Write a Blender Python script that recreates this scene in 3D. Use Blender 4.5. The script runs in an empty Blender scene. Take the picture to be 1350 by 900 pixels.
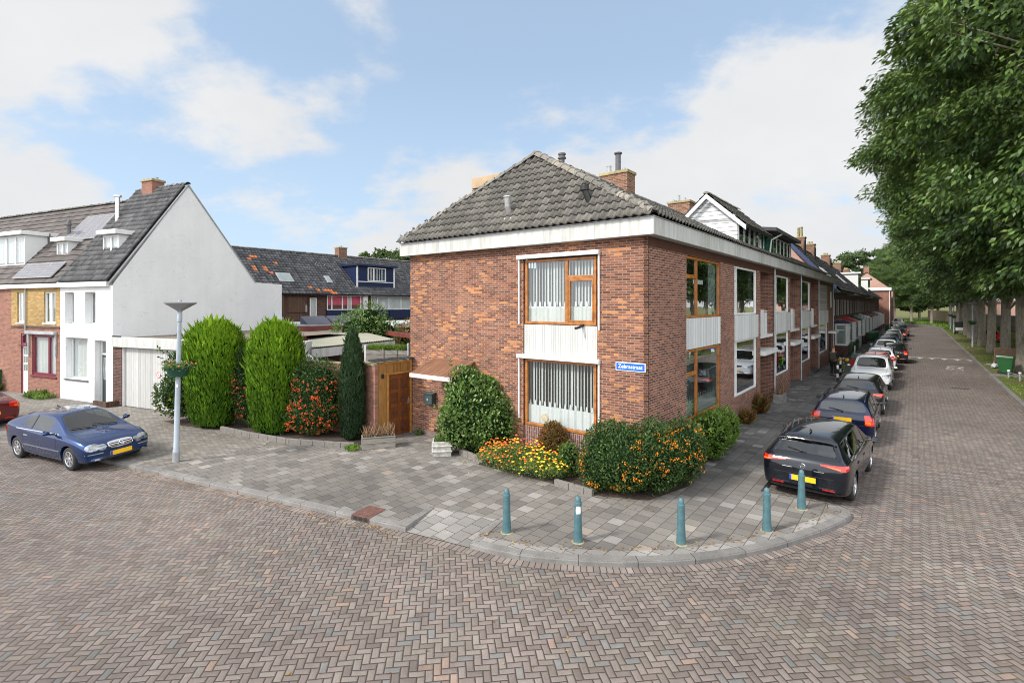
import bpy, bmesh, math, random
import numpy as np
from mathutils import Vector, Matrix, noise as mnoise
from mathutils.bvhtree import BVHTree

random.seed(7); RNG = np.random.default_rng(7)
sc = bpy.context.scene
COL = sc.collection
R = math.radians

# ------------------------------------------------------------------ frames
U2 = Vector((0.617, 0.787)).normalized()          # along the right-hand street
V2 = Vector((-U2.y, U2.x))
C0 = Vector((3.24, 12.24))                        # corner of the corner house
ANG_U = math.atan2(U2.y, U2.x)
D2 = Vector((0.914, -0.405)).normalized()         # along the left-hand street
B2 = Vector((-D2.y, D2.x))
L0 = Vector((-17.15, 22.03))                      # corner of white house and garage
ANG_D = math.atan2(D2.y, D2.x)
PV = 0.10                                         # pavement height

def uv2(u, v):
    p = C0 + U2 * u + V2 * v
    return (p.x, p.y)

def dl(s, t):
    p = L0 + D2 * s + B2 * t
    return (p.x, p.y)

# ------------------------------------------------------------------ objects
def link(o, parent=None):
    COL.objects.link(o)
    if parent: o.parent = parent
    return o

def tag(o, label=None, cat=None, group=None, kind=None):
    if label: o['label'] = label
    if cat: o['category'] = cat
    if group: o['group'] = group
    if kind: o['kind'] = kind
    return o

def empty(name, loc, rz=0.0, label=None, cat=None, group=None):
    o = bpy.data.objects.new(name, None)
    o.empty_display_size = 0.2
    link(o)
    o.location = loc; o.rotation_euler = (0, 0, rz)
    return tag(o, label, cat, group)

KIDS = {}
def kids(o):
    return [c for c in o.children]

def copy_tree(o, parent=None):
    c = o.copy(); COL.objects.link(c)
    c.parent = parent
    for ch in kids(o): copy_tree(ch, c)
    return c

def auto_uv(me):
    n = len(me.loops)
    if not n: return
    co = np.empty(len(me.vertices) * 3); me.vertices.foreach_get('co', co); co = co.reshape(-1, 3)
    nf = len(me.polygons)
    no = np.empty(nf * 3); me.polygons.foreach_get('normal', no); no = no.reshape(-1, 3)
    lt = np.empty(nf, dtype=np.int64); me.polygons.foreach_get('loop_total', lt)
    lv = np.empty(n, dtype=np.int64); me.loops.foreach_get('vertex_index', lv)
    fi = np.repeat(np.arange(nf), lt)
    N = no[fi]; P = co[lv]
    flat = np.abs(N[:, 2]) > 0.97
    tx, ty = -N[:, 1], N[:, 0]
    l = np.hypot(tx, ty); l[l < 1e-6] = 1
    tx /= l; ty /= l
    u = P[:, 0] * tx + P[:, 1] * ty
    # up-slope direction = N x T
    sx = -N[:, 2] * ty; sy = N[:, 2] * tx; sz = N[:, 0] * ty - N[:, 1] * tx
    v = P[:, 0] * sx + P[:, 1] * sy + P[:, 2] * sz
    v = np.abs(v) * np.sign(P[:, 2] + 1e-9) * 1.0
    vv = np.where(np.abs(N[:, 2]) < 0.05, P[:, 2], v)
    u = np.where(flat, P[:, 0], u); vv = np.where(flat, P[:, 1], vv)
    lay = me.uv_layers.new(name='UVMap')
    lay.data.foreach_set('uv', np.stack([u, vv], 1).ravel().astype(np.float32))

def mesh_obj(name, verts, faces, mats, parent=None, mi=None, smooth=False, uv=True, bevel=0.0, rnd=None):
    me = bpy.data.meshes.new(name)
    me.from_pydata([tuple(v) for v in verts], [], faces)
    if not isinstance(mats, (list, tuple)): mats = [mats]
    for m in mats: me.materials.append(m)
    if mi is not None: me.polygons.foreach_set('material_index', np.array(mi, dtype=np.int32))
    if smooth: me.polygons.foreach_set('use_smooth', np.ones(len(me.polygons), dtype=bool))
    if rnd is not None:
        at = me.attributes.new('rnd', 'FLOAT', 'FACE'); at.data.foreach_set('value', np.array(rnd, dtype=np.float32))
    me.update()
    if uv: auto_uv(me)
    o = bpy.data.objects.new(name, me); link(o, parent)
    if bevel > 0:
        b = o.modifiers.new('bevel', 'BEVEL'); b.width = bevel; b.segments = 2; b.limit_method = 'ANGLE'; b.angle_limit = R(40)
    return o

class MB:
    """collects shapes that belong to ONE mesh"""
    def __init__(s): s.v = []; s.f = []; s.m = []
    def add(s, vs, fs, mi=0):
        b = len(s.v); s.v += [Vector(p) for p in vs]
        s.f += [tuple(i + b for i in f) for f in fs]; s.m += [mi] * len(fs)
        return s
    def box(s, x0, x1, y0, y1, z0, z1, mi=0):
        return s.add([(x0,y0,z0),(x1,y0,z0),(x1,y1,z0),(x0,y1,z0),(x0,y0,z1),(x1,y0,z1),(x1,y1,z1),(x0,y1,z1)],
                     [(0,3,2,1),(4,5,6,7),(0,1,5,4),(1,2,6,5),(2,3,7,6),(3,0,4,7)], mi)
    def obox(s, fr, a0, a1, z0, z1, n0, n1, mi=0):
        """box in a wall frame: a along, z up, n outward"""
        o, a, n = fr
        P = lambda A, Z, Nn: o + a * A + n * Nn + Vector((0, 0, Z))
        # keep outward faces whatever the handedness
        vs = [P(a0,z0,n0),P(a1,z0,n0),P(a1,z0,n1),P(a0,z0,n1),P(a0,z1,n0),P(a1,z1,n0),P(a1,z1,n1),P(a0,z1,n1)]
        fs = [(0,3,2,1),(4,5,6,7),(0,1,5,4),(1,2,6,5),(2,3,7,6),(3,0,4,7)]
        if a.cross(n).z < 0: fs = [f[::-1] for f in fs]
        return s.add(vs, fs, mi)
    def quad(s, a, b, c, d, mi=0): return s.add([a, b, c, d], [(0, 1, 2, 3)], mi)
    def tube(s, pts, rad, seg=8, mi=0, caps=True, flat=1.0):
        pts = [Vector(p) for p in pts]
        if not hasattr(rad, '__len__'): rad = [rad] * len(pts)
        rings = []; prev = None
        for i, p in enumerate(pts):
            t = (pts[min(i+1, len(pts)-1)] - pts[max(i-1, 0)])
            t = t.normalized() if t.length > 1e-9 else Vector((0,0,1))
            ref = prev if prev is not None else (Vector((1,0,0)) if abs(t.x) < .9 else Vector((0,1,0)))
            x = (ref - t * ref.dot(t)).normalized(); y = t.cross(x); prev = x
            rings.append([p + (x * math.cos(2*math.pi*k/seg) + y * math.sin(2*math.pi*k/seg) * flat) * rad[i] for k in range(seg)])
        vs = [q for r in rings for q in r]; fs = []
        for i in range(len(pts) - 1):
            for k in range(seg):
                a = i*seg+k; b = i*seg+(k+1) % seg
                fs.append((a, b, b+seg, a+seg))
        if caps:
            fs.append(tuple(range(seg))[::-1]); fs.append(tuple(range((len(pts)-1)*seg, len(pts)*seg)))
        return s.add(vs, fs, mi)
    def lathe(s, prof, seg=16, c=(0,0,0), axis='z', mi=0):
        c = Vector(c); vs = []; fs = []
        for (r, h) in prof:
            for k in range(seg):
                a = 2*math.pi*k/seg
                if axis == 'z': vs.append(c + Vector((r*math.cos(a), r*math.sin(a), h)))
                else: vs.append(c + Vector((r*math.cos(a), -h, r*math.sin(a))) if axis == 'y' else c + Vector((h, r*math.cos(a), r*math.sin(a))))
        for i in range(len(prof)-1):
            for k in range(seg):
                a = i*seg+k; b = i*seg+(k+1) % seg
                fs.append((a, b, b+seg, a+seg))
        return s.add(vs, fs, mi)
    def prism(s, poly, z0, z1, mi=0):
        n = len(poly)
        vs = [(p[0], p[1], z0) for p in poly] + [(p[0], p[1], z1) for p in poly]
        fs = [tuple(range(n))[::-1], tuple(range(n, 2*n))] + [(i, (i+1) % n, (i+1) % n + n, i+n) for i in range(n)]
        return s.add(vs, fs, mi)
    def ico(s, c, r, mi=0, sc_=(1,1,1)):
        t = (1+5**.5)/2; q = 1/math.sqrt(1+t*t)
        vs = [(-1,t,0),(1,t,0),(-1,-t,0),(1,-t,0),(0,-1,t),(0,1,t),(0,-1,-t),(0,1,-t),(t,0,-1),(t,0,1),(-t,0,-1),(-t,0,1)]
        fs = [(0,11,5),(0,5,1),(0,1,7),(0,7,10),(0,10,11),(1,5,9),(5,11,4),(11,10,2),(10,7,6),(7,1,8),(3,9,4),(3,4,2),(3,2,6),(3,6,8),(3,8,9),(4,9,5),(2,4,11),(6,2,10),(8,6,7),(9,8,1)]
        return s.add([(c[0]+x*q*r*sc_[0], c[1]+y*q*r*sc_[1], c[2]+z*q*r*sc_[2]) for x, y, z in vs], fs, mi)
    def build(s, name, mats, parent=None, **k):
        return mesh_obj(name, s.v, s.f, mats, parent, mi=s.m, **k)

# ------------------------------------------------------------------ node helpers
class NT:
    def __init__(s, tree): s.t = tree; s.n = tree.nodes; s.l = tree.links
    def node(s, typ, **k):
        n = s.n.new(typ)
        for a, b in k.items(): setattr(n, a, b)
        return n
    def put(s, sock, val):
        if isinstance(val, bpy.types.NodeSocket): s.l.new(val, sock)
        else:
            try: sock.default_value = val
            except Exception: sock.default_value = (*val, 1.0)
    def m(s, op, *a, clamp=False):
        n = s.node('ShaderNodeMath', operation=op, use_clamp=clamp)
        for i, x in enumerate(a): s.put(n.inputs[i], x)
        return n.outputs[0]
    def vm(s, op, *a):
        n = s.node('ShaderNodeVectorMath', operation=op)
        for i, x in enumerate(a): s.put(n.inputs[i], x)
        return n.outputs[0]
    def sep(s, v):
        n = s.node('ShaderNodeSeparateXYZ'); s.put(n.inputs[0], v); return n.outputs
    def comb(s, x=0.0, y=0.0, z=0.0):
        n = s.node('ShaderNodeCombineXYZ')
        for i, q in enumerate((x, y, z)): s.put(n.inputs[i], q)
        return n.outputs[0]
    def noise(s, vec, scale, detail=3.0, rough=.55, out=0, dist=0.0):
        n = s.node('ShaderNodeTexNoise')
        if vec is not None: s.put(n.inputs['Vector'], vec)
        n.inputs['Scale'].default_value = scale; n.inputs['Detail'].default_value = detail
        n.inputs['Roughness'].default_value = rough; n.inputs['Distortion'].default_value = dist
        return n.outputs[out]
    def wn(s, vec):
        n = s.node('ShaderNodeTexWhiteNoise', noise_dimensions='3D'); s.put(n.inputs['Vector'], vec); return n.outputs
    def ramp(s, fac, stops, interp='LINEAR'):
        n = s.node('ShaderNodeValToRGB'); cr = n.color_ramp; cr.interpolation = interp
        while len(cr.elements) < len(stops): cr.elements.new(.5)
        for e, (p, c) in zip(cr.elements, stops):
            e.position = p; e.color = (*c, 1) if len(c) == 3 else c
        s.put(n.inputs[0], fac); return n.outputs[0]
    def mr(s, v, a, b, c=0.0, d=1.0, smooth=False):
        n = s.node('ShaderNodeMapRange'); n.clamp = True
        if smooth: n.interpolation_type = 'SMOOTHSTEP'
        for i, x in enumerate((v, a, b, c, d)): s.put(n.inputs[i], x)
        return n.outputs[0]
    def mix(s, fac, a, b, mode='MIX'):
        n = s.node('ShaderNodeMix', data_type='RGBA', blend_type=mode)
        s.put(n.inputs[0], fac); s.put(n.inputs[6], a); s.put(n.inputs[7], b)
        return n.outputs[2]
    def scale(s, col, f):
        n = s.node('ShaderNodeVectorMath', operation='SCALE'); s.put(n.inputs[0], col); s.put(n.inputs['Scale'], f); return n.outputs[0]
    def uvc(s): return s.node('ShaderNodeTexCoord').outputs['UV']
    def obj(s): return s.node('ShaderNodeTexCoord').outputs['Object']
    def pos(s): return s.node('ShaderNodeNewGeometry').outputs['Position']
    def attr(s, name):
        n = s.node('ShaderNodeAttribute', attribute_name=name); return n.outputs['Fac']
    def bump(s, h, dist=.01, strength=1.0):
        n = s.node('ShaderNodeBump'); n.inputs['Distance'].default_value = dist; n.inputs['Strength'].default_value = strength
        s.put(n.inputs['Height'], h); return n.outputs[0]

MATS = {}
def new_mat(name):
    m = bpy.data.materials.new(name); m.use_nodes = True
    N = NT(m.node_tree); b = m.node_tree.nodes['Principled BSDF']
    MATS[name] = m
    return m, N, b

def pset(N, b, col=None, rough=None, metal=None, spec=None, normal=None, coat=None, coat_rough=None, alpha=None, trans=None):
    if col is not None: N.put(b.inputs['Base Color'], col)
    if rough is not None: N.put(b.inputs['Roughness'], rough)
    if metal is not None: N.put(b.inputs['Metallic'], metal)
    if spec is not None: N.put(b.inputs['Specular IOR Level'], spec)
    if normal is not None: N.put(b.inputs['Normal'], normal)
    if coat is not None: N.put(b.inputs['Coat Weight'], coat)
    if coat_rough is not None: N.put(b.inputs['Coat Roughness'], coat_rough)

def plain(name, col, rough=.5, metal=0.0, spec=.5, var=.12, scale=3.0, bump=0.0, bscale=60., coat=None):
    """painted / plastic / metal surface with slight uneven wear"""
    m, N, b = new_mat(name)
    p = N.obj()
    n1 = N.noise(p, scale, 4, .6); n2 = N.noise(p, scale*9, 3, .6)
    f = N.m('ADD', N.m('MULTIPLY', n1, .7), N.m('MULTIPLY', n2, .3))
    lo = tuple(c*(1-var*1.6) for c in col); hi = tuple(min(1, c*(1+var)) for c in col)
    c = N.ramp(f, [(.3, lo), (.68, hi)])
    r = N.mr(n2, .3, .7, max(0, rough-.06), min(1, rough+.08))
    nm = N.bump(N.noise(p, bscale, 3), .004, bump) if bump > 0 else None
    pset(N, b, c, r, metal, spec, nm, coat, .03 if coat else None)
    return m

def brickpat(N, uvv, Lb, Hb, joint, off=.5, soft=.004, jit=0.0):
    if jit > 0:
        nz = N.node('ShaderNodeTexNoise'); N.put(nz.inputs['Vector'], uvv); nz.inputs['Scale'].default_value = 2.2; nz.inputs['Detail'].default_value = 2
        d = N.vm('SUBTRACT', nz.outputs[1], (.5, .5, .5)); uvv = N.vm('ADD', uvv, N.scale(d, jit))
    s = N.sep(uvv); u, v = s[0], s[1]
    vr = N.m('DIVIDE', v, Hb); row = N.m('FLOOR', vr)
    par = N.m('MULTIPLY', N.m('FRACT', N.m('MULTIPLY', row, .5)), 2*off)
    xr = N.m('ADD', N.m('DIVIDE', u, Lb), par); ix = N.m('FLOOR', xr)
    fx = N.m('MULTIPLY', N.m('SUBTRACT', xr, ix), Lb); fy = N.m('MULTIPLY', N.m('SUBTRACT', vr, row), Hb)
    d = N.m('MINIMUM', N.m('MINIMUM', fx, N.m('SUBTRACT', Lb, fx)), N.m('MINIMUM', fy, N.m('SUBTRACT', Hb, fy)))
    mask = N.mr(d, joint/2 - soft/2, joint/2 + soft)
    idv = N.comb(ix, row, 0.0)
    return idv, mask, d

def brick_mat(name, stops, mortar, Lb=.22, Hb=.0625, joint=.012, orange=None, orange_thr=.55, dirt=.25, off=.5, swap=False, rough=.85, bumpd=.006):
    m, N, b = new_mat(name)
    c = N.uvc()
    if swap:
        s = N.sep(c); c = N.comb(s[1], s[0], 0.0)
    idv, mask, d = brickpat(N, c, Lb, Hb, joint, off, jit=.004)
    w = N.wn(idv); rnd = w[0]
    col = N.ramp(rnd, stops)
    if orange:
        big = N.noise(N.vm('MULTIPLY', c, (.9, 1.8, 1.0)), .9, 3, .6)
        w2 = N.wn(N.vm('ADD', idv, (11.3, 5.1, 2.0)))[0]
        f = N.m('ADD', N.m('MULTIPLY', w2, .55), big)
        fo = N.m('GREATER_THAN', f, orange_thr + .42)
        oc = N.ramp(rnd, [(0, tuple(x*.75 for x in orange)), (1, orange)])
        col = N.mix(fo, col, oc)
    fine = N.noise(c, 38., 4, .7)
    col = N.mix(.5, col, N.scale(col, N.mr(fine, .3, .75, .55, 1.35)))
    big2 = N.noise(c, .45, 4, .6)
    mcol = N.ramp(N.noise(c, 5., 3), [(.3, tuple(x*.75 for x in mortar)), (.7, mortar)])
    col = N.mix(mask, mcol, col)
    col = N.scale(col, N.mr(big2, .3, .7, 1-dirt, 1.08))
    h = N.m('ADD', N.m('MULTIPLY', mask, .8), N.m('MULTIPLY', fine, .3))
    pset(N, b, col, rough, spec=.25, normal=N.bump(h, bumpd, .8))
    return m

def tile_mat(name, stops, rough=.75, moss=.3, orange=None, light=(.30,.30,.27), lichen=.18):
    m, N, b = new_mat(name)
    r = N.attr('rnd'); p = N.obj()
    col = N.ramp(r, stops)
    n1 = N.noise(p, 6., 5, .7); n2 = N.noise(p, 30., 4, .7); n3 = N.noise(p, .8, 3, .6)
    col = N.scale(col, N.mr(n2, .3, .7, .65, 1.3))
    col = N.mix(N.mr(n1, .56, .72, 0, moss), col, (.10, .10, .045, 1))
    col = N.mix(N.mr(n2, .62, .72, 0, lichen*2.5), col, (*light, 1))
    col = N.scale(col, N.mr(n3, .3, .7, .8, 1.15))
    if orange:
        col = N.mix(N.m('GREATER_THAN', r, .995), col, (*orange, 1))
    pset(N, b, col, rough, spec=.35, normal=N.bump(n2, .006, .6))
    return m

def glass_mat(name, tint=(.95,.98,.97), refl=1.0, base=.04):
    m, N, b = new_mat(name)
    N.n.remove(b)
    out = [n for n in N.n if n.type == 'OUTPUT_MATERIAL'][0]
    tr = N.node('ShaderNodeBsdfTransparent'); tr.inputs[0].default_value = (*tint, 1)
    gl = N.node('ShaderNodeBsdfGlossy'); gl.inputs['Roughness'].default_value = .0; gl.inputs['Color'].default_value = (.95, .97, 1, 1)
    nz = N.noise(N.obj(), 1.3, 2); bp = N.bump(nz, .012, .25); N.put(gl.inputs['Normal'], bp)
    fr = N.node('ShaderNodeFresnel'); N.put(fr.inputs[0], N.m('ADD', 1.5, N.m('MULTIPLY', N.node('ShaderNodeNewGeometry').outputs['Backfacing'], 1/1.5-1.5)))
    f = N.m('ADD', N.m('MULTIPLY', fr.outputs[0], 1.9*refl), base*refl, clamp=True)
    mx = N.node('ShaderNodeMixShader'); N.put(mx.inputs[0], f); N.l.new(tr.outputs[0], mx.inputs[1]); N.l.new(gl.outputs[0], mx.inputs[2])
    N.l.new(mx.outputs[0], out.inputs[0])
    return m

def leaf_mat(name, stops, rough=.45, trans=.25, spec=.4):
    m, N, b = new_mat(name)
    out = [n for n in N.n if n.type == 'OUTPUT_MATERIAL'][0]
    r = N.attr('rnd')
    col = N.ramp(r, stops)
    n = N.noise(N.obj(), 1.1, 3); col = N.scale(col, N.mr(n, .3, .7, .75, 1.2))
    pset(N, b, col, rough, spec=spec)
    tl = N.node('ShaderNodeBsdfTranslucent')
    N.put(tl.inputs[0], N.mix(.5, col, (.22, .30, .03, 1)))
    mx = N.node('ShaderNodeMixShader'); mx.inputs[0].default_value = trans
    N.l.new(b.outputs[0], mx.inputs[1]); N.l.new(tl.outputs[0], mx.inputs[2]); N.l.new(mx.outputs[0], out.inputs[0])
    return m
# ------------------------------------------------------------------ materials
WHITE = plain('white_paint', (.70,.71,.70), .35, var=.04)
def fascia_mat():
    m, N, b = new_mat('fascia_paint'); p = N.obj(); s = N.noise(N.vm('MULTIPLY', p, (5., 5., .5)), 1.2, 5, .65); g = N.noise(p, .9, 4, .6)
    c = N.scale(N.ramp(s, [(.35,(.40,.40,.37)),(.55,(.53,.54,.53))]), N.mr(g, .3, .7, .9, 1.05)); pset(N, b, c, .45, spec=.4); return m
FASCIA = fascia_mat()
WOODV = plain('varnished_wood', (.36,.135,.03), .35, var=.35, scale=5)
WOODD = plain('dark_varnished_wood', (.13,.045,.018), .35, var=.35, scale=6)
WOODB = plain('brown_soffit_wood', (.075,.028,.016), .55, var=.3)
PURPLE = plain('wine_red_paint', (.14,.012,.03), .35, var=.1)
DARKRED = plain('brown_red_paint', (.16,.04,.03), .5, var=.3)
BLACK = plain('black_plastic', (.015,.015,.016), .45, var=.2)
RUBBER = plain('tyre_rubber', (.02,.02,.02), .8, var=.3, scale=12)
GREYM = plain('grey_metal', (.35,.36,.37), .4, metal=.3, var=.1)
ALU = plain('silver_metal', (.62,.63,.65), .28, metal=.85, var=.08)
ZINC = plain('zinc_sheet', (.42,.44,.46), .5, metal=.4, var=.2)
CHROME = plain('chrome', (.85,.86,.88), .1, metal=1., var=.03)
DARKIN = plain('dark_interior', (.02,.02,.02), .9, var=.2)
ROOM = plain('room_wall', (.12,.11,.10), .9, var=.2)
CURT = plain('net_curtain', (.54,.56,.56), .8, var=.04, scale=2)
SLAT = plain('blind_slat', (.46,.49,.48), .6, var=.05)
PLATE = plain('yellow_plate', (.80,.46,.015), .35, var=.05)
EUBLUE = plain('plate_blue', (.01,.05,.45), .35, var=.05)
BOLL = plain('bollard_paint', (.060,.135,.155), .45, var=.22, scale=7)
MASTP = plain('mast_paint', (.33,.38,.43), .4, var=.10, scale=4)
GREENP = plain('green_plastic', (.012,.085,.022), .4, var=.12)
NAVY = plain('navy_cladding', (.008,.018,.06), .4, var=.12)
DGREEN = plain('dark_green_cladding', (.008,.06,.035), .45, var=.15)
PINK = plain('pink_curtain', (.62,.09,.17), .8, var=.1)
CREAM = plain('cream_corrugated', (.25,.245,.19), .7, var=.12, scale=1.2)
ROOFFELT = plain('roof_felt', (.07,.07,.07), .9, var=.3, scale=1.3)
GRAVEL = plain('roof_gravel', (.20,.16,.12), .95, var=.6, scale=14, bump=1.)
SOLARB = plain('solar_cell', (.05,.05,.075), .18, var=.1)
RUST = plain('rusty_iron', (.13,.06,.045), .7, var=.35, scale=9, bump=.5)
IRON = plain('cast_iron', (.10,.10,.105), .6, var=.3, scale=9)
BARK = None
SKIN = plain('skin', (.55,.30,.20), .5, var=.05)
HAIRR = plain('reddish_hair', (.28,.09,.025), .7, var=.2)
CLOTHN = plain('dark_blue_cloth', (.012,.018,.04), .85, var=.2)
CLOTHB = plain('black_cloth', (.012,.012,.014), .85, var=.2)
OLIVE = plain('olive_cloth', (.05,.05,.03), .85, var=.2)
LIME = plain('lime_green', (.22,.60,.04), .5, var=.1)
YELLOW = plain('yellow_cloth', (.75,.36,.01), .6, var=.1)
REDL = plain('red_lens', (.55,.012,.008), .12, var=.08, scale=20, coat=1.)
ORL = plain('orange_lens', (.75,.16,.008), .12, var=.08, coat=1.)
CLENS = plain('clear_lens', (.30,.33,.35), .12, metal=.55, var=.75, scale=9, coat=1.)
def car_glass(name, base, k):
    m, N, b = new_mat(name); N.n.remove(b); out = [n for n in N.n if n.type == 'OUTPUT_MATERIAL'][0]
    df = N.node('ShaderNodeBsdfDiffuse'); df.inputs[0].default_value = (*base, 1); gl = N.node('ShaderNodeBsdfGlossy'); gl.inputs['Roughness'].default_value = .02
    lw = N.node('ShaderNodeLayerWeight'); lw.inputs[0].default_value = .35; mx = N.node('ShaderNodeMixShader')
    N.put(mx.inputs[0], N.m('ADD', k, N.m('MULTIPLY', lw.outputs['Fresnel'], .6), clamp=True)); N.l.new(df.outputs[0], mx.inputs[1]); N.l.new(gl.outputs[0], mx.inputs[2]); N.l.new(mx.outputs[0], out.inputs[0]); return m
CARGL = car_glass('car_glass', (.008,.009,.010), .10)
CARGLS = None
CARGL2 = plain('car_glass_light', (.05,.06,.065), .02, spec=.9, var=.2, coat=1.)
SIGNB = plain('sign_blue', (.012,.12,.60), .3, var=.04)
SIGNW = plain('sign_white', (.85,.85,.85), .3, var=.02)
REDP = plain('red_paint', (.45,.02,.02), .4, var=.1)
CARDB = plain('brown_panel', (.20,.13,.085), .8, var=.15)
PALEW = plain('pale_wood_cladding', (.40,.28,.17), .6, var=.15)
ORANGEB = plain('orange_timber', (.42,.20,.045), .5, var=.35, scale=6)

def wood_planks(name, col, pl=.14, rough=.75, vert=True, dark=.45, gap=.012, gd=.25):
    m, N, b = new_mat(name); c = N.uvc(); s = N.sep(c)
    a, q = (s[0], s[1]) if vert else (s[1], s[0])
    k = N.m('DIVIDE', a, pl); i = N.m('FLOOR', k); f = N.m('MULTIPLY', N.m('SUBTRACT', k, i), pl)
    d = N.m('MINIMUM', f, N.m('SUBTRACT', pl, f)); mask = N.mr(d, gap*.3, gap*.7)
    r = N.wn(N.comb(i, 0.0, 0.0))[0]
    g = N.noise(N.comb(N.m('MULTIPLY', a, 26.), N.m('MULTIPLY', q, 1.6), r), 1.6, 5, .65)
    cc = N.ramp(g, [(.3, tuple(x*dark for x in col)), (.55, col), (.8, tuple(min(1, x*1.35) for x in col))])
    cc = N.scale(cc, N.mr(r, 0, 1, .78, 1.15)); cc = N.scale(cc, N.mr(mask, 0, 1, gd, 1.))
    pset(N, b, cc, rough, spec=.3, normal=N.bump(N.m('ADD', mask, N.m('MULTIPLY', g, .2)), .006, .8))
    return m
GREYWOOD = wood_planks('weathered_planks', (.26,.24,.21), .16, vert=False)
DOORWOOD = wood_planks('door_wood', (.22,.07,.02), .5, rough=.4)
GATEWOOD = wood_planks('gate_wood', (.34,.17,.05), .3, rough=.5)
SHEDWOOD = wood_planks('brown_shed_boards', (.11,.065,.045), .09)
WHITESID = wood_planks('white_siding', (.72,.74,.76), .17, vert=False, dark=.93, gap=.02, rough=.5)
WHITEPAN = wood_planks('white_ribbed_panel', (.58,.59,.57), .075, dark=.95, gap=.03, gd=.68, rough=.45)
GREYPAN = wood_planks('grey_white_panel', (.62,.64,.64), .09, dark=.95, gap=.006, rough=.45, gd=.6)
GARDOOR = wood_planks('white_garage_boards', (.48,.48,.47), .16, dark=.9, gap=.012, rough=.5, gd=.5)
CANWOOD = wood_planks('red_brown_canopy_boards', (.22,.105,.06), .2, rough=.7)
PALECLAD = wood_planks('pale_cladding', (.36,.26,.17), .14, vert=False, rough=.6)
FARFENCE = wood_planks('far_fence_boards', (.42,.32,.22), .14)

BR_MAIN = brick_mat('brick_gable', [(0,(.11,.045,.034)),(.35,(.185,.070,.046)),(.7,(.255,.10,.062)),(1,(.315,.13,.078))], (.39,.305,.235), orange=(.56,.225,.08), orange_thr=.585, joint=.012)
BR_SIDE = brick_mat('brick_street', [(0,(.11,.045,.035)),(.35,(.18,.070,.048)),(.7,(.245,.098,.064)),(1,(.30,.125,.078))], (.42,.34,.28), orange=(.50,.19,.065), orange_thr=.70, joint=.012)
BR_SOLD = brick_mat('brick_upright', [(0,(.14,.055,.045)),(.5,(.21,.085,.065)),(1,(.28,.13,.10))], (.42,.38,.34), swap=True, joint=.012)
BR_YEL = brick_mat('brick_yellow', [(0,(.36,.22,.07)),(.5,(.46,.29,.10)),(1,(.54,.36,.14))], (.34,.27,.17))
BR_RED = brick_mat('brick_red', [(0,(.22,.09,.065)),(.5,(.30,.125,.085)),(1,(.36,.16,.11))], (.32,.24,.2))
BR_DARK = brick_mat('brick_dark', [(0,(.05,.025,.022)),(.5,(.10,.042,.035)),(1,(.15,.06,.045))], (.2,.17,.15))
BR_CHIM = brick_mat('brick_chimney', [(0,(.12,.05,.035)),(.5,(.22,.09,.06)),(1,(.32,.15,.09))], (.34,.30,.22))
BR_PINK = plain('pink_render', (.40,.25,.20), .9, var=.1)

def render_mat(name, col):
    m, N, b = new_mat(name); p = N.obj()
    n = N.noise(p, 14., 5, .65); g = N.noise(p, .7, 5, .6); s = N.noise(N.vm('MULTIPLY', p, (3., 3., .25)), 1.0, 4, .6)
    c = N.scale(N.ramp(n, [(.3, tuple(x*.95 for x in col)), (.7, col)]), N.mr(g, .3, .7, .93, 1.03))
    c = N.scale(c, N.mr(s, .42, .75, 1.0, .95))
    k = N.noise(N.vm('MULTIPLY', p, (1., 1., 2.2)), .38, 5, .55); c = N.scale(c, N.mr(N.m('ABSOLUTE', N.m('SUBTRACT', k, .5)), .0, .004, .84, 1.0))
    zz = N.sep(p)[2]; ms = N.noise(p, 2.2, 5, .7); c = N.mix(N.m('MULTIPLY', N.mr(zz, 1.3, .1), N.mr(ms, .35, .65, .1, .7)), c, N.scale(c, .55))
    c = N.mix(N.mr(N.noise(p, 26., 3, .7), .70, .78, 0, .12), c, (.35,.33,.28,1))
    pset(N, b, c, .9, spec=.2, normal=N.bump(n, .01, .5)); return m
RENDERW = render_mat('white_render', (.76,.77,.77))

T_MAIN = tile_mat('old_pantiles', [(0,(.090,.085,.076)),(.5,(.125,.118,.105)),(.97,(.165,.152,.134)),(1,(.19,.12,.09))], moss=.5, lichen=.35)
T_GREY = tile_mat('grey_pantiles', [(0,(.085,.085,.088)),(.5,(.13,.13,.132)),(1,(.18,.18,.18))], moss=.1, lichen=.15)
T_FLAT = tile_mat('brown_flat_tiles', [(0,(.065,.055,.052)),(.5,(.09,.077,.073)),(1,(.12,.105,.10))], moss=.15, lichen=.05)
T_BACK = tile_mat('patched_pantiles', [(0,(.045,.047,.052)),(.5,(.075,.077,.083)),(.99,(.12,.12,.125)),(1,(.5,.16,.06))], moss=.1, orange=(.55,.17,.06), lichen=.35)
T_RIDGE = tile_mat('ridge_tiles', [(0,(.13,.125,.11)),(.5,(.19,.18,.16)),(1,(.26,.23,.19))], moss=.9, lichen=.4)

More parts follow.
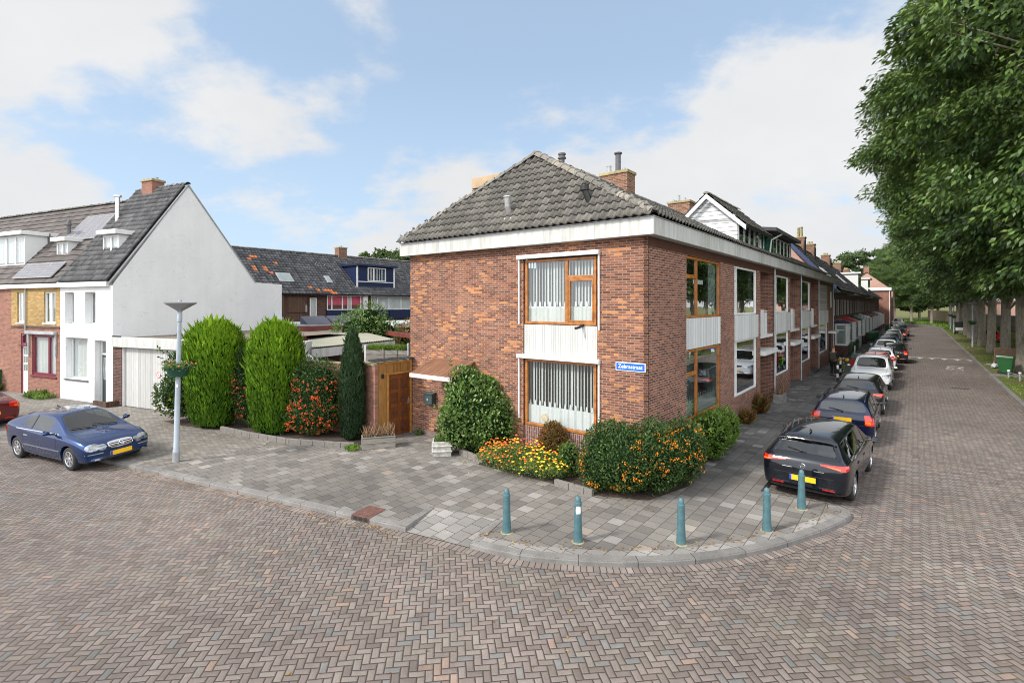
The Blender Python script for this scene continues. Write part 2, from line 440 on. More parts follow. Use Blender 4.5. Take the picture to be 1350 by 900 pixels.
def concrete_tiles(name, stops, Lb=.3, Hb=.3, joint=.008, rot=0.0, mossf=.5, dirt=.35, jit=.01):
    m, N, b = new_mat(name); p = N.pos()
    vr = N.node('ShaderNodeVectorRotate', rotation_type='Z_AXIS'); N.put(vr.inputs['Vector'], p); vr.inputs['Angle'].default_value = -rot
    c = vr.outputs[0]
    idv, mask, d = brickpat(N, c, Lb, Hb, joint, .5, soft=.005, jit=jit)
    w = N.wn(idv); rnd = w[0]
    col = N.ramp(rnd, stops)
    fine = N.noise(c, 90., 4, .75); mid = N.noise(c, 7., 5, .7); big = N.noise(c, .35, 5, .6)
    col = N.scale(col, N.mr(fine, .3, .7, .8, 1.18))
    col = N.mix(N.mr(mid, .6, .75, 0, .5), col, N.scale(col, 1.45))
    col = N.scale(col, N.mr(big, .3, .7, 1-dirt, 1.12))
    mo = N.mr(N.noise(c, .9, 3), .42, .65, 0, mossf)
    jc = N.mix(mo, (.045,.038,.030,1), (.07,.085,.03,1))
    col = N.mix(mask, jc, col)
    col = N.mix(N.mr(N.noise(c, 2.4, 4, .7), .6, .78, 0, .25), col, (.11,.105,.06,1))
    h = N.m('ADD', mask, N.m('MULTIPLY', fine, .15)); h = N.m('ADD', h, N.m('MULTIPLY', w[0], .35))
    pset(N, b, col, .88, spec=.3, normal=N.bump(h, .006, .8)); return m
G = lambda v, t=0.: (v*(1+t), v, v*(1-t))
PAVE = concrete_tiles('pavement_tiles', [(0,G(.130,.08)),(.25,G(.160,.08)),(.55,G(.180,.09)),(.88,G(.202,.09)),(.96,G(.255,.06)),(.99,G(.28,.06)),(1,(.29,.24,.19))], rot=ANG_U)
PAVES = concrete_tiles('street_pavement_tiles', [(0,G(.085,.03)),(.4,G(.12,.03)),(.9,G(.15,.03)),(.96,G(.24,.03)),(1,G(.27,.03))], rot=ANG_U, dirt=.2)
BRTILE = concrete_tiles('apron_tiles', [(0,G(.16,.12)),(.5,G(.20,.10)),(1,G(.25,.10))], Lb=.21, Hb=.105, rot=ANG_D+.3, dirt=.3)
PAVEL = concrete_tiles('pale_edge_tiles', [(0,G(.20,.05)),(.5,G(.26,.06)),(1,G(.31,.06))], rot=ANG_U)

def herringbone(name, W=.098, rot=0.0):
    m, N, b = new_mat(name); p = N.pos()
    vr = N.node('ShaderNodeVectorRotate', rotation_type='Z_AXIS'); N.put(vr.inputs['Vector'], p); vr.inputs['Angle'].default_value = -rot
    c0 = vr.outputs[0]
    nz = N.node('ShaderNodeTexNoise'); N.put(nz.inputs['Vector'], c0); nz.inputs['Scale'].default_value = 1.7; nz.inputs['Detail'].default_value = 4
    c = N.vm('ADD', c0, N.scale(N.vm('SUBTRACT', nz.outputs[1], (.5,.5,.5)), .05))
    s = N.sep(N.scale(c, 1/W)); x, y = s[0], s[1]
    i = N.m('FLOOR', x); j = N.m('FLOOR', y); fx = N.m('SUBTRACT', x, i); fy = N.m('SUBTRACT', y, j)
    k = N.m('FLOORED_MODULO', N.m('SUBTRACT', i, j), 4.0)
    k1 = N.m('COMPARE', k, 1.0, .1); k2 = N.m('COMPARE', k, 2.0, .1); k3 = N.m('COMPARE', k, 3.0, .1)
    vert = N.m('ADD', k2, k3)
    lon = N.m('ADD', N.m('ADD', N.m('MULTIPLY', N.m('SUBTRACT', 1.0, vert), fx), N.m('MULTIPLY', vert, fy)), N.m('ADD', k1, k2))
    sh = N.m('ADD', N.m('MULTIPLY', N.m('SUBTRACT', 1.0, vert), fy), N.m('MULTIPLY', vert, fx))
    d = N.m('MINIMUM', N.m('MINIMUM', lon, N.m('SUBTRACT', 2.0, lon)), N.m('MINIMUM', sh, N.m('SUBTRACT', 1.0, sh)))
    mask = N.mr(d, .04, .11)
    dome = N.mr(d, .0, .3, 0, 1, smooth=True)
    idv = N.comb(N.m('SUBTRACT', i, k1), N.m('SUBTRACT', j, k2), vert)
    w = N.wn(idv); rnd = w[0]; w2 = N.wn(N.vm('ADD', idv, (3.3, 9.1, 4.)))[0]
    col = N.ramp(rnd, [(0,(.150,.123,.110)),(.3,(.183,.150,.136)),(.55,(.205,.168,.153)),(.74,(.206,.177,.158)),(.87,(.222,.192,.168)),(.92,(.145,.142,.138)),(.965,(.175,.172,.166)),(.985,(.25,.18,.148)),(1,(.275,.20,.16))])
    col = N.scale(col, N.mr(w2, 0, 1, .88, 1.10))
    fine = N.noise(c, 110., 4, .8); mid = N.noise(c, 4., 5, .7); big = N.noise(c, .22, 5, .6)
    col = N.scale(col, N.mr(fine, .3, .7, .68, 1.32))
    sp = N.noise(c, 300., 2, .6); col = N.mix(N.mr(sp, .62, .75, 0, .35), col, (.5,.48,.45,1))
    col = N.scale(col, N.mr(mid, .3, .7, .84, 1.12)); col = N.scale(col, N.mr(big, .3, .7, .74, 1.14)); st = N.noise(c, 1.1, 5, .7); col = N.mix(N.mr(st, .58, .72, 0, .45), col, N.scale(col, .62)); col = N.mix(N.mr(N.noise(c, .6, 5, .75), .60, .74, 0, .35), col, (.26,.235,.20,1))
    mo = N.mr(N.noise(c, .7, 4), .5, .66, 0, .6)
    jc = N.mix(mo, (.050,.038,.031,1), (.075,.080,.03,1))
    col = N.mix(mask, jc, col)
    h = N.m('ADD', N.m('MULTIPLY', dome, .7), N.m('MULTIPLY', mask, .5)); h = N.m('ADD', h, N.m('MULTIPLY', fine, .22)); h = N.m('ADD', h, N.m('MULTIPLY', w2, .4))
    pset(N, b, col, N.mr(fine, .3, .7, .72, .92), spec=.35, normal=N.bump(h, .009, .85)); return m
ROAD = herringbone('herringbone_bricks', rot=ANG_U - math.pi/4)

def kerb_mat():
    m, N, b = new_mat('kerb_concrete'); c = N.uvc(); s = N.sep(c); p = N.pos()
    f = N.m('FRACT', s[0]); d = N.m('MINIMUM', f, N.m('SUBTRACT', 1.0, f)); mask = N.mr(d, .004, .010)
    r = N.wn(N.comb(N.m('FLOOR', s[0]), 0., 0.))[0]
    n = N.noise(p, 60., 4, .7); g = N.noise(p, 2., 5, .6)
    col = N.ramp(n, [(.3, G(.14,.04)), (.7, G(.225,.05))]); col = N.scale(col, N.mr(g, .3, .7, .7, 1.15)); col = N.scale(col, N.mr(r, 0, 1, .85, 1.15))
    col = N.mix(mask, (.04,.035,.03,1), col)
    pset(N, b, col, .85, spec=.3, normal=N.bump(n, .003, .6)); return m
KERB = kerb_mat()
def stone_strip():
    m, N, b = new_mat('gutter_bricks'); c = N.uvc()
    idv, mask, d = brickpat(N, c, .107, .212, .012, 0.0, jit=.006); r = N.wn(idv)[0]; p = N.pos()
    col = N.ramp(r, [(0,(.17,.14,.125)),(.5,(.23,.19,.17)),(1,(.28,.235,.21))]); n = N.noise(p, 90., 4, .8); g = N.noise(p, 1.2, 4)
    col = N.scale(col, N.mr(n, .3, .7, .7, 1.25)); col = N.mix(mask, (.05,.042,.035,1), col); col = N.scale(col, N.mr(g, .3, .7, .6, 1.1))
    pset(N, b, col, .88, spec=.3, normal=N.bump(N.m('ADD', mask, N.m('MULTIPLY', n, .2)), .007, .8)); return m
GUTTER = stone_strip()
def edge_stone():
    m, N, b = new_mat('edging_blocks'); c = N.uvc(); p = N.obj()
    s = N.sep(c); k = N.m('DIVIDE', s[0], .42); f = N.m('FRACT', k); d = N.m('MINIMUM', f, N.m('SUBTRACT', 1.0, f)); mask = N.mr(d, .01, .03)
    n = N.noise(p, 25., 4, .7)
    col = N.ramp(n, [(.3,(.13,.12,.11)),(.7,(.24,.225,.205))]); col = N.mix(mask, (.03,.028,.022,1), col)
    pset(N, b, col, .9, spec=.2, normal=N.bump(N.m('ADD', mask, n), .006, .6)); return m
EDGEST = edge_stone()

def ground_mat():
    m, N, b = new_mat('verge_soil'); p = N.pos()
    n = N.noise(p, .5, 5, .65); n2 = N.noise(p, 9., 5, .7)
    col = N.mix(N.mr(n, .40, .58), (.095,.14,.03,1), (.15,.115,.07,1)); col = N.scale(col, N.mr(n2, .3, .7, .6, 1.35))
    pset(N, b, col, .95, spec=.1, normal=N.bump(n2, .03, 1.)); return m
SOIL = ground_mat()
MULCH = plain('bed_soil', (.05,.035,.025), .95, var=.5, scale=10, bump=1., bscale=30)

def bark_mat():
    m, N, b = new_mat('bark'); p = N.obj()
    n = N.noise(N.vm('MULTIPLY', p, (9., 9., 2.)), 1.5, 5, .7); g = N.noise(p, .55, 4, .6)
    col = N.ramp(n, [(.3,(.15,.135,.105)),(.7,(.34,.31,.25))]); col = N.mix(N.mr(g, .52, .68, 0, .75), col, (.15,.15,.04,1))
    pset(N, b, col, .92, spec=.15, normal=N.bump(n, .03, .9)); return m
BARK = bark_mat()
L_AVE = leaf_mat('avenue_leaves', [(0,(.014,.034,.012)),(.35,(.045,.092,.024)),(.7,(.105,.18,.040)),(.92,(.17,.25,.06)),(1,(.24,.30,.09))], rough=.42, spec=.4, trans=.18)
L_FAR = leaf_mat('far_leaves', [(0,(.03,.055,.018)),(.5,(.055,.095,.03)),(1,(.09,.14,.045))], rough=.6)
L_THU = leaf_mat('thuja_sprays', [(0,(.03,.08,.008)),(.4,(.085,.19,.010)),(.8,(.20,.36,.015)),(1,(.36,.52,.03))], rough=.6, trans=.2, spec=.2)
L_DEEP = leaf_mat('pyracantha_leaves', [(0,(.018,.045,.014)),(.5,(.035,.075,.02)),(.85,(.06,.12,.03)),(1,(.12,.18,.05))], rough=.5, spec=.22, trans=.15)
L_YEW = leaf_mat('yew_sprays', [(0,(.010,.028,.012)),(.6,(.022,.055,.020)),(1,(.05,.10,.035))], rough=.6, trans=.1)
L_SHR = leaf_mat('shrub_leaves', [(0,(.035,.08,.018)),(.5,(.09,.18,.035)),(.85,(.18,.29,.07)),(1,(.30,.38,.14))], rough=.42, trans=.25)
L_LIME = leaf_mat('lime_leaves', [(0,(.06,.13,.02)),(.5,(.12,.23,.03)),(1,(.24,.36,.05))], rough=.45, trans=.3)
L_BROWN = leaf_mat('dying_conifer_sprays', [(0,(.10,.035,.012)),(.5,(.20,.075,.02)),(.85,(.16,.13,.03)),(1,(.12,.16,.03))], rough=.8, trans=.15)
L_RUSTY = leaf_mat('rusty_leaves', [(0,(.10,.08,.02)),(.5,(.26,.15,.04)),(1,(.42,.17,.05))], rough=.6)
L_DRY = leaf_mat('dry_stems', [(0,(.16,.09,.05)),(1,(.34,.22,.13))], rough=.9, trans=.1)
L_GRASS = leaf_mat('grass_blades', [(0,(.09,.15,.02)),(.6,(.17,.26,.035)),(1,(.30,.29,.09))], rough=.6)
L_LITTER = leaf_mat('fallen_leaves', [(0,(.16,.07,.03)),(.6,(.34,.17,.05)),(1,(.5,.36,.08))], rough=.7)
BERRYR = plain('orange_red_berries', (.80,.10,.015), .35, var=.15)
BERRYO = plain('orange_berries', (.85,.25,.01), .35, var=.15)
def flower_mat():
    m, N, b = new_mat('marigold_petals')
    pset(N, b, N.ramp(N.attr('rnd'), [(0,(.75,.07,.01)),(.45,(.85,.22,.01)),(.6,(.85,.33,.01)),(.61,(.9,.55,.02)),(1,(.95,.68,.03))]), .6); return m
FLOW = flower_mat()
GL = glass_mat('window_glass')
GLD = glass_mat('window_glass_reflective', tint=(.76,.86,.82), refl=1.35, base=.10)
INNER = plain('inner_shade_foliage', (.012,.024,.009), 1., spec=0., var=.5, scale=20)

def paint(name, col, metal=.0):
    m, N, b = new_mat(name)
    n = N.noise(N.obj(), 2.5, 4, .6)
    bf = N.node('ShaderNodeNewGeometry').outputs['Backfacing']
    pset(N, b, N.mix(bf, N.scale(N.mix(0.0, (*col,1), (*col,1)), N.mr(n, .3, .7, .93, 1.05)), (.03,.03,.03,1)), .26 if metal else .4, metal=N.m('MULTIPLY', metal, N.m('SUBTRACT', 1.0, bf)), spec=.15, coat=N.m('SUBTRACT', 1.0, bf), coat_rough=.02)
    return m
# ------------------------------------------------------------------ walls, windows, roofs
def frame(o, a):
    a = Vector((a[0], a[1], 0)).normalized(); n = Vector((a.y, -a.x, 0))   # outward = right of a
    return (Vector(o), a, n)

def wall_faces(mb, fr, a0, a1, z0, z1, holes, depth=.12, mi=0, thick=.25):
    """front skin with openings, reveals and a back skin"""
    o, a, n = fr
    P = lambda A, Z, Nn=0.: o + a*A + n*Nn + Vector((0,0,Z))
    xs = sorted(set([a0, a1] + [h for H in holes for h in H[:2] if a0 < h < a1]))
    zs = sorted(set([z0, z1] + [h for H in holes for h in H[2:4] if z0 < h < z1]))
    for i in range(len(xs)-1):
        for j in range(len(zs)-1):
            cx, cz = (xs[i]+xs[i+1])/2, (zs[j]+zs[j+1])/2
            if any(H[0] < cx < H[1] and H[2] < cz < H[3] for H in holes): continue
            mb.quad(P(xs[i],zs[j]), P(xs[i+1],zs[j]), P(xs[i+1],zs[j+1]), P(xs[i],zs[j+1]), mi)
            mb.quad(P(xs[i],zs[j],-thick), P(xs[i],zs[j+1],-thick), P(xs[i+1],zs[j+1],-thick), P(xs[i+1],zs[j],-thick), mi)
    for H in holes:
        h0, h1, g0, g1 = max(H[0],a0), min(H[1],a1), max(H[2],z0), min(H[3],z1)
        t = -thick
        mb.quad(P(h0,g0), P(h0,g1), P(h0,g1,t), P(h0,g0,t), mi)
        mb.quad(P(h1,g1), P(h1,g0), P(h1,g0,t), P(h1,g1,t), mi)
        if g1 < z1: mb.quad(P(h0,g1), P(h1,g1), P(h1,g1,t), P(h0,g1,t), mi)
        if g0 > z0: mb.quad(P(h1,g0), P(h0,g0), P(h0,g0,t), P(h1,g0,t), mi)
    for A in (a0, a1):
        s = [P(A,z0), P(A,z0,-thick), P(A,z1,-thick), P(A,z1)]
        mb.quad(*(s if A == a0 else s[::-1]), mi)
    mb.quad(P(a0,z1), P(a1,z1), P(a1,z1,-thick), P(a0,z1,-thick), mi)

def window(parent, fr, a0, a1, z0, z1, mat=None, bars=(), fw=.07, inset=.08, glass=None, curtain=None, blind=None, sill=None, name='window', bk=None, fd=.07, roommat=None, room=.3):
    """frame mesh + pane, curtain, blind as its children. bars: ('v',a,z0,z1) / ('h',z,a0,a1)"""
    mat = mat or WHITE; glass = glass or GL
    o, a, n = fr
    mb = MB(); f0, f1 = -inset-fd, -inset
    mb.obox(fr, a0+.002, a0+fw, z0+.002, z1-.002, f0, f1); mb.obox(fr, a1-fw, a1-.002, z0+.002, z1-.002, f0, f1)
    mb.obox(fr, a0+fw, a1-fw, z0+.002, z0+fw, f0, f1+.001); mb.obox(fr, a0+fw, a1-fw, z1-fw, z1-.002, f0, f1+.001)
    for b in bars:
        w = b[4] if len(b) > 4 else fw*.85
        if b[0] == 'v': mb.obox(fr, b[1]-w/2, b[1]+w/2, b[2], b[3], f0+.004, f1-.002)
        else: mb.obox(fr, b[2], b[3], b[1]-w/2, b[1]+w/2, f0+.007, f1-.004)
    w = mb.build(name, mat, parent, bevel=.006)
    g = MB(); P = lambda A, Z, Nn: o + a*A + n*Nn + Vector((0,0,Z))
    gz = -inset-fd*.55
    g.quad(P(a0+fw*.5,z0+fw*.5,gz), P(a1-fw*.5,z0+fw*.5,gz), P(a1-fw*.5,z1-fw*.5,gz), P(a0+fw*.5,z1-fw*.5,gz))
    g.build('pane', glass, w)
    # room wall behind the opening
    r = MB(); rz = -inset-fd-.9
    r.quad(P(a0-room,z0-room,rz), P(a1+room,z0-room,rz), P(a1+room,z1+room*.6,rz), P(a0-room,z1+room*.6,rz))
    r.build('room_wall', roommat or ROOM, w)
    if blind:
        zb, zt = blind; m2 = MB(); x = a0+.08; k = 0
        while x < a1-.08:
            c = P(x, 0, -inset-fd-.10); ang = .62+random.gauss(0,.13)
            t = (a*math.cos(ang) + n*math.sin(ang))*.05
            m2.quad(c-t+Vector((0,0,zb)), c+t+Vector((0,0,zb)), c+t+Vector((0,0,zt)), c-t+Vector((0,0,zt)))
            x += .098+random.gauss(0,.005)
        m2.build('blind', SLAT, w, uv=False)
    if curtain:
        zb, zt, cm, tabs = curtain; m3 = MB(); nx = int((a1-a0)/.03); cz = -inset-fd-.035
        pts = []
        for i in range(nx+1):
            A = a0+.04+(a1-a0-.08)*i/nx
            off = .012*math.sin(A*23+2.5*math.sin(A*2.7+z0))+.009*math.sin(A*51+1+2*math.sin(A*3.9))
            pts.append((A, cz+off))
        for i in range(nx):
            A, q = pts[i]; A2, q2 = pts[i+1]
            m3.quad(P(A,zb,q), P(A2,zb,q2), P(A2,zt,q2), P(A,zt,q))
        if tabs:
            x = a0+.08
            while x < a1-.1:
                m3.quad(P(x,zt,cz), P(x+.07,zt,cz), P(x+.055,zt+.13,cz), P(x+.015,zt+.13,cz)); x += .165
        m3.build('curtain', cm, w, smooth=False, uv=False)
    if sill: 
        s = MB(); s.obox(fr, a0-.05, a1+.05, z0-.07, z0-.002, -inset-.01, .05); s.build('sill', sill, w, bevel=.006)
    return w

def prof_s(t):   # pantile cross profile 0..1
    return .5+.5*math.cos(2*math.pi*(t+.07)) if t < .5 else .5+.5*math.cos(2*math.pi*(t+.07))
def tile_roof(name, o, a, s, w, h, mat, parent, tw=.22, th=.33, amp=.035, lift=.028, clips=(), seg=6, flat=False, rnd_fn=None, jit=1.0, inside=None):
    """o: eave start (Vector), a: unit along eave, s: unit up slope"""
    o = Vector(o); a = Vector(a).normalized(); s = Vector(s).normalized(); n = a.cross(s).normalized()
    if n.z < 0: n = -n
    nc = max(1, round(w/tw)); nr = max(1, round(h/th)); tw = w/nc; th = h/nr
    vs = []; fs = []; rn = []
    ts = [k/seg for k in range(seg+1)]
    zs = [0.0 if flat else amp*(.5+.5*math.cos(2*math.pi*(t-.12))) for t in ts]
    if flat: ts = [0, .03, .5, .97, 1.0]; zs = [0, .012, .014, .012, 0]
    K = len(ts)
    for r in range(nr):
        for c in range(nc):
            cen = o + a*(c+.5)*tw + s*(r+.5)*th
            if inside and not inside(cen): continue
            if clips and any((cen - Vector(p)).dot(Vector(q)) < -.45 for p, q in clips): continue
            b = len(vs)
            j1 = (random.random()-.5)*.012*jit; j2 = (random.random()-.5)*.010*jit
            for row, (sp, up) in enumerate(((0+j1, lift+.008), (0+j1, lift+.024+j2), (1.03, .024-.006))):
                for t, z in zip(ts, zs):
                    zz = z + up if row else z + up - .024
                    vs.append(o + a*((c+t)*tw) + s*((r+sp)*th) + n*zz)
            q = random.random(); q = rnd_fn(c/nc, r/nr, q) if rnd_fn else q*.985
            for row in range(2):
                for k in range(K-1):
                    i = b + row*K + k
                    fs.append((i, i+1, i+1+K, i+K)); rn.append(q)
    me_ = mesh_obj(name, vs, fs, mat, parent, uv=False, rnd=rn, smooth=not flat)
    me = me_.data
    if not flat:
        sm = np.ones(len(fs), dtype=bool).reshape(-1, 2, K-1); sm[:, 0, :] = False
        me.polygons.foreach_set('use_smooth', sm.ravel())
    if clips:
        bm = bmesh.new(); bm.from_mesh(me)
        for p, q in clips:
            g = bm.verts[:] + bm.edges[:] + bm.faces[:]
            bmesh.ops.bisect_plane(bm, geom=g, plane_co=Vector(p), plane_no=Vector(q), clear_inner=True)
        bm.to_mesh(me); bm.free()
    return me_

def ridge_tiles(name, p0, p1, mat, parent, r=.11, ln=.36, seg=7, jit=1.0, up=Vector((0,0,1))):
    p0 = Vector(p0); p1 = Vector(p1); d = (p1-p0); L = d.length; d.normalize(); n = max(1, int(L/ln)); ln = L/n
    x = d.cross(up).normalized(); y = x.cross(d).normalized()
    vs = []; fs = []; rn = []
    for i in range(n):
        b = len(vs); q = random.random(); jj = (random.random()-.5)*.015*jit
        for (t, rr) in ((-.02, r*.92), (ln*.8, r*.98), (ln*.82, r*1.13), (ln*1.03, r*1.13)):
            for k in range(seg):
                an = math.pi*(k/(seg-1))
                vs.append(p0 + d*(i*ln+t) + x*(math.cos(an)*rr) + y*(math.sin(an)*rr*.8+jj))
        for a in range(3):
            for k in range(seg-1):
                i0 = b+a*seg+k; fs.append((i0, i0+1, i0+1+seg, i0+seg)); rn.append(q)
        fs.append(tuple(b+k for k in range(seg))); rn.append(q)
    return mesh_obj(name, vs, fs, mat, parent, uv=False, rnd=rn)

def chimney(parent, x0, x1, y0, y1, z0, z1, mat=None, pots=(), name='chimney', cap=True, potm=None):
    mb = MB(); mb.box(x0, x1, y0, y1, z0, z1-.12)
    ch = mb.build(name, mat or BR_CHIM, parent)
    if cap:
        c = MB(); c.box(x0-.05, x1+.05, y0-.05, y1+.05, z1-.12, z1); c.build('chimney_cap', CAPM, ch, bevel=.02)
    l = MB(); l.box(x0-.03, x1+.03, y0-.03, y1+.03, z0, z0+.28); l.build('lead_flashing', ZINC, ch)
    for (px, py, r, h) in pots:
        p = MB(); p.lathe([(0, 0), (r, 0), (r*.85, h*.9), (r, h*.92), (r, h), (r*.6, h), (r*.6, h*.5)], 10, (px, py, z1))
        p.build('chimney_pot', potm or GREYM, ch, smooth=False)
    return ch
CAPM = plain('chimney_cap_concrete', (.32,.27,.15), .9, var=.4, scale=6)

def hull_roof(name, parent, pts, mat):
    """plain closed underlay below the tiles"""
    pass

# ------------------------------------------------------------------ foliage
def leaf_mesh(name, P, A, Nn, ln, wd, mat, parent=None, rnd=None, fold=.15):
    """P (n,3) base points, A leaf axes, Nn leaf normals"""
    n = len(P)
    A = A/np.maximum(1e-6, np.linalg.norm(A, axis=1, keepdims=True))
    S = np.cross(A, Nn); S = S/np.maximum(1e-6, np.linalg.norm(S, axis=1, keepdims=True)); Z = np.cross(S, A)
    ln = np.broadcast_to(np.asarray(ln, dtype=float).reshape(-1, 1), (n, 1)); wd = np.broadcast_to(np.asarray(wd, dtype=float).reshape(-1, 1), (n, 1))
    m = P + A*ln*.45
    v = np.stack([P, m + S*wd*.5 + Z*wd*fold, P + A*ln, m - S*wd*.5 + Z*wd*fold], 1).reshape(-1, 3)
    me = bpy.data.meshes.new(name)
    me.vertices.add(4*n); me.vertices.foreach_set('co', v.ravel())
    me.loops.add(4*n); me.polygons.add(n)
    me.loops.foreach_set('vertex_index', np.arange(4*n, dtype=np.int32))
    me.polygons.foreach_set('loop_start', np.arange(0, 4*n, 4, dtype=np.int32))
    me.update(calc_edges=True)
    at = me.attributes.new('rnd', 'FLOAT', 'FACE'); at.data.foreach_set('value', (RNG.random(n) if rnd is None else rnd).astype(np.float32))
    me.materials.append(mat)
    o = bpy.data.objects.new(name, me); link(o, parent)
    return o

def nz3(P, f, seed=0):
    """cheap smooth noise -1..1 on (n,3)"""
    r = np.random.default_rng(seed); out = np.zeros(len(P))
    for k in range(7):
        d = r.normal(size=3); d /= np.linalg.norm(d); out += np.sin(P @ d * f * (0.6+.35*k) + r.random()*6.28) / (1+.35*k)
    return out/3.0

def unit(n):
    v = RNG.normal(size=(n, 3)); return v/np.linalg.norm(v, axis=1, keepdims=True)

def blob_points(n, c, rad, power=2.0, shell=.82, noise_amp=.10, nf=2.4, seed=1, cut_bottom=None):
    """points near the surface of a noisy super-ellipsoid; returns P, outward dir"""
    d = unit(n)
    c = np.array(c); rad = np.array(rad)
    k = (np.abs(d[:, 0])**power + np.abs(d[:, 1])**power + np.abs(d[:, 2])**power)**(-1/power)
    s = d*k[:, None]
    nn = nz3(s*rad, nf, seed)
    rr = (1 + noise_amp*nn) * (shell + (1-shell)*RNG.random(n)**.6)
    P = c + s*rad*rr[:, None]
    No = (np.sign(s)*np.abs(s)**(power-1))/rad; No /= np.linalg.norm(No, axis=1, keepdims=True)
    return P, No

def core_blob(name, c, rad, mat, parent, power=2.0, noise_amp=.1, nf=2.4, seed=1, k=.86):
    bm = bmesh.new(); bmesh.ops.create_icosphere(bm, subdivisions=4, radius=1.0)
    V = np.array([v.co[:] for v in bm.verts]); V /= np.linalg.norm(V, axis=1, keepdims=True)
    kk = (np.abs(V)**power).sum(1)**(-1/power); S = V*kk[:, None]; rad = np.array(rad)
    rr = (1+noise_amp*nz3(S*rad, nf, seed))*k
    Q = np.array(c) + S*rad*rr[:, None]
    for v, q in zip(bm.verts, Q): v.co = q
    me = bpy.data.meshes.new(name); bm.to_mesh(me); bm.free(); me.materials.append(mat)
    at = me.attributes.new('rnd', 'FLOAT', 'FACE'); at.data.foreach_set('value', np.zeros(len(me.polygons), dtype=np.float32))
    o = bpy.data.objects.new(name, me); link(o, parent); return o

def stems(parent, c, h, n=5, r=.02, spread=.3, name='stem', mat=None):
    mb = MB()
    for i in range(n):
        a = random.random()*6.28
        p = [(c[0], c[1], 0), (c[0]+math.cos(a)*spread*.4, c[1]+math.sin(a)*spread*.4, h*.4), (c[0]+math.cos(a)*spread, c[1]+math.sin(a)*spread, h*.85)]
        mb.tube(p, [r, r*.8, r*.4], 6)
    return mb.build(name, mat or BARK, parent)

def bush(name, loc, blobs, mat, leaf, dens, label, cat='shrub', group=None, seed=1, droop=.0, power=2.2, namp=.12, nf=3.0, berries=None, leafname='foliage', up=.35, corek=.74, rz=0., mb_stem=True, shoot=1.0):
    """blobs: [(dx,dy,dz,rx,ry,rz)] local; dens leaves per m2"""
    root = empty(name, (loc[0], loc[1], loc[2] if len(loc) > 2 else PV), rz, label, cat, group)
    Ps, As, Ns = [], [], []
    for i, (x, y, z, rx, ry, r3) in enumerate(blobs):
        area = 4*math.pi*((rx*ry)**1.6/3+(rx*r3)**1.6/3+(ry*r3)**1.6/3)**(1/1.6)
        n = int(area*dens)
        P, No = blob_points(n, (x, y, z), (rx, ry, r3), power, .72, namp, nf, seed+i)
        A = No*.6 + unit(n)*.8 + np.array([0, 0, up-droop]); Ps.append(P); As.append(A); Ns.append(No + unit(n)*.7)
    P = np.concatenate(Ps); A = np.concatenate(As); No = np.concatenate(Ns)
    k = P[:, 2] > .02; P, A, No = P[k], A[k], No[k]
    # drop points deep inside other blobs
    keep = np.ones(len(P), bool)
    for (x, y, z, rx, ry, r3) in blobs:
        q = ((P-np.array([x,y,z]))/np.array([rx,ry,r3])); keep &= (np.abs(q)**power).sum(1)**(1/power) > .66
    P, A, No = P[keep], A[keep], No[keep]
    # loose shoots standing out of the outline
    ns = int(10+len(P)/260); sel = RNG.integers(0, len(P), ns); SP = []; SA = []; SN = []
    for i in sel:
        if P[i][2] < .25: continue
        dr_ = No[i]*.6 + np.array([0,0,.7]) + RNG.normal(size=3)*.35; dr_ /= np.linalg.norm(dr_); L_ = leaf[0]*random.uniform(1.5,4.2)*shoot
        for t_ in np.linspace(0, 1, max(3, int(L_/leaf[0]*3.2))): SP.append(P[i]+dr_*L_*t_); SA.append(dr_*.5+RNG.normal(size=3)*.6); SN.append(RNG.normal(size=3))
    if SP: P = np.concatenate([P, SP]); A = np.concatenate([A, SA]); No = np.concatenate([No, SN])
    n = len(P); l = leaf[0]*(.65+.7*RNG.random(n))
    fo = leaf_mesh(leafname, P, A, No, l, l*leaf[1], mat, root)
    for i, (x, y, z, rx, ry, r3) in enumerate(blobs):
        pass
    bm = bmesh.new()
    first = None
    for i, (x, y, z, rx, ry, r3) in enumerate(blobs):
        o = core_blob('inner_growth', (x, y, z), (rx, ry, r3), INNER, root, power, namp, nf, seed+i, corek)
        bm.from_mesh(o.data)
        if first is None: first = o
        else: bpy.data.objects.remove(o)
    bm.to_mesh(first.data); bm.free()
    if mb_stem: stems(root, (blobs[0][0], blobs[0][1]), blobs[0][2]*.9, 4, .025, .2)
    if berries:
        bmat, cnt, br, pred = berries
        mbb = MB(); tries = 0; got = 0; idx = RNG.permutation(n)
        for q in idx:
            p = P[q]
            if not pred(p): continue
            for _ in range(random.randint(4, 8)):
                mbb.ico((p[0]+random.gauss(0, br*1.8), p[1]+random.gauss(0, br*1.8), p[2]+random.gauss(0, br*1.6)), br*random.uniform(.7, 1.1))
            got += 1
            if got >= cnt: break
        tag(mbb.build('berry_clusters', bmat, root, uv=False), kind='stuff')
    return root

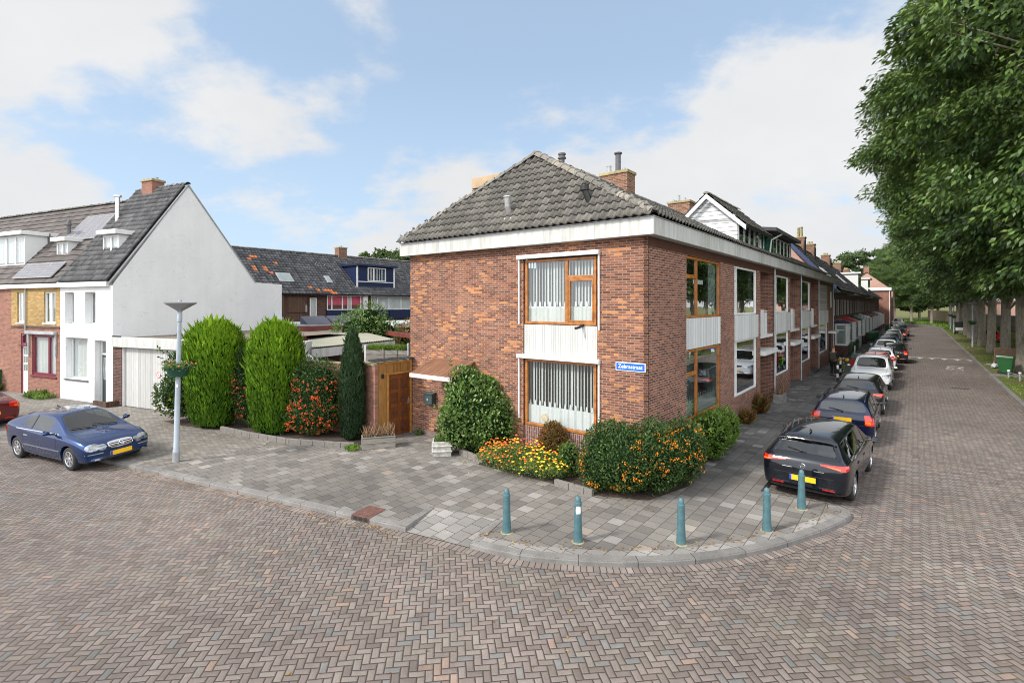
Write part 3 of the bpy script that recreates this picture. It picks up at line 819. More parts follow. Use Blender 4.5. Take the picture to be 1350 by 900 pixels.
def columnar(name, loc, rx, ry, h, mat, spray, dens, label, cat, group=None, seed=1, power=3.0, top=.75, namp=.05, cone=0.0):
    """upright conifer of steep sprays"""
    root = empty(name, (loc[0], loc[1], loc[2] if len(loc) > 2 else PV), random.random()*.5-.25, label, cat, group)
    n = int((2*math.pi*(rx+ry)/2*h + math.pi*rx*ry)*dens)
    def prof(t):
        b = np.clip(t/.08, 0, 1)**.5*.14+.62+.24*np.sin(np.clip(t/.62,0,1)*math.pi/2)
        b = b*(1-cone*t)
        tt = np.clip((t-top)/(1-top), 0, 1)
        return b*np.sqrt(np.clip(1-tt**2.2, 0, 1))
    t = RNG.random(n)**.93; th = RNG.random(n)*2*math.pi
    xs = np.cos(th); ys = np.sin(th)
    base = np.stack([xs*2, ys*2, t*h*.8], 1)
    nn = nz3(base, 2.2, seed)*namp + nz3(np.stack([xs*3.5, ys*3.5, t*h*.9], 1), 3.4, seed+9)*namp*.8
    r = prof(t)*(1+nn)*(.80+.22*RNG.random(n)**1.3)
    # fill the crown cap
    capk = RNG.random(n) < .18; r = np.where(capk & (t > top), r*np.sqrt(RNG.random(n)), r)
    P = np.stack([xs*rx*r, ys*ry*r, .04+t*h*(1+.02*nn)], 1)
    out = np.stack([xs, ys, np.zeros(n)], 1)
    A = out*.38 + np.array([0, 0, 1.0]) + unit(n)*.33
    No = out + unit(n)*.5
    l = spray[0]*(.6+.8*RNG.random(n))*(1+.9*(RNG.random(n) < .06)*(t > .5))
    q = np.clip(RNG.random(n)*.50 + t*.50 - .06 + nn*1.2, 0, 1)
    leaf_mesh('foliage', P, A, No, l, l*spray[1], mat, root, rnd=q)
    seg = 28; rows = 22; vs = []; fs = []
    for i in range(rows):
        tt = i/(rows-1); R_ = float(prof(np.array([tt]))[0])*.80
        for k in range(seg):
            a = 2*math.pi*k/seg; bb = np.array([[math.cos(a)*2, math.sin(a)*2, tt*h*.8]]); q2 = float(nz3(bb, 2.2, seed)[0])*namp
            vs.append((math.cos(a)*rx*R_*(1+q2), math.sin(a)*ry*R_*(1+q2), .04+tt*h*.965))
    for i in range(rows-1):
        for k in range(seg):
            fs.append((i*seg+k, i*seg+(k+1) % seg, (i+1)*seg+(k+1) % seg, (i+1)*seg+k))
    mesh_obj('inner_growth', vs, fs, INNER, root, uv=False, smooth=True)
    mb = MB(); mb.tube([(0,0,0),(0,0,h*.6)], [.07,.04], 8); mb.build('trunk', BARK, root)
    return root

def big_tree(name, h, rad, zc, rz, seed, nclus, nleaf, leaf, mat, label, cat='tree', trunk_r=.31, group=None, limb=True, droop=.8, flat_bottom=None, power=2.3):
    """trunk + limbs, crown of drooping leaf boughs"""
    root = empty(name, (0,0,0), 0, label, cat, group)
    r = random.Random(seed); rg = np.random.default_rng(seed)
    mb = MB(); zb = (flat_bottom or zc-rz)
    pts = [(0,0,-.1),(0,0,.25),(.05,0,1.2),(.02,.05,zb*.8),(r.uniform(-.3,.3),r.uniform(-.3,.3),zc),(0,0,zc+rz*.6)]
    mb.tube(pts, [trunk_r*1.4,trunk_r*1.08,trunk_r,trunk_r*.88,trunk_r*.6,trunk_r*.15], 14)
    d = rg.normal(size=(nclus, 3)); d /= np.linalg.norm(d, axis=1, keepdims=True)
    k = (np.abs(d)**power).sum(1)**(-1/power); s = d*k[:, None]
    q = .55+.45*rg.random(nclus)**.45
    q *= 1+.13*nz3(s*rad, .45, seed)
    tp = np.where(s[:,2] < 0, 1-.42*np.abs(s[:,2]), 1.0)[:, None]*np.array([1,1,0]) + np.array([0,0,1])
    Cn = np.array([0,0,zc]) + s*np.array([rad,rad,rz])*q[:, None]*tp
    lo = Cn[:, 2] < zb+.3; Cn[lo, 2] = zb+.3+rg.random(lo.sum())*1.0
    if limb:
        for i in range(0, nclus, max(1, nclus//46)):
            c = Cn[i]; z0 = max(zb*.75, c[2]-math.hypot(c[0], c[1])*.75-.5)
            m = Vector((c[0]*.45, c[1]*.45, z0+(c[2]-z0)*.62))
            mb.tube([(0,0,z0), m, (c[0]*.93, c[1]*.93, c[2])], [trunk_r*.33, trunk_r*.18, .02], 6, caps=False)
    mb.build('trunk', BARK, root, smooth=True, uv=False)
    rc = rad*.155*(.6+.8*rg.random(nclus))
    n = nclus*nleaf; ci = np.repeat(np.arange(nclus), nleaf)
    e = rg.normal(size=(n, 3)); e /= np.linalg.norm(e, axis=1, keepdims=True); rr = rg.random(n)**.5
    loc = e*rr[:, None]; loc[:, 2] *= .45
    outdir = Cn - np.array([0,0,zc]); outdir[:, 2] *= .25; outdir /= np.maximum(.1, np.linalg.norm(outdir, axis=1, keepdims=True))
    P = Cn[ci] + loc*rc[ci][:, None]
    hr = np.hypot(loc[:, 0], loc[:, 1]); P[:, 2] -= (hr**2)*rc[ci]*.45
    A = outdir[ci]*.55 + loc*.8 + rg.normal(size=(n,3))*.38; A[:, 2] -= droop
    No = rg.normal(size=(n,3))*.55 + np.array([0,0,1.]) + outdir[ci]*.5
    l = leaf[0]*(.65+.6*rg.random(n))
    tone = rg.random(nclus)
    leaf_mesh('crown', P, A, No, l, l*leaf[1], mat, root, rnd=np.clip(rg.random(n)*.62 + tone[ci]*.38, 0, 1))
    return root
# ------------------------------------------------------------------ cars (x forward, y left, origin on the ground under the middle)
MBLACK = BLACK
CARGLS = glass_mat('clear_car_glass', tint=(.46,.52,.51), refl=.85, base=.03)
SEATM = plain('car_seat_fabric', (.055,.055,.06), .8, var=.25)
def body_mesh(st, W, wheels, zmid=.48, rwell=.36, wy=.80):
    """st: list of (x, wfrac, zb, hb, hr or None, wr) -> (body Mesh, dict of glass meshes)"""
    prof = []; n = len(st)
    for (x, wf, zb, hb, hr, wr) in st:
        w = W/2*wf
        zm = zb + (hb-zb)*.42
        low = [(0, zb), (w*.72, zb), (w*.95, zb+.05), (w*1.0, zm), (w*1.0, zb+(hb-zb)*.74), (w*.975, hb-.05), (w*.925, hb)]
        if hr is None: top = [(w*.87, hb+.022), (w*.80, hb+.034), (w*.42, hb+.055), (0, hb+.06)]
        else: top = [(W/2*wr, hr-.075), (W/2*wr*.90, hr-.022), (W/2*wr*.5, hr-.003), (0, hr)]
        prof.append([(x, a, b) for a, b in low+top])
    m = len(prof[0]); verts = []; idx = {}
    for i in range(n):
        for j in range(m):
            x, y, z = prof[i][j]
            idx[i, j, 1] = len(verts); verts.append((x, y, z))
            if y > 1e-6: idx[i, j, -1] = len(verts); verts.append((x, -y, z))
            else: idx[i, j, -1] = idx[i, j, 1]
    faces = []; mi = []
    cab = [s[4] is not None for s in st]; hr_top = max(s[4] or 0 for s in st)
    for i in range(n-1):
        for j in range(m-1):
            g = 0
            if j == 0 or j == 1: g = 1
            if cab[i] and cab[i+1] and j == 6: g = 2
            if i == 2 and j == 7 and not cab[i] and W > 1.80 and st[0][0] > -2.25 and hr_top < 1.5: g = 1
            if cab[i] != cab[i+1]:
                if j in (8, 9): g = 3 if cab[i] else 4
                if j == 6: g = 5 if cab[i] else 0
            for sgn in (1, -1):
                f = (idx[i,j,sgn], idx[i+1,j,sgn], idx[i+1,j+1,sgn], idx[i,j+1,sgn])
                f = f[::-1] if sgn == 1 else f
                f = tuple(dict.fromkeys(f)); faces.append(f); mi.append(g)
    for i in (0, n-1):
        for j in range(m-1):
            f = [idx[i,j,1], idx[i,j+1,1], idx[i,j+1,-1], idx[i,j,-1]]
            if i == n-1: f = f[::-1]
            f = tuple(dict.fromkeys(f))
            if len(f) > 2: faces.append(f); mi.append(1 if j == 0 else 0)
    me = bpy.data.meshes.new('b'); me.from_pydata(verts, [], faces)
    bm = bmesh.new(); bm.from_mesh(me)
    bmesh.ops.recalc_face_normals(bm, faces=bm.faces[:])
    for f, g in zip(bm.faces, mi): f.material_index = g; f.smooth = True
    cl = bm.edges.layers.float.new('crease_edge')
    bm.verts.ensure_lookup_table()
    for e in bm.edges:
        fs = [f.material_index for f in e.link_faces]
        if len(fs) == 2 and fs[0] != fs[1] and (0 in fs or 2 in fs): e[cl] = .45
        a, b = e.verts
        if abs(a.co.x-b.co.x) > .05 and a.co.z > .5 and abs(abs(a.co.y)-abs(b.co.y)) < .2:
            ja = [j for (i, j, s_), k in idx.items() if k == a.index]; jb = [j for (i, j, s_), k in idx.items() if k == b.index]
            if 6 in ja and 6 in jb: e[cl] = max(e[cl], .35)
            if 5 in ja and 5 in jb: e[cl] = max(e[cl], .25)
    bm.to_mesh(me); bm.free()
    for k in range(6): me.materials.append([MBLACK, MBLACK, CARGL, CARGL, CARGL, BLACK][k] if k else None)
    o = bpy.data.objects.new('tmp', me); COL.objects.link(o)
    sm = o.modifiers.new('s', 'SUBSURF'); sm.levels = 3; sm.render_levels = 3
    # wheel housings
    cuts = []
    for wx in wheels:
        for sg in (1, -1):
            c = MB(); c.lathe([(0, 0), (rwell, 0), (rwell, .5), (0, .5)], 28, (wx, 0, .315), 'y')
            q = c.build('cut', [BLACK], None, uv=False); 
            for v in q.data.vertices: v.co.y = (-v.co.y - 0 + wy*W/2/.9 - .28 + 0) if False else v.co.y
            for v in q.data.vertices:
                t = -v.co.y   # 0..0.5
                v.co.y = sg*((W/2-.27) + t)
            cuts.append(q)
    bmc = bmesh.new()
    for q in cuts: bmc.from_mesh(q.data)
    bmesh.ops.recalc_face_normals(bmc, faces=bmc.faces[:])
    for f in bmc.faces: f.material_index = 0
    cm = bpy.data.meshes.new('cuts'); bmc.to_mesh(cm); bmc.free(); cm.materials.append(BLACK)
    co = bpy.data.objects.new('cuts', cm); COL.objects.link(co)
    for q in cuts: bpy.data.objects.remove(q)
    bo = o.modifiers.new('b', 'BOOLEAN'); bo.operation = 'DIFFERENCE'; bo.object = co; bo.solver = 'EXACT'
    try: bo.material_mode = 'TRANSFER'
    except Exception: pass
    dg = bpy.context.evaluated_depsgraph_get(); ev = o.evaluated_get(dg)
    res = bpy.data.meshes.new_from_object(ev)
    bpy.data.objects.remove(o); bpy.data.objects.remove(co)
    # names of the material slots in res may have been merged: find them again
    bm = bmesh.new(); bm.from_mesh(res)
    mats = [x for x in res.materials]
    bvh = BVHTree.FromBMesh(bm)
    # inset the glass a little with a black seal
    gl = {}
    for key in (2, 3, 4):
        fs = [f for f in bm.faces if f.material_index == key]
        if not fs: continue
        r = bmesh.ops.inset_region(bm, faces=fs, thickness=.022, depth=-.004, use_even_offset=True)
        for f in r['faces']: f.material_index = 1; f.smooth = True
    for key, nm in ((2, 'side_window'), (3, 'windscreen'), (4, 'rear_window')):
        g = bm.copy(); bmesh.ops.delete(g, geom=[f for f in g.faces if f.material_index != key], context='FACES')
        mm = bpy.data.meshes.new(nm); 
        for f in g.faces: f.material_index = 0
        g.to_mesh(mm); g.free(); mm.materials.append(CARGL); gl[nm] = mm
    bmesh.ops.delete(bm, geom=[f for f in bm.faces if f.material_index in (2, 3, 4)], context='FACES')
    for f in bm.faces: f.material_index = 0 if f.material_index == 0 else 1
    bm.to_mesh(res); bm.free()
    res.materials.clear(); res.materials.append(None); res.materials.append(BLACK)
    return res, gl, bvh

def decal(bvh, origin, dirv, A, cols, mat, name, parent, off=.006, nb=3, skirt=.01, smooth=True, Z=Vector((0,0,1))):
    """cols: [(a, z0, z1)] columns of a patch laid on the surface along dirv"""
    origin = Vector(origin); dirv = Vector(dirv).normalized(); A = Vector(A)
    vs = []; ok = True; last = None
    for (a, z0, z1) in cols:
        for k in range(nb+1):
            z = z0+(z1-z0)*k/nb
            s = origin + A*a + Z*z
            h, nn, i, d = bvh.ray_cast(s, dirv)
            if h is None: h = last if last is not None else s + dirv*2
            else: h = h - dirv*off; last = h
            vs.append(h.copy())
    n = len(cols); fs = []
    for i in range(n-1):
        for k in range(nb):
            q = (i*(nb+1)+k, (i+1)*(nb+1)+k, (i+1)*(nb+1)+k+1, i*(nb+1)+k+1); fs.append(q)
    ring = [i*(nb+1) for i in range(n)] + [(n-1)*(nb+1)+k for k in range(1, nb+1)] + [i*(nb+1)+nb for i in range(n-2, -1, -1)] + [k for k in range(nb-1, 0, -1)]
    b = len(vs); vs += [vs[i] + dirv*skirt for i in ring]
    for i in range(len(ring)):
        fs.append((ring[i], b+i, b+(i+1) % len(ring), ring[(i+1) % len(ring)]))
    if A.cross(Z).dot(dirv) > 0: fs = [f[::-1] for f in fs]
    return mesh_obj(name, vs, fs, mat, parent, uv=False, smooth=False)

def oval(cx, cz, rx, rz, n=12, p=2.0):
    out = []
    for i in range(n+1):
        a = -math.cos(math.pi*i/n); h = rz*max(.02, (1-abs(a)**p))**(1/p); out.append((cx+a*rx, cz-h, cz+h))
    return out
def rect(a0, a1, z0, z1, n=6, dz0=0, dz1=0, shear=0):
    return [(a0+(a1-a0)*i/n, z0+dz0*i/n, z1+dz1*i/n) for i in range(n+1)]

def wheel_set(parent, wheels, W, r=.315, spokes=7, rimm=None, steer=0.0):
    rimm = rimm or ALU
    for wx in wheels:
        for sg in (1, -1):
            e = bpy.data.objects.new('wheel', None); e.empty_display_size = .1; link(e, parent)
            e.location = (wx, sg*(W/2-.035), r)
            e.rotation_euler = (0, 0, (0 if sg == 1 else math.pi) + (steer if wx > 0 else 0))
            t = MB(); ri = r*.66
            t.lathe([(ri, .0), (ri+.02, -.005), (r-.02, .0), (r, .03), (r, .17), (r-.02, .2), (ri, .19)], 32, (0,0,0), 'y')
            # lathe 'y' runs to -h: flip so the outer side is +y
            for v in t.v: v.y = v.y + 0.0
            t.build('tyre', RUBBER, e, smooth=True, uv=False)
            m = MB(); m.lathe([(ri+.003, .0), (ri-.012, -.004), (ri-.02, .01), (ri-.03, .09)], 32, (0,0,0), 'y')
            m.lathe([(0, .085), (ri-.02, .09)], 24, (0,0,0), 'y', 1)
            m.lathe([(0, -.004), (.035, 0), (.06, .03), (.06, .05)], 16, (0,0,0), 'y')
            for k in range(spokes):
                a = 2*math.pi*k/spokes; c, s_ = math.cos(a), math.sin(a); w0, w1 = .028, .020
                P = lambda rr, w, y: (c*rr - s_*w, y, s_*rr + c*w)
                m.add([P(.04,-w0,-.008), P(.04,w0,-.008), P(ri-.01,w1,-.002), P(ri-.01,-w1,-.002), P(.04,-w0,-.05), P(.04,w0,-.05), P(ri-.01,w1,-.05), P(ri-.01,-w1,-.05)],
                      [(0,1,2,3),(0,4,5,1),(1,5,6,2),(2,6,7,3),(3,7,4,0)])
            m.build('rim', [rimm, BLACK], e, uv=False, bevel=0)

CARS = {
 # rows: x, width frac, underside, belt, roof (None outside the cabin), roof width frac
 'hatch': dict(W=1.81, wheels=(1.30,-1.36), r=.325, st=[(-2.21,.70,.36,.66,None,0),(-2.16,.88,.25,.88,None,0),(-2.03,.965,.20,.975,None,0),(-1.66,1.0,.19,.985,1.375,.66),(-1.05,1.0,.18,.965,1.45,.72),(-.15,1.0,.18,.945,1.48,.74),(.42,1.0,.18,.935,1.44,.72),(1.12,1.0,.18,.93,None,0),(1.65,.985,.2,.85,None,0),(2.0,.93,.22,.74,None,0),(2.16,.80,.28,.60,None,0)]),
 'coupe': dict(W=1.73, wheels=(1.33,-1.39), r=.31, st=[(-2.16,.82,.34,.80,None,0),(-2.10,.92,.24,.96,None,0),(-1.92,.97,.2,1.01,None,0),(-1.22,1.0,.18,.96,1.28,.62),(-.75,1.0,.18,.93,1.355,.67),(-.15,1.0,.17,.905,1.38,.70),(.28,1.0,.17,.89,1.335,.68),(1.08,1.0,.17,.87,None,0),(1.60,.98,.18,.81,None,0),(1.98,.93,.2,.70,None,0),(2.16,.80,.28,.56,None,0)]),
 'wagon': dict(W=1.74, wheels=(1.29,-1.25), r=.31, st=[(-2.18,.90,.30,.74,None,0),(-2.14,.97,.24,.90,None,0),(-2.08,.99,.2,.955,None,0),(-1.86,1.0,.19,.955,1.38,.74),(-1.2,1.0,.18,.95,1.45,.76),(-.15,1.0,.18,.94,1.46,.77),(.42,1.0,.18,.93,1.42,.75),(1.14,1.0,.18,.92,None,0),(1.62,.985,.2,.86,None,0),(2.05,.94,.22,.74,None,0),(2.18,.84,.28,.58,None,0)]),
 'suv': dict(W=1.84, wheels=(1.32,-1.32), r=.35, st=[(-2.20,.88,.38,.85,None,0),(-2.16,.96,.3,1.0,None,0),(-2.08,.985,.26,1.08,None,0),(-1.80,1.0,.24,1.08,1.56,.72),(-1.15,1.0,.23,1.06,1.63,.74),(-.15,1.0,.23,1.04,1.64,.76),(.42,1.0,.23,1.03,1.60,.74),(1.10,1.0,.23,1.02,None,0),(1.65,.985,.25,.97,None,0),(2.05,.94,.28,.86,None,0),(2.2,.82,.34,.68,None,0)]),
 'sedan': dict(W=1.80, wheels=(1.36,-1.37), r=.32, st=[(-2.30,.84,.34,.78,None,0),(-2.26,.93,.24,.93,None,0),(-1.75,.985,.2,.985,None,0),(-1.05,1.0,.18,.965,1.36,.66),(-.6,1.0,.18,.95,1.42,.70),(-.1,1.0,.18,.94,1.43,.72),(.42,1.0,.18,.93,1.39,.70),(1.15,1.0,.18,.91,None,0),(1.7,.98,.2,.85,None,0),(2.1,.92,.22,.73,None,0),(2.28,.78,.28,.58,None,0)]),
 'small': dict(W=1.66, wheels=(1.16,-1.16), r=.30, st=[(-1.84,.86,.32,.72,None,0),(-1.80,.95,.24,.88,None,0),(-1.74,.985,.2,.96,None,0),(-1.50,1.0,.19,.96,1.40,.70),(-.95,1.0,.18,.95,1.48,.74),(-.15,1.0,.18,.94,1.49,.75),(.42,1.0,.18,.93,1.45,.73),(1.08,1.0,.18,.93,None,0),(1.45,.98,.2,.87,None,0),(1.72,.92,.22,.74,None,0),(1.85,.80,.28,.58,None,0)]),
}
_body = {}
def get_body(kind):
    if kind not in _body:
        s = CARS[kind]; _body[kind] = body_mesh(s['st'], s['W'], s['wheels'], rwell=s['r']+.05)
    return _body[kind]

def car(name, kind, pm, loc, rz, label, cat='car', group=None, plate_f=True, plate_r=True, detail=2, lights='std', roofrails=False, spokes=7, z=0.0, tilt=0.0, mirror_mat=None, glass=None, black_sill=False):
    S = CARS[kind]; W = S['W']; body, gl, bvh = get_body(kind); st = S['st']; xf, xr = st[-1][0], st[0][0]
    hb0 = st[5][3]
    root = empty(name, (loc[0], loc[1], z), rz, label, cat, group); root.rotation_euler = (tilt, 0, rz)
    bme = body.copy(); bme.materials[0] = pm
    b = bpy.data.objects.new('body', bme); link(b, root)
    for k, mm in gl.items():
        if glass: mm = mm.copy(); mm.materials[0] = glass
        link(bpy.data.objects.new(k, mm), root)
    wheel_set(root, S['wheels'], W, S['r'], spokes)
    if glass:    # seats, dashboard and steering wheel show through the clear glass
        zf = .16; xs_ = (-.15, -1.0)
        for xx in xs_:
            for sg in (1, -1):
                m = MB(); m.box(xx-.25, xx+.28, sg*.37-.24, sg*.37+.24, .30, .50); m.add([(xx-.38,sg*.37-.23,.46),(xx-.38,sg*.37+.23,.46),(xx-.22,sg*.37+.23,.46),(xx-.22,sg*.37-.23,.46),(xx-.55,sg*.37-.19,1.02),(xx-.55,sg*.37+.19,1.02),(xx-.43,sg*.37+.19,1.04),(xx-.43,sg*.37-.19,1.04)], [(0,1,5,4),(1,2,6,5),(2,3,7,6),(3,0,4,7),(4,5,6,7)])
                m.box(xx-.57, xx-.47, sg*.37-.12, sg*.37+.12, 1.07, 1.22); m.build('seat', SEATM, root, bevel=.03)
        m = MB(); m.box(st[7][0]-.42, st[7][0]+.02, -W/2*.8, W/2*.8, .55, hb0-.06); m.build('dashboard', SEATM, root, bevel=.04)
        m = MB(); n_ = 18; m.tube([(st[7][0]-.55+.05*math.sin(2*math.pi*k/n_), .37+math.cos(2*math.pi*k/n_)*.17, hb0-.04+math.sin(2*math.pi*k/n_)*.16) for k in range(n_+1)], .014, 6, caps=False); m.build('steering_wheel', BLACK, root)
        m = MB(); m.box(xr+.25, xf-.6, -W/2*.86, W/2*.86, .27, .29); m.box(xr+.25, -1.45, -W/2*.8, W/2*.8, .29, hb0-.12); m.build('cabin_floor', DARKIN, root)
    # pillars on the side glass
    hb = st[5][3]
    sides = ((1, Vector((0, 3, 0)), Vector((0,-1,0))), (-1, Vector((0,-3,0)), Vector((0,1,0))))
    for sg, og, dv in sides:
        if kind == 'coupe': px = [(-.62, .05)]
        else: px = [(-.28, .075), (-1.18, .07)]
        for (x, w) in px:
            decal(bvh, og, dv, (1,0,0), rect(x-w/2, x+w/2, hb+.02, st[5][4]-.10, 2), BLACK, 'pillar', root, off=.004, nb=5)
        # door seams
        seams = ([-.95, .78] if kind == 'coupe' else [-1.12, -.25, .80])
        mb = None
        for x in seams:
            decal(bvh, og, dv, (1,0,0), rect(x-.007, x+.007, .30, hb-.03, 1), BLACK, 'door_seam', root, off=.0015, nb=8, skirt=.002)
        decal(bvh, og, dv, (1,0,0), rect(seams[0], seams[-1], .282, .296, 10), BLACK, 'door_seam', root, off=.0015, nb=1, skirt=.002)
        hx = [(-.80, .02)] if kind == 'coupe' else [(-1.02, 0), (-.12, 0)]
        for x, _ in hx:
            hnd = MB(); y = sg*(W/2+.010); hnd.box(x-.09, x+.09, min(y, y-sg*.03), max(y, y-sg*.03), hb-.17, hb-.14)
            hnd.build('door_handle', ALU if kind == 'coupe' else pm, root, bevel=.008)
        # mirror
        mr = MB(); mx = .70 if kind != 'coupe' else .62
        mr.ico((mx, sg*(W/2+.12), hb+.06), .1, 0, (.75, 1.15, .72)); 
        mi_ = mr.build('mirror', mirror_mat or pm, root, smooth=True, uv=False)
        ssf = mi_.modifiers.new('s', 'SUBSURF'); ssf.levels = 2; ssf.render_levels = 2
        arm = MB(); arm.tube([(mx+.02, sg*(W/2-.06), hb+.0), (mx, sg*(W/2+.08), hb+.03)], .025, 6); arm.build('mirror_arm', BLACK, mi_)
        g = MB(); g.lathe([(0,0),(.062,0)], 12, (mx-.078, sg*(W/2+.12), hb+.06), 'x'); g.build('mirror_glass', CARGL2, mi_)
        if kind == 'coupe' or black_sill:
            decal(bvh, og, dv, (1,0,0), rect(-.98, .92, .47, .49, 14), CHROME if kind == 'coupe' else BLACK, 'side_strip', root, off=.012, nb=1)
    fo, fd = Vector((4,0,0)), Vector((-1,0,0)); ro, rd = Vector((-4,0,0)), Vector((1,0,0))
    Y = (0,1,0)
    hbf = st[-2][3]; zt = st[-3][3]
    # front
    for sg in (1, -1):
        og = Vector((4, sg*1.9, 0)); dv = Vector((-1, -sg*.42, 0)).normalized(); Ax = Vector((dv.y, -dv.x, 0))*(1)
        o2 = Vector((xf-.12, sg*(W/2-.26), 0)) - dv*2; 
        if lights == 'twin':
            d1 = Vector((-1, -sg*.35, -.25)).normalized(); A1 = Vector((-d1.y, d1.x, 0)).normalized(); Z1 = d1.cross(A1); Z1 = Z1 if Z1.z > 0 else -Z1
            for (yy, zz, rx, rz_) in ((W/2-.24, .64, .165, .10), (W/2-.45, .60, .10, .085)):
                o3 = Vector((xf-.1, sg*yy, zz)) - d1*1.2
                decal(bvh, o3, d1, A1, oval(0, 0, rx, rz_, 14), CLENS, 'headlight', root, off=.016, nb=8, skirt=.03, Z=Z1)
        else:
            z0 = hbf-.17
            cols = [(-.17, z0+.03, z0+.05+.05), (-.1, z0+.01, z0+.12), (0, z0, z0+.14), (.1, z0, z0+.155), (.2, z0+.03, z0+.17), (.27, z0+.09, z0+.175)]
            cols = cols if sg == 1 else [(-a, p, q) for a, p, q in cols][::-1]
            A1 = Vector((-dv.y, dv.x, 0)); A1 = A1 if A1.y > 0 else -A1
            decal(bvh, o2, dv, A1, cols, CLENS, 'headlight', root, off=.012, nb=4)
        # fog lights
        decal(bvh, fo, fd, Y, oval(sg*(W/2-.30), st[-2][2]+.10, .06, .035, 8), CLENS, 'fog_light', root, off=.008, nb=4)
    # grille and air intake
    if lights == 'twin':
        gz = .60; gcols = [(-.30, gz+.01, gz+.10), (-.24, gz-.035, gz+.115), (-.1, gz-.05, gz+.125), (.1, gz-.05, gz+.125), (.24, gz-.035, gz+.115), (.30, gz+.01, gz+.10)]
        gzz = [(a, p-.015, q-.015) for a, p, q in gcols]
        g = decal(bvh, fo, fd, Y, gzz, CHROME, 'grille', root, off=.012, nb=4)
        for k in range(3):
            decal(bvh, fo, fd, Y, rect(-.27, .27, gz-.035+k*.04, gz-.018+k*.04, 8), BLACK, 'grille_slot', g, off=.016, nb=1, skirt=.003)
        e = MB(); e.lathe([(.055, -.01), (.062, .0), (.055, .012), (.047, .0), (.055, -.01)], 20, (xf-.0, 0, gz+.035), 'x')
        for k in range(3):
            a = math.pi/2 + k*2*math.pi/3; e.tube([(xf+.0, 0, gz+.035), (xf+.0, math.cos(a)*.05, gz+.035+math.sin(a)*.05)], [.009, .003], 5)
        e.build('star_badge', CHROME, g, uv=False)
    else:
        decal(bvh, fo, fd, Y, rect(-.33, .33, hbf-.13, hbf-.03, 8), BLACK, 'grille', root, off=.006, nb=3)
    decal(bvh, fo, fd, Y, [(-.48, st[-2][2]+.08, st[-2][2]+.12), (-.36, st[-2][2]+.04, st[-2][2]+.17), (.36, st[-2][2]+.04, st[-2][2]+.17), (.48, st[-2][2]+.08, st[-2][2]+.12)], BLACK, 'air_intake', root, off=.004, nb=2)
    for on, og, dv, zc, x in ((plate_f, fo, fd, st[-2][2]+.20, xf), (plate_r, ro, rd, .52 if kind in ('hatch', 'suv') else (.80 if kind == 'wagon' else .56), xr)):
        if not on: continue
        h, nn, i_, d_ = bvh.ray_cast(og+Vector((0,.25,zc)), dv)
        h2, *_ = bvh.ray_cast(og+Vector((0,0,zc)), dv)
        xx = h2.x - dv.x*.014
        p = MB(); p.box(min(xx, xx+dv.x*.03), max(xx, xx+dv.x*.03), -.26, .26, zc-.057, zc+.057)
        pl = p.build('license_plate', PLATE, root)
        sx = 1 if dv.x < 0 else -1
        q = MB(); xe = xx - dv.x*.002; ya, yb = sorted((sx*-.26, sx*-.218)); q.box(min(xe, xe+dv.x*.01), max(xe, xe+dv.x*.01), ya, yb, zc-.056, zc+.056); q.build('plate_band', EUBLUE, pl)
    # rear lights
    for sg in (1, -1):
        dv = Vector((1, -sg*.45, 0)).normalized(); A1 = Vector((-dv.y, dv.x, 0)); A1 = A1 if A1.y > 0 else -A1
        o2 = Vector((xr+.10, sg*(W/2-.20), 0)) - dv*2
        if kind == 'hatch':
            z0 = .80; cols = [(-.36, z0+.07, z0+.10), (-.24, z0+.055, z0+.105), (-.1, z0+.035, z0+.11), (0, z0+.01, z0+.115), (.10, z0+.0, z0+.12), (.19, z0+.03, z0+.115)]
        elif kind in ('wagon', 'small', 'suv'):
            z0 = .66 if kind != 'suv' else .78; cols = [(-.10, z0+.02, z0+.30), (-.06, z0, z0+.31), (.05, z0, z0+.31), (.14, z0+.02, z0+.30)]
        else:
            z0 = .70; cols = [(-.22, z0+.06, z0+.20), (-.1, z0+.02, z0+.22), (0, z0, z0+.22), (.10, z0, z0+.21), (.20, z0+.02, z0+.19)]
        cols = cols if sg == 1 else [(-a, p, q) for a, p, q in cols][::-1]
        t = decal(bvh, o2, dv, A1, cols, REDL, 'tail_light', root, off=.014, nb=4)
        k = len(cols)//2
        c2 = [(a, p+(q-p)*.15, p+(q-p)*.45) for a, p, q in (cols[k-1:k+2] if sg == 1 else cols[k-1:k+2])]
        decal(bvh, o2, dv, A1, c2, ORL, 'indicator_lens', t, off=.019, nb=2, skirt=.004)
        decal(bvh, ro, rd, Y, rect(sg*(W/2-.40)-.12, sg*(W/2-.40)+.12, .345, .375, 4), REDL, 'rear_reflector', root, off=.006, nb=1)
    zb0 = st[1][2]
    decal(bvh, ro, rd, Y, [(-.66, zb0+.03, zb0+.07), (-.5, zb0+.02, zb0+.11), (.5, zb0+.02, zb0+.11), (.66, zb0+.03, zb0+.07)], BLACK, 'rear_valance', root, off=.004, nb=1)
    for sg in (1, -1):   # bright window line
        decal(bvh, Vector((0, sg*3, 0)), Vector((0,-sg,0)), (1,0,0), rect(-1.35, .80, hb0-.012, hb0+.006, 12), CHROME if kind in ('hatch','coupe','sedan') else BLACK, 'window_line', root, off=.004, nb=1, skirt=.003)
        if lights == 'twin': decal(bvh, fo, fd, Y, rect(sg*.60-.18, sg*.60+.18, .455, .475, 6), CHROME, 'bumper_strip', root, off=.008, nb=1)
    # tailgate seams, wiper, bumper strip, antenna
    zb_ = .60 if kind in ('hatch', 'suv') else .64
    decal(bvh, ro, rd, Y, rect(-.60, .60, zb_, zb_+.013, 10), BLACK, 'tailgate_seam', root, off=.001, nb=1, skirt=.002)
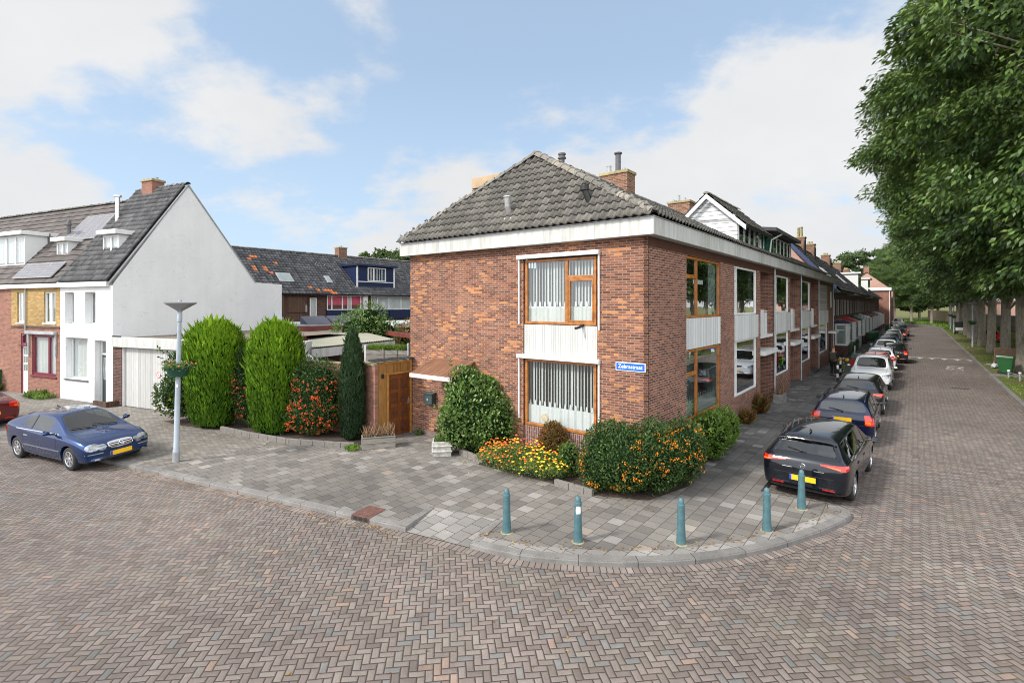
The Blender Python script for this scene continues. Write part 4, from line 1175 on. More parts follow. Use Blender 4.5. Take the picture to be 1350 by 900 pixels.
    if kind != 'sedan':
        hh, *_ = bvh.ray_cast(ro+Vector((0,0,st[2][3]+.10)), rd); h3, *_ = bvh.ray_cast(ro+Vector((0,.36,st[2][3]+.16)), rd)
        if hh and h3:
            wp = MB(); wp.tube([hh-rd*.025, h3-rd*.03], .009, 5); wp.box(hh.x-.05, hh.x, -.03, .03, hh.z-.05, hh.z+.0); wp.build('wiper', BLACK, root)
    an = MB(); ax = st[3][0]+.28; az = st[4][4]-.02
    an.add([(ax-.08,-.02,az),(ax+.10,-.015,az),(ax+.10,.015,az),(ax-.08,.02,az),(ax-.07,0,az+.075)], [(0,1,4),(1,2,4),(2,3,4),(3,0,4)]); an.build('antenna', BLACK, root)
    wv = MB()
    hs, *_ = bvh.ray_cast(Vector((st[7][0]+.02, .1, 3)), Vector((0,0,-1)))
    for (ya, yb) in ((.50, -.05), (-.02, -.55)):
        a_, *_ = bvh.ray_cast(Vector((st[7][0]-.02, ya, 3)), Vector((0,0,-1))); b_, *_ = bvh.ray_cast(Vector((st[7][0]-.16, yb, 3)), Vector((0,0,-1)))
        wv.tube([a_+Vector((0,0,.02)), b_+Vector((0,0,.025))], .009, 5)
    wv.build('wiper', BLACK, root)
    # bonnet seams
    for sg in (1, -1):
        decal(bvh, Vector((0,0,3)), Vector((0,0,-1)), (1,0,0), [(st[7][0]+.05+(st[-2][0]-st[7][0]-.1)*i/8, sg*(W/2*.78-.05*i/8)-.007, sg*(W/2*.78-.05*i/8)+.007) for i in range(9)], BLACK, 'bonnet_seam', root, off=.0012, nb=1, skirt=.002, Z=Vector((0,1,0)))
    if roofrails:
        for sg in (1, -1):
            rr = MB(); y = sg*W/2*.66; pts = []
            for i in range(8):
                x = st[3][0]+.10 + (st[6][0]-st[3][0]-.15)*i/7; h_, *_ = bvh.ray_cast(Vector((x, y, 3)), Vector((0,0,-1))); pts.append((x, y, h_.z + (.045 if 0 < i < 7 else -.005)))
            rr.tube(pts, .018, 6); rr.build('roof_rail', roofrails, root, smooth=True)
    if kind == 'hatch' and detail > 1:
        # ring badge with a slanted bolt
        h_, *_ = bvh.ray_cast(ro+Vector((0,0,.80)), rd)
        e = MB(); e.lathe([(.048,-.008),(.058,0),(.048,.008),(.042,0),(.048,-.008)], 24, (h_.x-.012, 0, .80), 'x')
        x = h_.x-.014; e.add([(x,.085,.808),(x,-.0,.812),(x,-.085,.792),(x,0,.788)], [(0,1,2,3)]); e.build('ring_badge', CHROME, root, uv=False)
        decal(bvh, ro, rd, Y, rect(-.42, -.22, .724, .734, 3), ALU, 'lettering_strip', root, off=.003, nb=1)
        decal(bvh, ro, rd, Y, rect(.22, .42, .735, .745, 3), ALU, 'lettering_strip', root, off=.003, nb=1)
        # spoiler lip
        sp = MB(); xs = st[3][0]; 
        ys = [W/2*.66*k/6 for k in range(-6, 7)]
        vs = []; 
        for y in ys:
            h_, *_ = bvh.ray_cast(Vector((xs-.02, y*.98, 3)), Vector((0,0,-1))); zz = h_.z if h_ else 1.35
            vs += [(xs+.04, y, zz+.004), (xs-.17+abs(y)*.06, y, zz-.03), (xs-.15+abs(y)*.06, y, zz-.055), (xs+.03, y, zz-.06)]
        fs = []
        for i in range(12):
            for k in range(3): fs.append((4*i+k, 4*i+4+k, 4*i+5+k, 4*i+1+k))
        mesh_obj('spoiler', vs, fs, pm, root, uv=False, smooth=True)
    return root
# ------------------------------------------------------------------ camera, sky, sun
cam = bpy.data.cameras.new('camera'); co_ = bpy.data.objects.new('camera', cam); COL.objects.link(co_)
co_.location = (0, 0, 4.4); co_.rotation_euler = (R(90), 0, 0)
cam.sensor_width = 36; cam.lens = 36*676/1350; cam.shift_y = -48/1350; cam.clip_start = .05; cam.clip_end = 3000
sc.camera = co_
SUN_AZ = Vector((-.80, -.36)).normalized(); SUN_EL = R(40)
w = bpy.data.worlds.new('World'); sc.world = w; w.use_nodes = True
N = NT(w.node_tree); bg = w.node_tree.nodes['Background']
sky = N.node('ShaderNodeTexSky', sky_type='NISHITA'); sky.sun_disc = False; sky.sun_elevation = SUN_EL
sky.sun_rotation = math.atan2(SUN_AZ.x, SUN_AZ.y); sky.air_density = 1.0; sky.dust_density = .6; sky.ozone_density = 1.6
d = N.node('ShaderNodeTexCoord').outputs['Generated']; s = N.sep(d)
zz = N.m('ADD', N.m('MAXIMUM', s[2], 0.0), .42)
p = N.comb(N.m('DIVIDE', s[0], zz), N.m('DIVIDE', s[1], zz), 0.0)
p = N.vm('ADD', p, (3.1, 7.7, 0.0))
n1 = N.noise(p, 1.55, 9, .56, dist=.1); n2 = N.noise(p, 3.6, 7, .62)
# fine wisps drawn out sideways
n3 = N.noise(N.vm('MULTIPLY', p, (1.0, 2.0, 1.0)), 2.0, 6, .6)
f = N.m('ADD', N.m('ADD', N.m('MULTIPLY', n1, .62), N.m('MULTIPLY', n2, .16)), N.m('MULTIPLY', n3, .22))
low = N.mr(s[2], .0, .35, .055, 0.0)
left = N.m('ADD', N.m('ADD', N.mr(s[0], -.15, -.75, 0.0, .045), N.m('MULTIPLY', N.mr(s[0], .10, .5, 0.0, .085), N.mr(s[2], .5, .1, 0., 1.))), N.m('MAXIMUM', N.mr(s[2], .56, .75, 0.0, .10), N.mr(s[1], .40, .1, 0.0, .10)))  # last term adds unseen cloud overhead and behind camera, for whiter fill light
f = N.m('ADD', N.m('ADD', f, low), left)
cl = N.mr(f, .488, .575, 0.0, 1.0, smooth=True)
shade = N.mr(N.noise(N.vm('ADD', p, (.12, .1, 0.)), .9, 5, .6), .35, .7, .90, 1.03)
SKYS, CLOUDV = .10, 5.5
ccol = N.scale(N.ramp(shade, [(.0, (.86,.90,.97)), (1, (1.,1.,1.))]), N.m('MULTIPLY', shade, CLOUDV))
skyc = N.mix(1.0, sky.outputs[0], (1.0, 1.0, 1.0, 1), 'MULTIPLY')
hz = N.mr(s[2], -.02, .42, .84, 0.50)
skyc = N.mix(hz, skyc, (CLOUDV*.72, CLOUDV*.93, CLOUDV*1.17, 1))
col = N.mix(N.m('MULTIPLY', cl, .93), skyc, ccol)
behind = N.mr(s[1], .40, -.5, 1.0, 2.7, smooth=True)  # sky outside the view brightened behind the camera to fill the shaded walls
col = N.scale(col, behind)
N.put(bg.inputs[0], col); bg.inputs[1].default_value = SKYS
sun = bpy.data.lights.new('sun', 'SUN'); so = bpy.data.objects.new('sun', sun); COL.objects.link(so)
sun.energy = 2.7; sun.angle = R(9); sun.color = (1.0, .955, .88)
sv = Vector((SUN_AZ.x*math.cos(SUN_EL), SUN_AZ.y*math.cos(SUN_EL), math.sin(SUN_EL)))
so.rotation_euler = sv.to_track_quat('Z', 'Y').to_euler()
sc.view_settings.view_transform = 'Standard'; sc.view_settings.look = 'None'; sc.view_settings.gamma = 1.0
sc.view_settings.exposure = 0.70
sc.cycles.use_denoising = True
sc.cycles.filter_width = 1.0
try: sc.cycles.denoising_prefilter = 'ACCURATE'
except Exception: pass
try: sc.cycles.denoiser = 'OPENIMAGEDENOISE'
except Exception: pass
sc.cycles.max_bounces = 8; sc.cycles.transparent_max_bounces = 16; sc.cycles.diffuse_bounces = 3
sc.cycles.sample_clamp_indirect = 6.0

# ------------------------------------------------------------------ ground, road, pavement
def sheet(name, poly, z, mat, skirt=None, kind='structure', parent=None):
    n = len(poly); vs = [(p[0], p[1], (p[2] if len(p) > 2 else z)) for p in poly]; fs = [tuple(range(n))]
    if skirt is not None:
        vs += [(p[0], p[1], skirt) for p in poly]; fs += [(i, i+n, (i+1) % n+n, (i+1) % n) for i in range(n)]
    o = mesh_obj(name, vs, fs, mat, parent, uv=True)
    me = o.data
    if me.polygons[0].normal.z < 0:
        bm = bmesh.new(); bm.from_mesh(me); bmesh.ops.reverse_faces(bm, faces=bm.faces[:]); bm.to_mesh(me); bm.free()
    tag(o, kind=kind); return o
sheet('ground', [(-900,-300),(1200,-300),(1200,1500),(-900,1500)], -.03, SOIL)
sheet('road', [uv2(-75,-45), uv2(6,-45), uv2(6,-8.65), uv2(120,-8.95), uv2(135,-6.5), uv2(150,0), uv2(260,40), uv2(260,120), uv2(-75,120)], 0.0, ROAD)

KE = Vector((-2.06, 9.95)); KS = Vector((-.76, 9.29)); DK = (KE - Vector((-10.93,14.1))).normalized(); BK = Vector((-DK.y, DK.x)); far_l = Vector((-10.93,14.1)) - DK*60
Ei, Si = KE + B2*1.05, KS + B2*1.10
def smooth_path(pts, n=6):
    out = []
    P = [Vector(p) for p in pts]
    for i in range(len(P)-1):
        p0 = P[max(i-1, 0)]; p1 = P[i]; p2 = P[i+1]; p3 = P[min(i+2, len(P)-1)]
        for k in range(n):
            t = k/n; out.append(.5*((2*p1)+(p2-p0)*t+(2*p0-5*p1+4*p2-p3)*t*t+(3*p1-p0-3*p2+p3)*t**3))
    out.append(P[-1]); return out
curve = smooth_path([(-.76,9.29),(.07,8.88),(1.22,8.66),(2.23,8.62),(3.3,8.75),(4.52,9.12),(5.86,9.78),(6.72,10.32)], 5)
tip = [Vector(q) for q in ((6.95,10.52),(7.08,10.74),(7.02,10.95),(6.80,11.08))]
bay0 = Vector(uv2(1.25,-2.2))
outer = curve + tip + [bay0]
pav = [tuple(far_l)] + [tuple(KE), tuple(Ei), tuple(Si)] + [tuple(q) for q in outer] + [uv2(150,-2.2), uv2(150,118), uv2(-21,118)]
sheet('pavement', pav, PV, PAVE, skirt=-.02)
sheet('pavement_ramp', [(KE.x,KE.y,.012),(KS.x,KS.y,.012),(Si.x,Si.y,PV),(Ei.x,Ei.y,PV)], 0, PAVEL)
# darker narrow pavement of the right-hand street and the clinker apron of the left-hand one
sheet('street_pavement', [uv2(3.3,-2.05), uv2(150,-2.05), uv2(150,0.0), uv2(1.5,0.0), uv2(1.0,-1.0)], PV+.004, PAVES)
a0 = Vector((-10.93,14.1)) + BK*.16
sheet('brick_apron', [tuple(a0-DK*50), tuple(a0+DK*1.4), (-7.6,15.6), (-7.7,17.3), (-11.2,18.95), tuple(Vector(dl(4.8,-.02))), tuple(Vector(dl(-50,-.02)))], PV+.004, BRTILE)

def sweep(name, pts, w, zt, mat, zb=-.01, side=1, slope=.015, closed_end=True, tops=None, kind='structure'):
    """kerb along pts; side=+1: body to the left of the path"""
    P = [Vector(p[:2]) for p in pts]; n = len(P); vs = []; L = 0; us = []
    for i, p in enumerate(P):
        t = (P[min(i+1, n-1)] - P[max(i-1, 0)]).normalized(); q = Vector((-t.y, t.x))*side
        zz = tops[i] if tops else zt
        o_ = p - q*.015; i_ = p + q*w
        if i: L += (P[i]-P[i-1]).length
        us.append(L)
        c = min(.02, max(.004, zz*.3))
        vs += [(o_.x, o_.y, zb), (o_.x+q.x*.004, o_.y+q.y*.004, zz-c-slope), (o_.x+q.x*c*1.1, o_.y+q.y*c*1.1, zz-.003), (i_.x, i_.y, zz), (i_.x, i_.y, zb)]
    fs = []; U_ = []
    prof = [0, .1, .13, .28, .4]
    for i in range(n-1):
        for k in range(4):
            f = (i*5+k, (i+1)*5+k, (i+1)*5+k+1, i*5+k+1); uvq = [(us[i], prof[k]), (us[i+1], prof[k]), (us[i+1], prof[k+1]), (us[i], prof[k+1])]
            if side < 0: f = f[::-1]; uvq = uvq[::-1]
            fs.append(f); U_ += uvq
    e0 = (0,1,2,3,4); e1 = tuple((n-1)*5+k for k in (4,3,2,1,0)); fs += [e0, e1]; U_ += [(.5,.5)]*10
    me = bpy.data.meshes.new(name); me.from_pydata(vs, [], fs); me.materials.append(mat)
    lay = me.uv_layers.new(name='UVMap')
    for l, q in zip(lay.data, U_): l.uv = q
    o = bpy.data.objects.new(name, me); link(o); tag(o, kind=kind); return o
def flatstrip(name, pts, w, z, mat, side=-1, off=0.0):
    P = [Vector(p[:2]) for p in pts]; n = len(P); vs = []; us = []; L = 0
    for i, p in enumerate(P):
        t = (P[min(i+1, n-1)] - P[max(i-1, 0)]).normalized(); q = Vector((-t.y, t.x))*side
        if i: L += (P[i]-P[i-1]).length
        us.append(L); a = p+q*off; b = p + q*(off+w); vs += [(a.x,a.y,z), (b.x,b.y,z)]
    fs = []; U_ = []
    for i in range(n-1):
        f = (2*i, 2*i+2, 2*i+3, 2*i+1); uq = [(us[i],0.002),(us[i+1],0.002),(us[i+1],w-.002),(us[i],w-.002)]
        if side > 0: pass
        fs.append(f); U_ += uq
    me = bpy.data.meshes.new(name); me.from_pydata(vs, [], fs); me.materials.append(mat)
    lay = me.uv_layers.new(name='UVMap')
    for l, q in zip(lay.data, U_): l.uv = q
    me.update()
    if me.polygons[0].normal.z < 0:
        bm = bmesh.new(); bm.from_mesh(me); bmesh.ops.reverse_faces(bm, faces=bm.faces[:]); bm.to_mesh(me); bm.free()
    o = bpy.data.objects.new(name, me); link(o); tag(o, kind='structure'); return o
DR = 2.1      # the drain sits on the kerb line
def kl(s): return Vector((-10.93,14.1)) + DK*s
sK = (KE - Vector((-10.93,14.1))).dot(DK)
sD = (Vector((-3.05,10.50)) - Vector((-10.93,14.1))).dot(DK)
sweep('kerb', [kl(-60), kl(-8), kl(-4), kl(-2), kl(0), kl(3), kl(sD-.24)], .16, PV+.008, KERB)
sweep('kerb', [kl(sD+.24), KE], .16, PV+.008, KERB)
sweep('kerb', [KE+B2*.001, Ei], .14, PV+.01, KERB, side=1)
sweep('kerb', [Si, KS], .14, PV+.01, KERB, side=1)
sweep('kerb', outer[:-1], .17, PV+.01, KERB)
sweep('kerb', [outer[-2], bay0, uv2(2.6,-2.2)], .15, .045, KERB)
sweep('kerb', [uv2(2.6,-2.2), uv2(60,-2.2), uv2(150,-2.2)], .15, PV+.008, KERB)
sweep('kerb', [uv2(5,-8.65), uv2(40,-8.72), uv2(80,-8.85), uv2(120,-8.95), uv2(135,-6.5), uv2(150,0), uv2(260,40)], .16, .11, KERB, side=-1)
flatstrip('gutter', [kl(-60), kl(0), kl(sK)], .21, .004, GUTTER, side=-1)
flatstrip('gutter', [KE, KS], .21, .0045, GUTTER, side=-1)
flatstrip('gutter', outer[:-1], .21, .005, GUTTER, side=-1)
flatstrip('pale_tile_course', curve, .19, PV+.0075, PAVEL, side=1, off=.172)
sheet('verge', [uv2(-40,-45), uv2(-40,-45.1), uv2(5,-45), uv2(5,-8.84), uv2(40,-8.90), uv2(80,-9.03), uv2(120,-9.13), uv2(135,-6.7), uv2(150,-.2), uv2(260,39.8), uv2(260,-400), uv2(5,-400)], .07, SOIL, skirt=-.03)
sheet('side_path', [uv2(31.0,-8.84), uv2(32.6,-8.85), uv2(33.4,-16), uv2(31.8,-16)], .078, PAVE)
# white road markings
def marking(pts, z=.004): return sheet('road_marking', pts, z, SIGNWR)
SIGNWR = plain('worn_road_paint', (.55,.54,.50), .8, var=.35, scale=9)
mk = MB()
for i in range(6):
    v = -4.4-i*.78
    mk.quad((*uv2(42.9,v),.004),(*uv2(42.9,v-.42),.004),(*uv2(43.25,v-.42),.004),(*uv2(43.25,v),.004))
    mk.add([(*uv2(42.9,v-.06),.004),(*uv2(42.9,v-.34),.004),(*uv2(42.0,v-.2),.004)], [(0,1,2)])
mk.quad((*uv2(43.5,-4.3),.004),(*uv2(43.5,-8.5),.004),(*uv2(43.72,-8.5),.004),(*uv2(43.72,-4.3),.004))
tag(mk.build('road_marking', SIGNWR), kind='structure')
mk = MB()   # worn cycle symbol, two rings with bars
for (cu, cv) in ((34.6,-7.2),(36.4,-7.3)):
    for k in range(18):
        if k % 5 == 3: continue
        a0_, a1_ = 2*math.pi*k/18, 2*math.pi*(k+1)/18
        pr = lambda r_, a_: (*uv2(cu+math.cos(a_)*r_*1.5, cv+math.sin(a_)*r_), .004)
        mk.quad(pr(.48,a0_), pr(.48,a1_), pr(.40,a1_), pr(.40,a0_))
for (p0, p1) in (((34.6,-7.2),(35.6,-6.8)),((35.6,-6.8),(36.4,-7.3)),((35.3,-7.5),(36.2,-7.5))):
    a_ = Vector(uv2(*p0)); b_ = Vector(uv2(*p1)); t_ = (b_-a_).normalized(); q_ = Vector((-t_.y,t_.x))*.05
    mk.quad((*(a_+q_),.0045),(*(a_-q_),.0045),(*(b_-q_),.0045),(*(b_+q_),.0045))
tag(mk.build('road_marking', SIGNWR), kind='structure')
# drain in the kerb, manhole in the road
dr = empty('kerb_drain', (*kl(sD), 0), math.atan2(DK.y, DK.x), 'rusty iron kerb drain with slots set in the pavement edge', 'drain')
m = MB(); m.box(-.235,.235,.0,.52,.0,PV+.012); m.build('cover', RUST, dr, bevel=.008)
m = MB(); [m.box(-.19+i*.14,-.19+i*.14+.09,-.004,.03,.02,.075) for i in range(3)]; m.build('inlet', DARKIN, dr)
mh = empty('road_drain', (*uv2(24.2,-6.9),0), ANG_U, 'small square grey iron drain cover in the right-hand road', 'drain')
m = MB(); m.box(-.25,.25,-.4,.4,-.01,.008); m.build('cover', IRON, mh); m = MB(); [m.box(-.2,.2,-.34+i*.1,-.30+i*.1,.0,.010) for i in range(7)]; m.build('slot', BLACK, mh)
# ------------------------------------------------------------------ the long block along the right-hand street
WT = 6.05; FT = 6.46; RID_V = 4.26; RID_Z = 8.94; OV = .25
def fascia_box(mb, x0, x1, y0, y1, z0=WT, z1=FT): mb.box(x0, x1, y0, y1, z0, z1)
SLOPE = math.atan2(RID_Z-FT, RID_V+OV)
def zroof(v): return FT + (v+OV)*math.tan(SLOPE)
def ent(root, fr, a, w=1.0, white=True):
    """front door deep in a recess"""
    d = MB(); d.obox(fr, a, a+w, PV+.02, 2.15, -1.02, -.96); dd = d.build('door', WHITE if white else DOORWOOD, root, bevel=.01)
    g = MB(); g.obox(fr, a+.25, a+w-.25, 1.1, 1.95, -.957, -.95); g.build('door_pane', GLD, dd)
    h = MB(); h.obox(fr, a+.08, a+.12, 1.0, 1.2, -.957, -.91); h.build('handle', ALU, dd)

PALEROOM = plain('pale_room_wall', (.30,.33,.31), .9, var=.15)
# corner house --------------------------------------------------------------
ch = empty('corner_house', (C0.x, C0.y, 0), ANG_U, 'brick corner house with hipped tiled roof and street name sign', 'house', 'houses in the long brick row')
W1, DP = 6.9, 8.53
frL = frame((0, DP, 0), (0, -1))       # left gable wall seen from the square: a runs from the back (v=DP) to the corner
frR = frame((0, 0, 0), (1, 0))
va = lambda v: DP - v
mb = MB()
holesL = [(va(3.71), va(1.36), 3.86, 5.74), (va(3.71), va(1.36), PV, 2.96), (va(3.71), va(1.36), 2.955, 3.865)]
wall_faces(mb, frL, .0, DP-.0, PV-.12, WT, [(va(3.71), va(1.36), PV-.12, 5.74)], mi=0, thick=.11)
wall_faces(mb, frR, .0, W1, PV-.12, WT, [(2.65, 5.86, PV-.12, 5.80)], mi=1, thick=.11)
mb.quad((.1,DP,0),(W1,DP,0),(W1,DP,WT),(.1,DP,WT), 1)
mb.build('wall', [BR_MAIN, BR_SIDE], ch)
# bands below and between the windows
m = MB(); m.obox(frL, va(3.70), va(1.37), PV-.1, 1.02, -.105, -.05); m.build('wall_panel', BR_SOLD, ch)
m = MB(); m.obox(frL, va(3.70), va(1.37), 2.985, 3.855, -.10, -.03); m.build('ribbed_panel', WHITEPAN, ch, bevel=.004)
m = MB(); m.obox(frR, 2.66, 5.85, PV-.1, 1.09, -.105, -.04); m.build('wall_panel', BR_SIDE, ch)
m = MB(); m.obox(frR, 2.66, 5.85, 3.14, 4.02, -.10, .0); m.build('ribbed_panel', GREYPAN, ch, bevel=.004)
m = MB(); m.obox(frR, .02, W1, WT-.24, WT-.002, -.08, .006); m.build('timber_lintel', WOODB, ch)
# gable windows: varnished wood
a0, a1 = va(3.71), va(1.36)
ub = a0 + (a1-a0)*.60
window(ch, frL, a0+.04, a1-.04, 3.87, 5.66, WOODV, fw=.075, inset=.03, bars=[('v', ub, 3.94, 5.6, .09), ('h', 5.13, ub, a1-.1, .10), ('v', ub+.085, 3.96, 5.08, .05), ('v', a1-.145, 3.96, 5.08, .05), ('h', 3.975, ub+.06, a1-.12, .05), ('h', 5.055, ub+.06, a1-.12, .05)], blind=(4.3, 5.62), curtain=(3.93, 4.36, CURT, True))
window(ch, frL, a0+.04, a1-.04, 1.03, 2.90, WOODV, fw=.075, inset=.03, blind=(1.5, 2.86), curtain=(1.10, 1.60, CURT, True), sill=None)
for (z0, z1, zz) in ((3.86, 5.80, 'u'), (1.20, 3.02, 'l')):       # white roller-blind casings with side rails
    m = MB(); m.obox(frL, a0-.16, a1+.10, z1-.11, z1, -.005, .12); cs = m.build('blind_casing', WHITE, ch, bevel=.01)
    m = MB(); m.obox(frL, a0-.15, a0-.11, z0, z1-.11, .002, .05); m.build('blind_rail', WHITE, cs)
    m = MB(); m.obox(frL, a1+.05, a1+.09, z0-.1, z1-.11, .002, .05); m.build('blind_rail', WHITE, cs)
tag(ch.children[-1], None)
m = MB(); m.lathe([(0,0),(.11,0),(.11,.02),(0,.02)], 20, (-.0, 3.05, 1.28), 'x'); 
for v in m.v: v.x += .09
dsk = m.build('window_disc', plain('cream_disc', (.6,.5,.34), .7, var=.3, scale=20), None, uv=False); dsk.parent = ch
# street-side windows
b = 3.72
window(ch, frR, 2.66, 5.85, 4.03, 5.79, WOODV, fw=.07, inset=.03, glass=GLD, bars=[('v', 3.62, 4.10, 5.72, .12), ('h', 5.22, 2.74, 3.58, .11)], roommat=PALEROOM)
m = MB()
for i in range(22):
    x_ = 5.05+i*.034; m.quad((x_,.16+.012*math.sin(i*1.3),4.1),(x_+.034,.16+.012*math.sin(i*1.3+1.3),4.1),(x_+.034,.16+.012*math.sin(i*1.3+1.3),5.72),(x_,.16+.012*math.sin(i*1.3),5.72))
m.build('curtain', CURT, ch, uv=False)
window(ch, frR, 2.66, 5.85, 1.10, 3.12, WOODV, fw=.07, inset=.03, glass=GLD, bars=[('v', 3.62, 1.17, 3.05, .12), ('h', 2.42, 2.74, 3.58, .11)], curtain=(1.17, 1.62, CURT, True), roommat=PALEROOM)
# fascia
m = MB()
m.box(-OV, -OV+.06, -OV, DP+OV, WT, FT); m.box(-OV+.06, W1, -OV, -OV+.06, WT, FT)
m.box(-OV+.06, 0.1, -OV+.06, DP+OV, WT+.001, WT+.03); m.box(0.1, W1, -OV+.06, .1, WT+.001, WT+.03); m.box(-OV+.06, W1, DP+OV-.06, DP+OV, WT, FT)
fa = m.build('fascia', FASCIA, ch, bevel=.006)
m = MB(); m.box(-OV-.015, -OV+.05, -OV-.015, DP+OV+.01, FT+.002, FT+.025); m.box(-OV+.05, W1, -OV-.015, -OV+.05, FT+.002, FT+.025); m.build('gutter_edge', ZINC, fa)
m = MB()
for v in (1.3, 4.1, 6.9): m.box(-OV-.004, -OV+.01, v-.004, v+.004, WT+.01, FT-.01)
for u in (1.9, 4.6): m.box(u-.004, u+.004, -OV-.004, -OV+.01, WT+.01, FT-.01)
m.build('fascia_joint', GREYM, fa)
# hipped roof
HA = 1.30      # hip apex distance from the gable
o1 = Vector((-OV, -OV, FT)); ap = Vector((HA+.14, RID_V, RID_Z))
hl = Vector((-OV, DP+OV, FT)); c1 = o1.copy()
# planes through the hips (vertical)
def vplane(p, q, keep): 
    d_ = (q-p); d_.z = 0; n_ = Vector((-d_.y, d_.x, 0)).normalized()
    if n_.dot(keep-p) < 0: n_ = -n_
    return (p, n_)
sh = (ap - Vector((-OV, RID_V, FT))); shn = sh.normalized()
tile_roof('roof', Vector((-OV-.06, DP+OV, FT+.01)), (0,-1,0), shn, DP+2*OV, sh.length, T_MAIN, ch, tw=.225, th=.265, amp=.07, lift=.035, seg=8, clips=[vplane(c1, ap, Vector((-OV, RID_V, 0))), vplane(hl, ap, Vector((-OV, RID_V, 0)))])
sf = Vector((0, RID_V+OV, RID_Z-FT)); sfn = sf.normalized()
tile_roof('roof', Vector((-OV, -OV-.05, FT+.01)), (1,0,0), sfn, W1+OV, sf.length, T_MAIN, ch, tw=.225, th=.30, amp=.065, lift=.035, clips=[vplane(c1, ap, Vector((W1, 0, 0)))])
m = MB()   # underlay
Rv = Vector((W1, RID_V, RID_Z)); dn = Vector((0,0,-.03))
P_ = [Vector((-OV,-OV,FT))+dn, Vector((W1,-OV,FT))+dn, Rv+dn, ap+dn, Vector((-OV,DP+OV,FT))+dn, Vector((W1,DP+OV,FT))+dn]
m.add(P_, [(0,1,2,3),(0,3,4),(4,3,2,5),(0,4,5,1)]); m.build('roof_boarding', ROOFFELT, ch)
ridge_tiles('hip_tiles', c1+Vector((.08,.08,.13)), ap+Vector((0,0,.14)), T_RIDGE, ch, r=.155, ln=.37)
ridge_tiles('hip_tiles', hl+Vector((.08,-.08,.13)), ap+Vector((0,0,.14)), T_RIDGE, ch, r=.15, ln=.37)
ridge_tiles('ridge_tiles', ap+Vector((0,0,.10)), Rv+Vector((0,0,.10)), T_RIDGE, ch, r=.14, ln=.37)
chimney(ch, 6.45, 7.15, 3.6, 4.75, 8.2, 9.58, pots=[(6.8,3.9,.07,.15),(6.62,4.45,.1,.28),(6.95,4.5,.06,.12)])
m = MB(); m.tube([(6.8,4.15,9.55),(6.8,4.15,10.32)], .105, 12); m.lathe([(0,.0),(.15,0),(.16,.05),(.0,.09)], 12, (6.8,4.15,10.32)); m.build('flue_pipe', IRON, ch, smooth=False)
m = MB(); m.tube([(2.95,4.3,8.7),(2.95,4.3,9.48)], .09, 12); m.lathe([(.0,0),(.14,0),(.14,.05),(.10,.07),(.10,.11),(.13,.13),(.13,.18),(0,.2)], 12, (2.95,4.3,9.3)); m.build('flue_pipe', IRON, ch)
def onhip(v, z):  # point on the gable-side slope
    return Vector((-OV + (z-FT)*(HA+.14+OV)/(RID_Z-FT), v, z))
q = onhip(4.25, 6.95); m = MB(); m.tube([q, q+Vector((-.12,-.0,.30)), q+Vector((-.16,-.02,.55))], .085, 12); m.lathe([(0,0),(.12,0),(.12,.03),(0,.06)], 12, q+Vector((-.16,-.02,.55))); m.build('vent_pipe', ALU, ch)
m = MB(); m.quad(onhip(4.42,6.72)+Vector((-.05,0,.08)), onhip(4.05,6.72)+Vector((-.05,0,.08)), onhip(4.05,7.0)+Vector((-.05,0,.08)), onhip(4.42,7.0)+Vector((-.05,0,.08))); m.build('lead_flashing', ZINC, ch)
q = onhip(1.62, 7.0); m = MB(); m.tube([q, q+Vector((-.10,.12,.42))], .085, 12); m.lathe([(0,0),(.115,0),(.115,.12),(.0,.14)], 12, q+Vector((-.10,.12,.38))); m.build('vent_pipe', BLACK, ch)
# rear dormer of pale wood seen over the hip
m = MB(); m.box(2.0,6.3,4.6,7.4,7.0,8.55, 0); dm = m.build('rear_dormer', PALECLAD, ch)
m = MB(); m.box(1.93,6.36,4.5,7.47,8.555,8.92); m.build('dormer_fascia', PALEW, dm, bevel=.01)
# ventilation grilles low in the gable wall
m = MB(); m.obox(frL, va(7.35), va(7.2), .28, .36, .001, .006); m.build('air_brick', BLACK, ch)
m = MB(); m.obox(frL, 0.02, DP-3.75, PV, .26, .002, .012); m.build('plinth', plain('cement_plinth', (.22,.16,.14), .9, var=.3), ch)

# canopy over the side door
cn = empty('door_canopy', tuple(ch.matrix_basis @ Vector((0, 6.4, 0))), ANG_U, 'sloping red-brown boarded canopy with white edge on the brick gable', 'canopy')
y0, y1 = -.85, .92     # local along v
m = MB()
A_ = [(-.012,y0,2.68),(-.012,y1,2.68),(-1.02,y1+.02,2.30),(-1.02,y0-.02,2.30)]
m.add(A_+[(p_[0],p_[1],p_[2]-.04) for p_ in A_], [(0,1,2,3),(4,7,6,5),(0,4,5,1),(1,5,6,2),(3,2,6,7),(0,3,7,4)]); m.build('canopy_roof', CANWOOD, cn)
m = MB(); m.add([(-.012,y0+.03,2.63),(-1.0,y0+.03,2.25),(-1.0,y0+.03,2.16),(-.012,y0+.03,2.12),(-.012,y0+.06,2.63),(-1.0,y0+.06,2.25),(-1.0,y0+.06,2.16),(-.012,y0+.06,2.12)], [(0,1,2,3),(4,7,6,5),(0,4,5,1),(1,5,6,2),(2,6,7,3)]); m.build('side_board', DARKRED, cn)
m = MB(); m.box(-1.05,-1.022,y0-.03,y1+.03,2.17,2.29); m.build('front_trim', plain('weathered_white_trim', (.62,.60,.57), .8, var=.3, scale=8), cn)
mbx = empty('mailbox', tuple(ch.matrix_basis @ Vector((0, 7.45, 0))), ANG_U, 'dark grey-green metal mailbox on the brick wall beside the wooden gate', 'mailbox')
MBX = plain('mailbox_paint', (.045,.07,.075), .4, var=.1)
m = MB(); m.box(-.20,-.012,-.19,.19,1.18,1.50); m.build('box', MBX, mbx, bevel=.008)
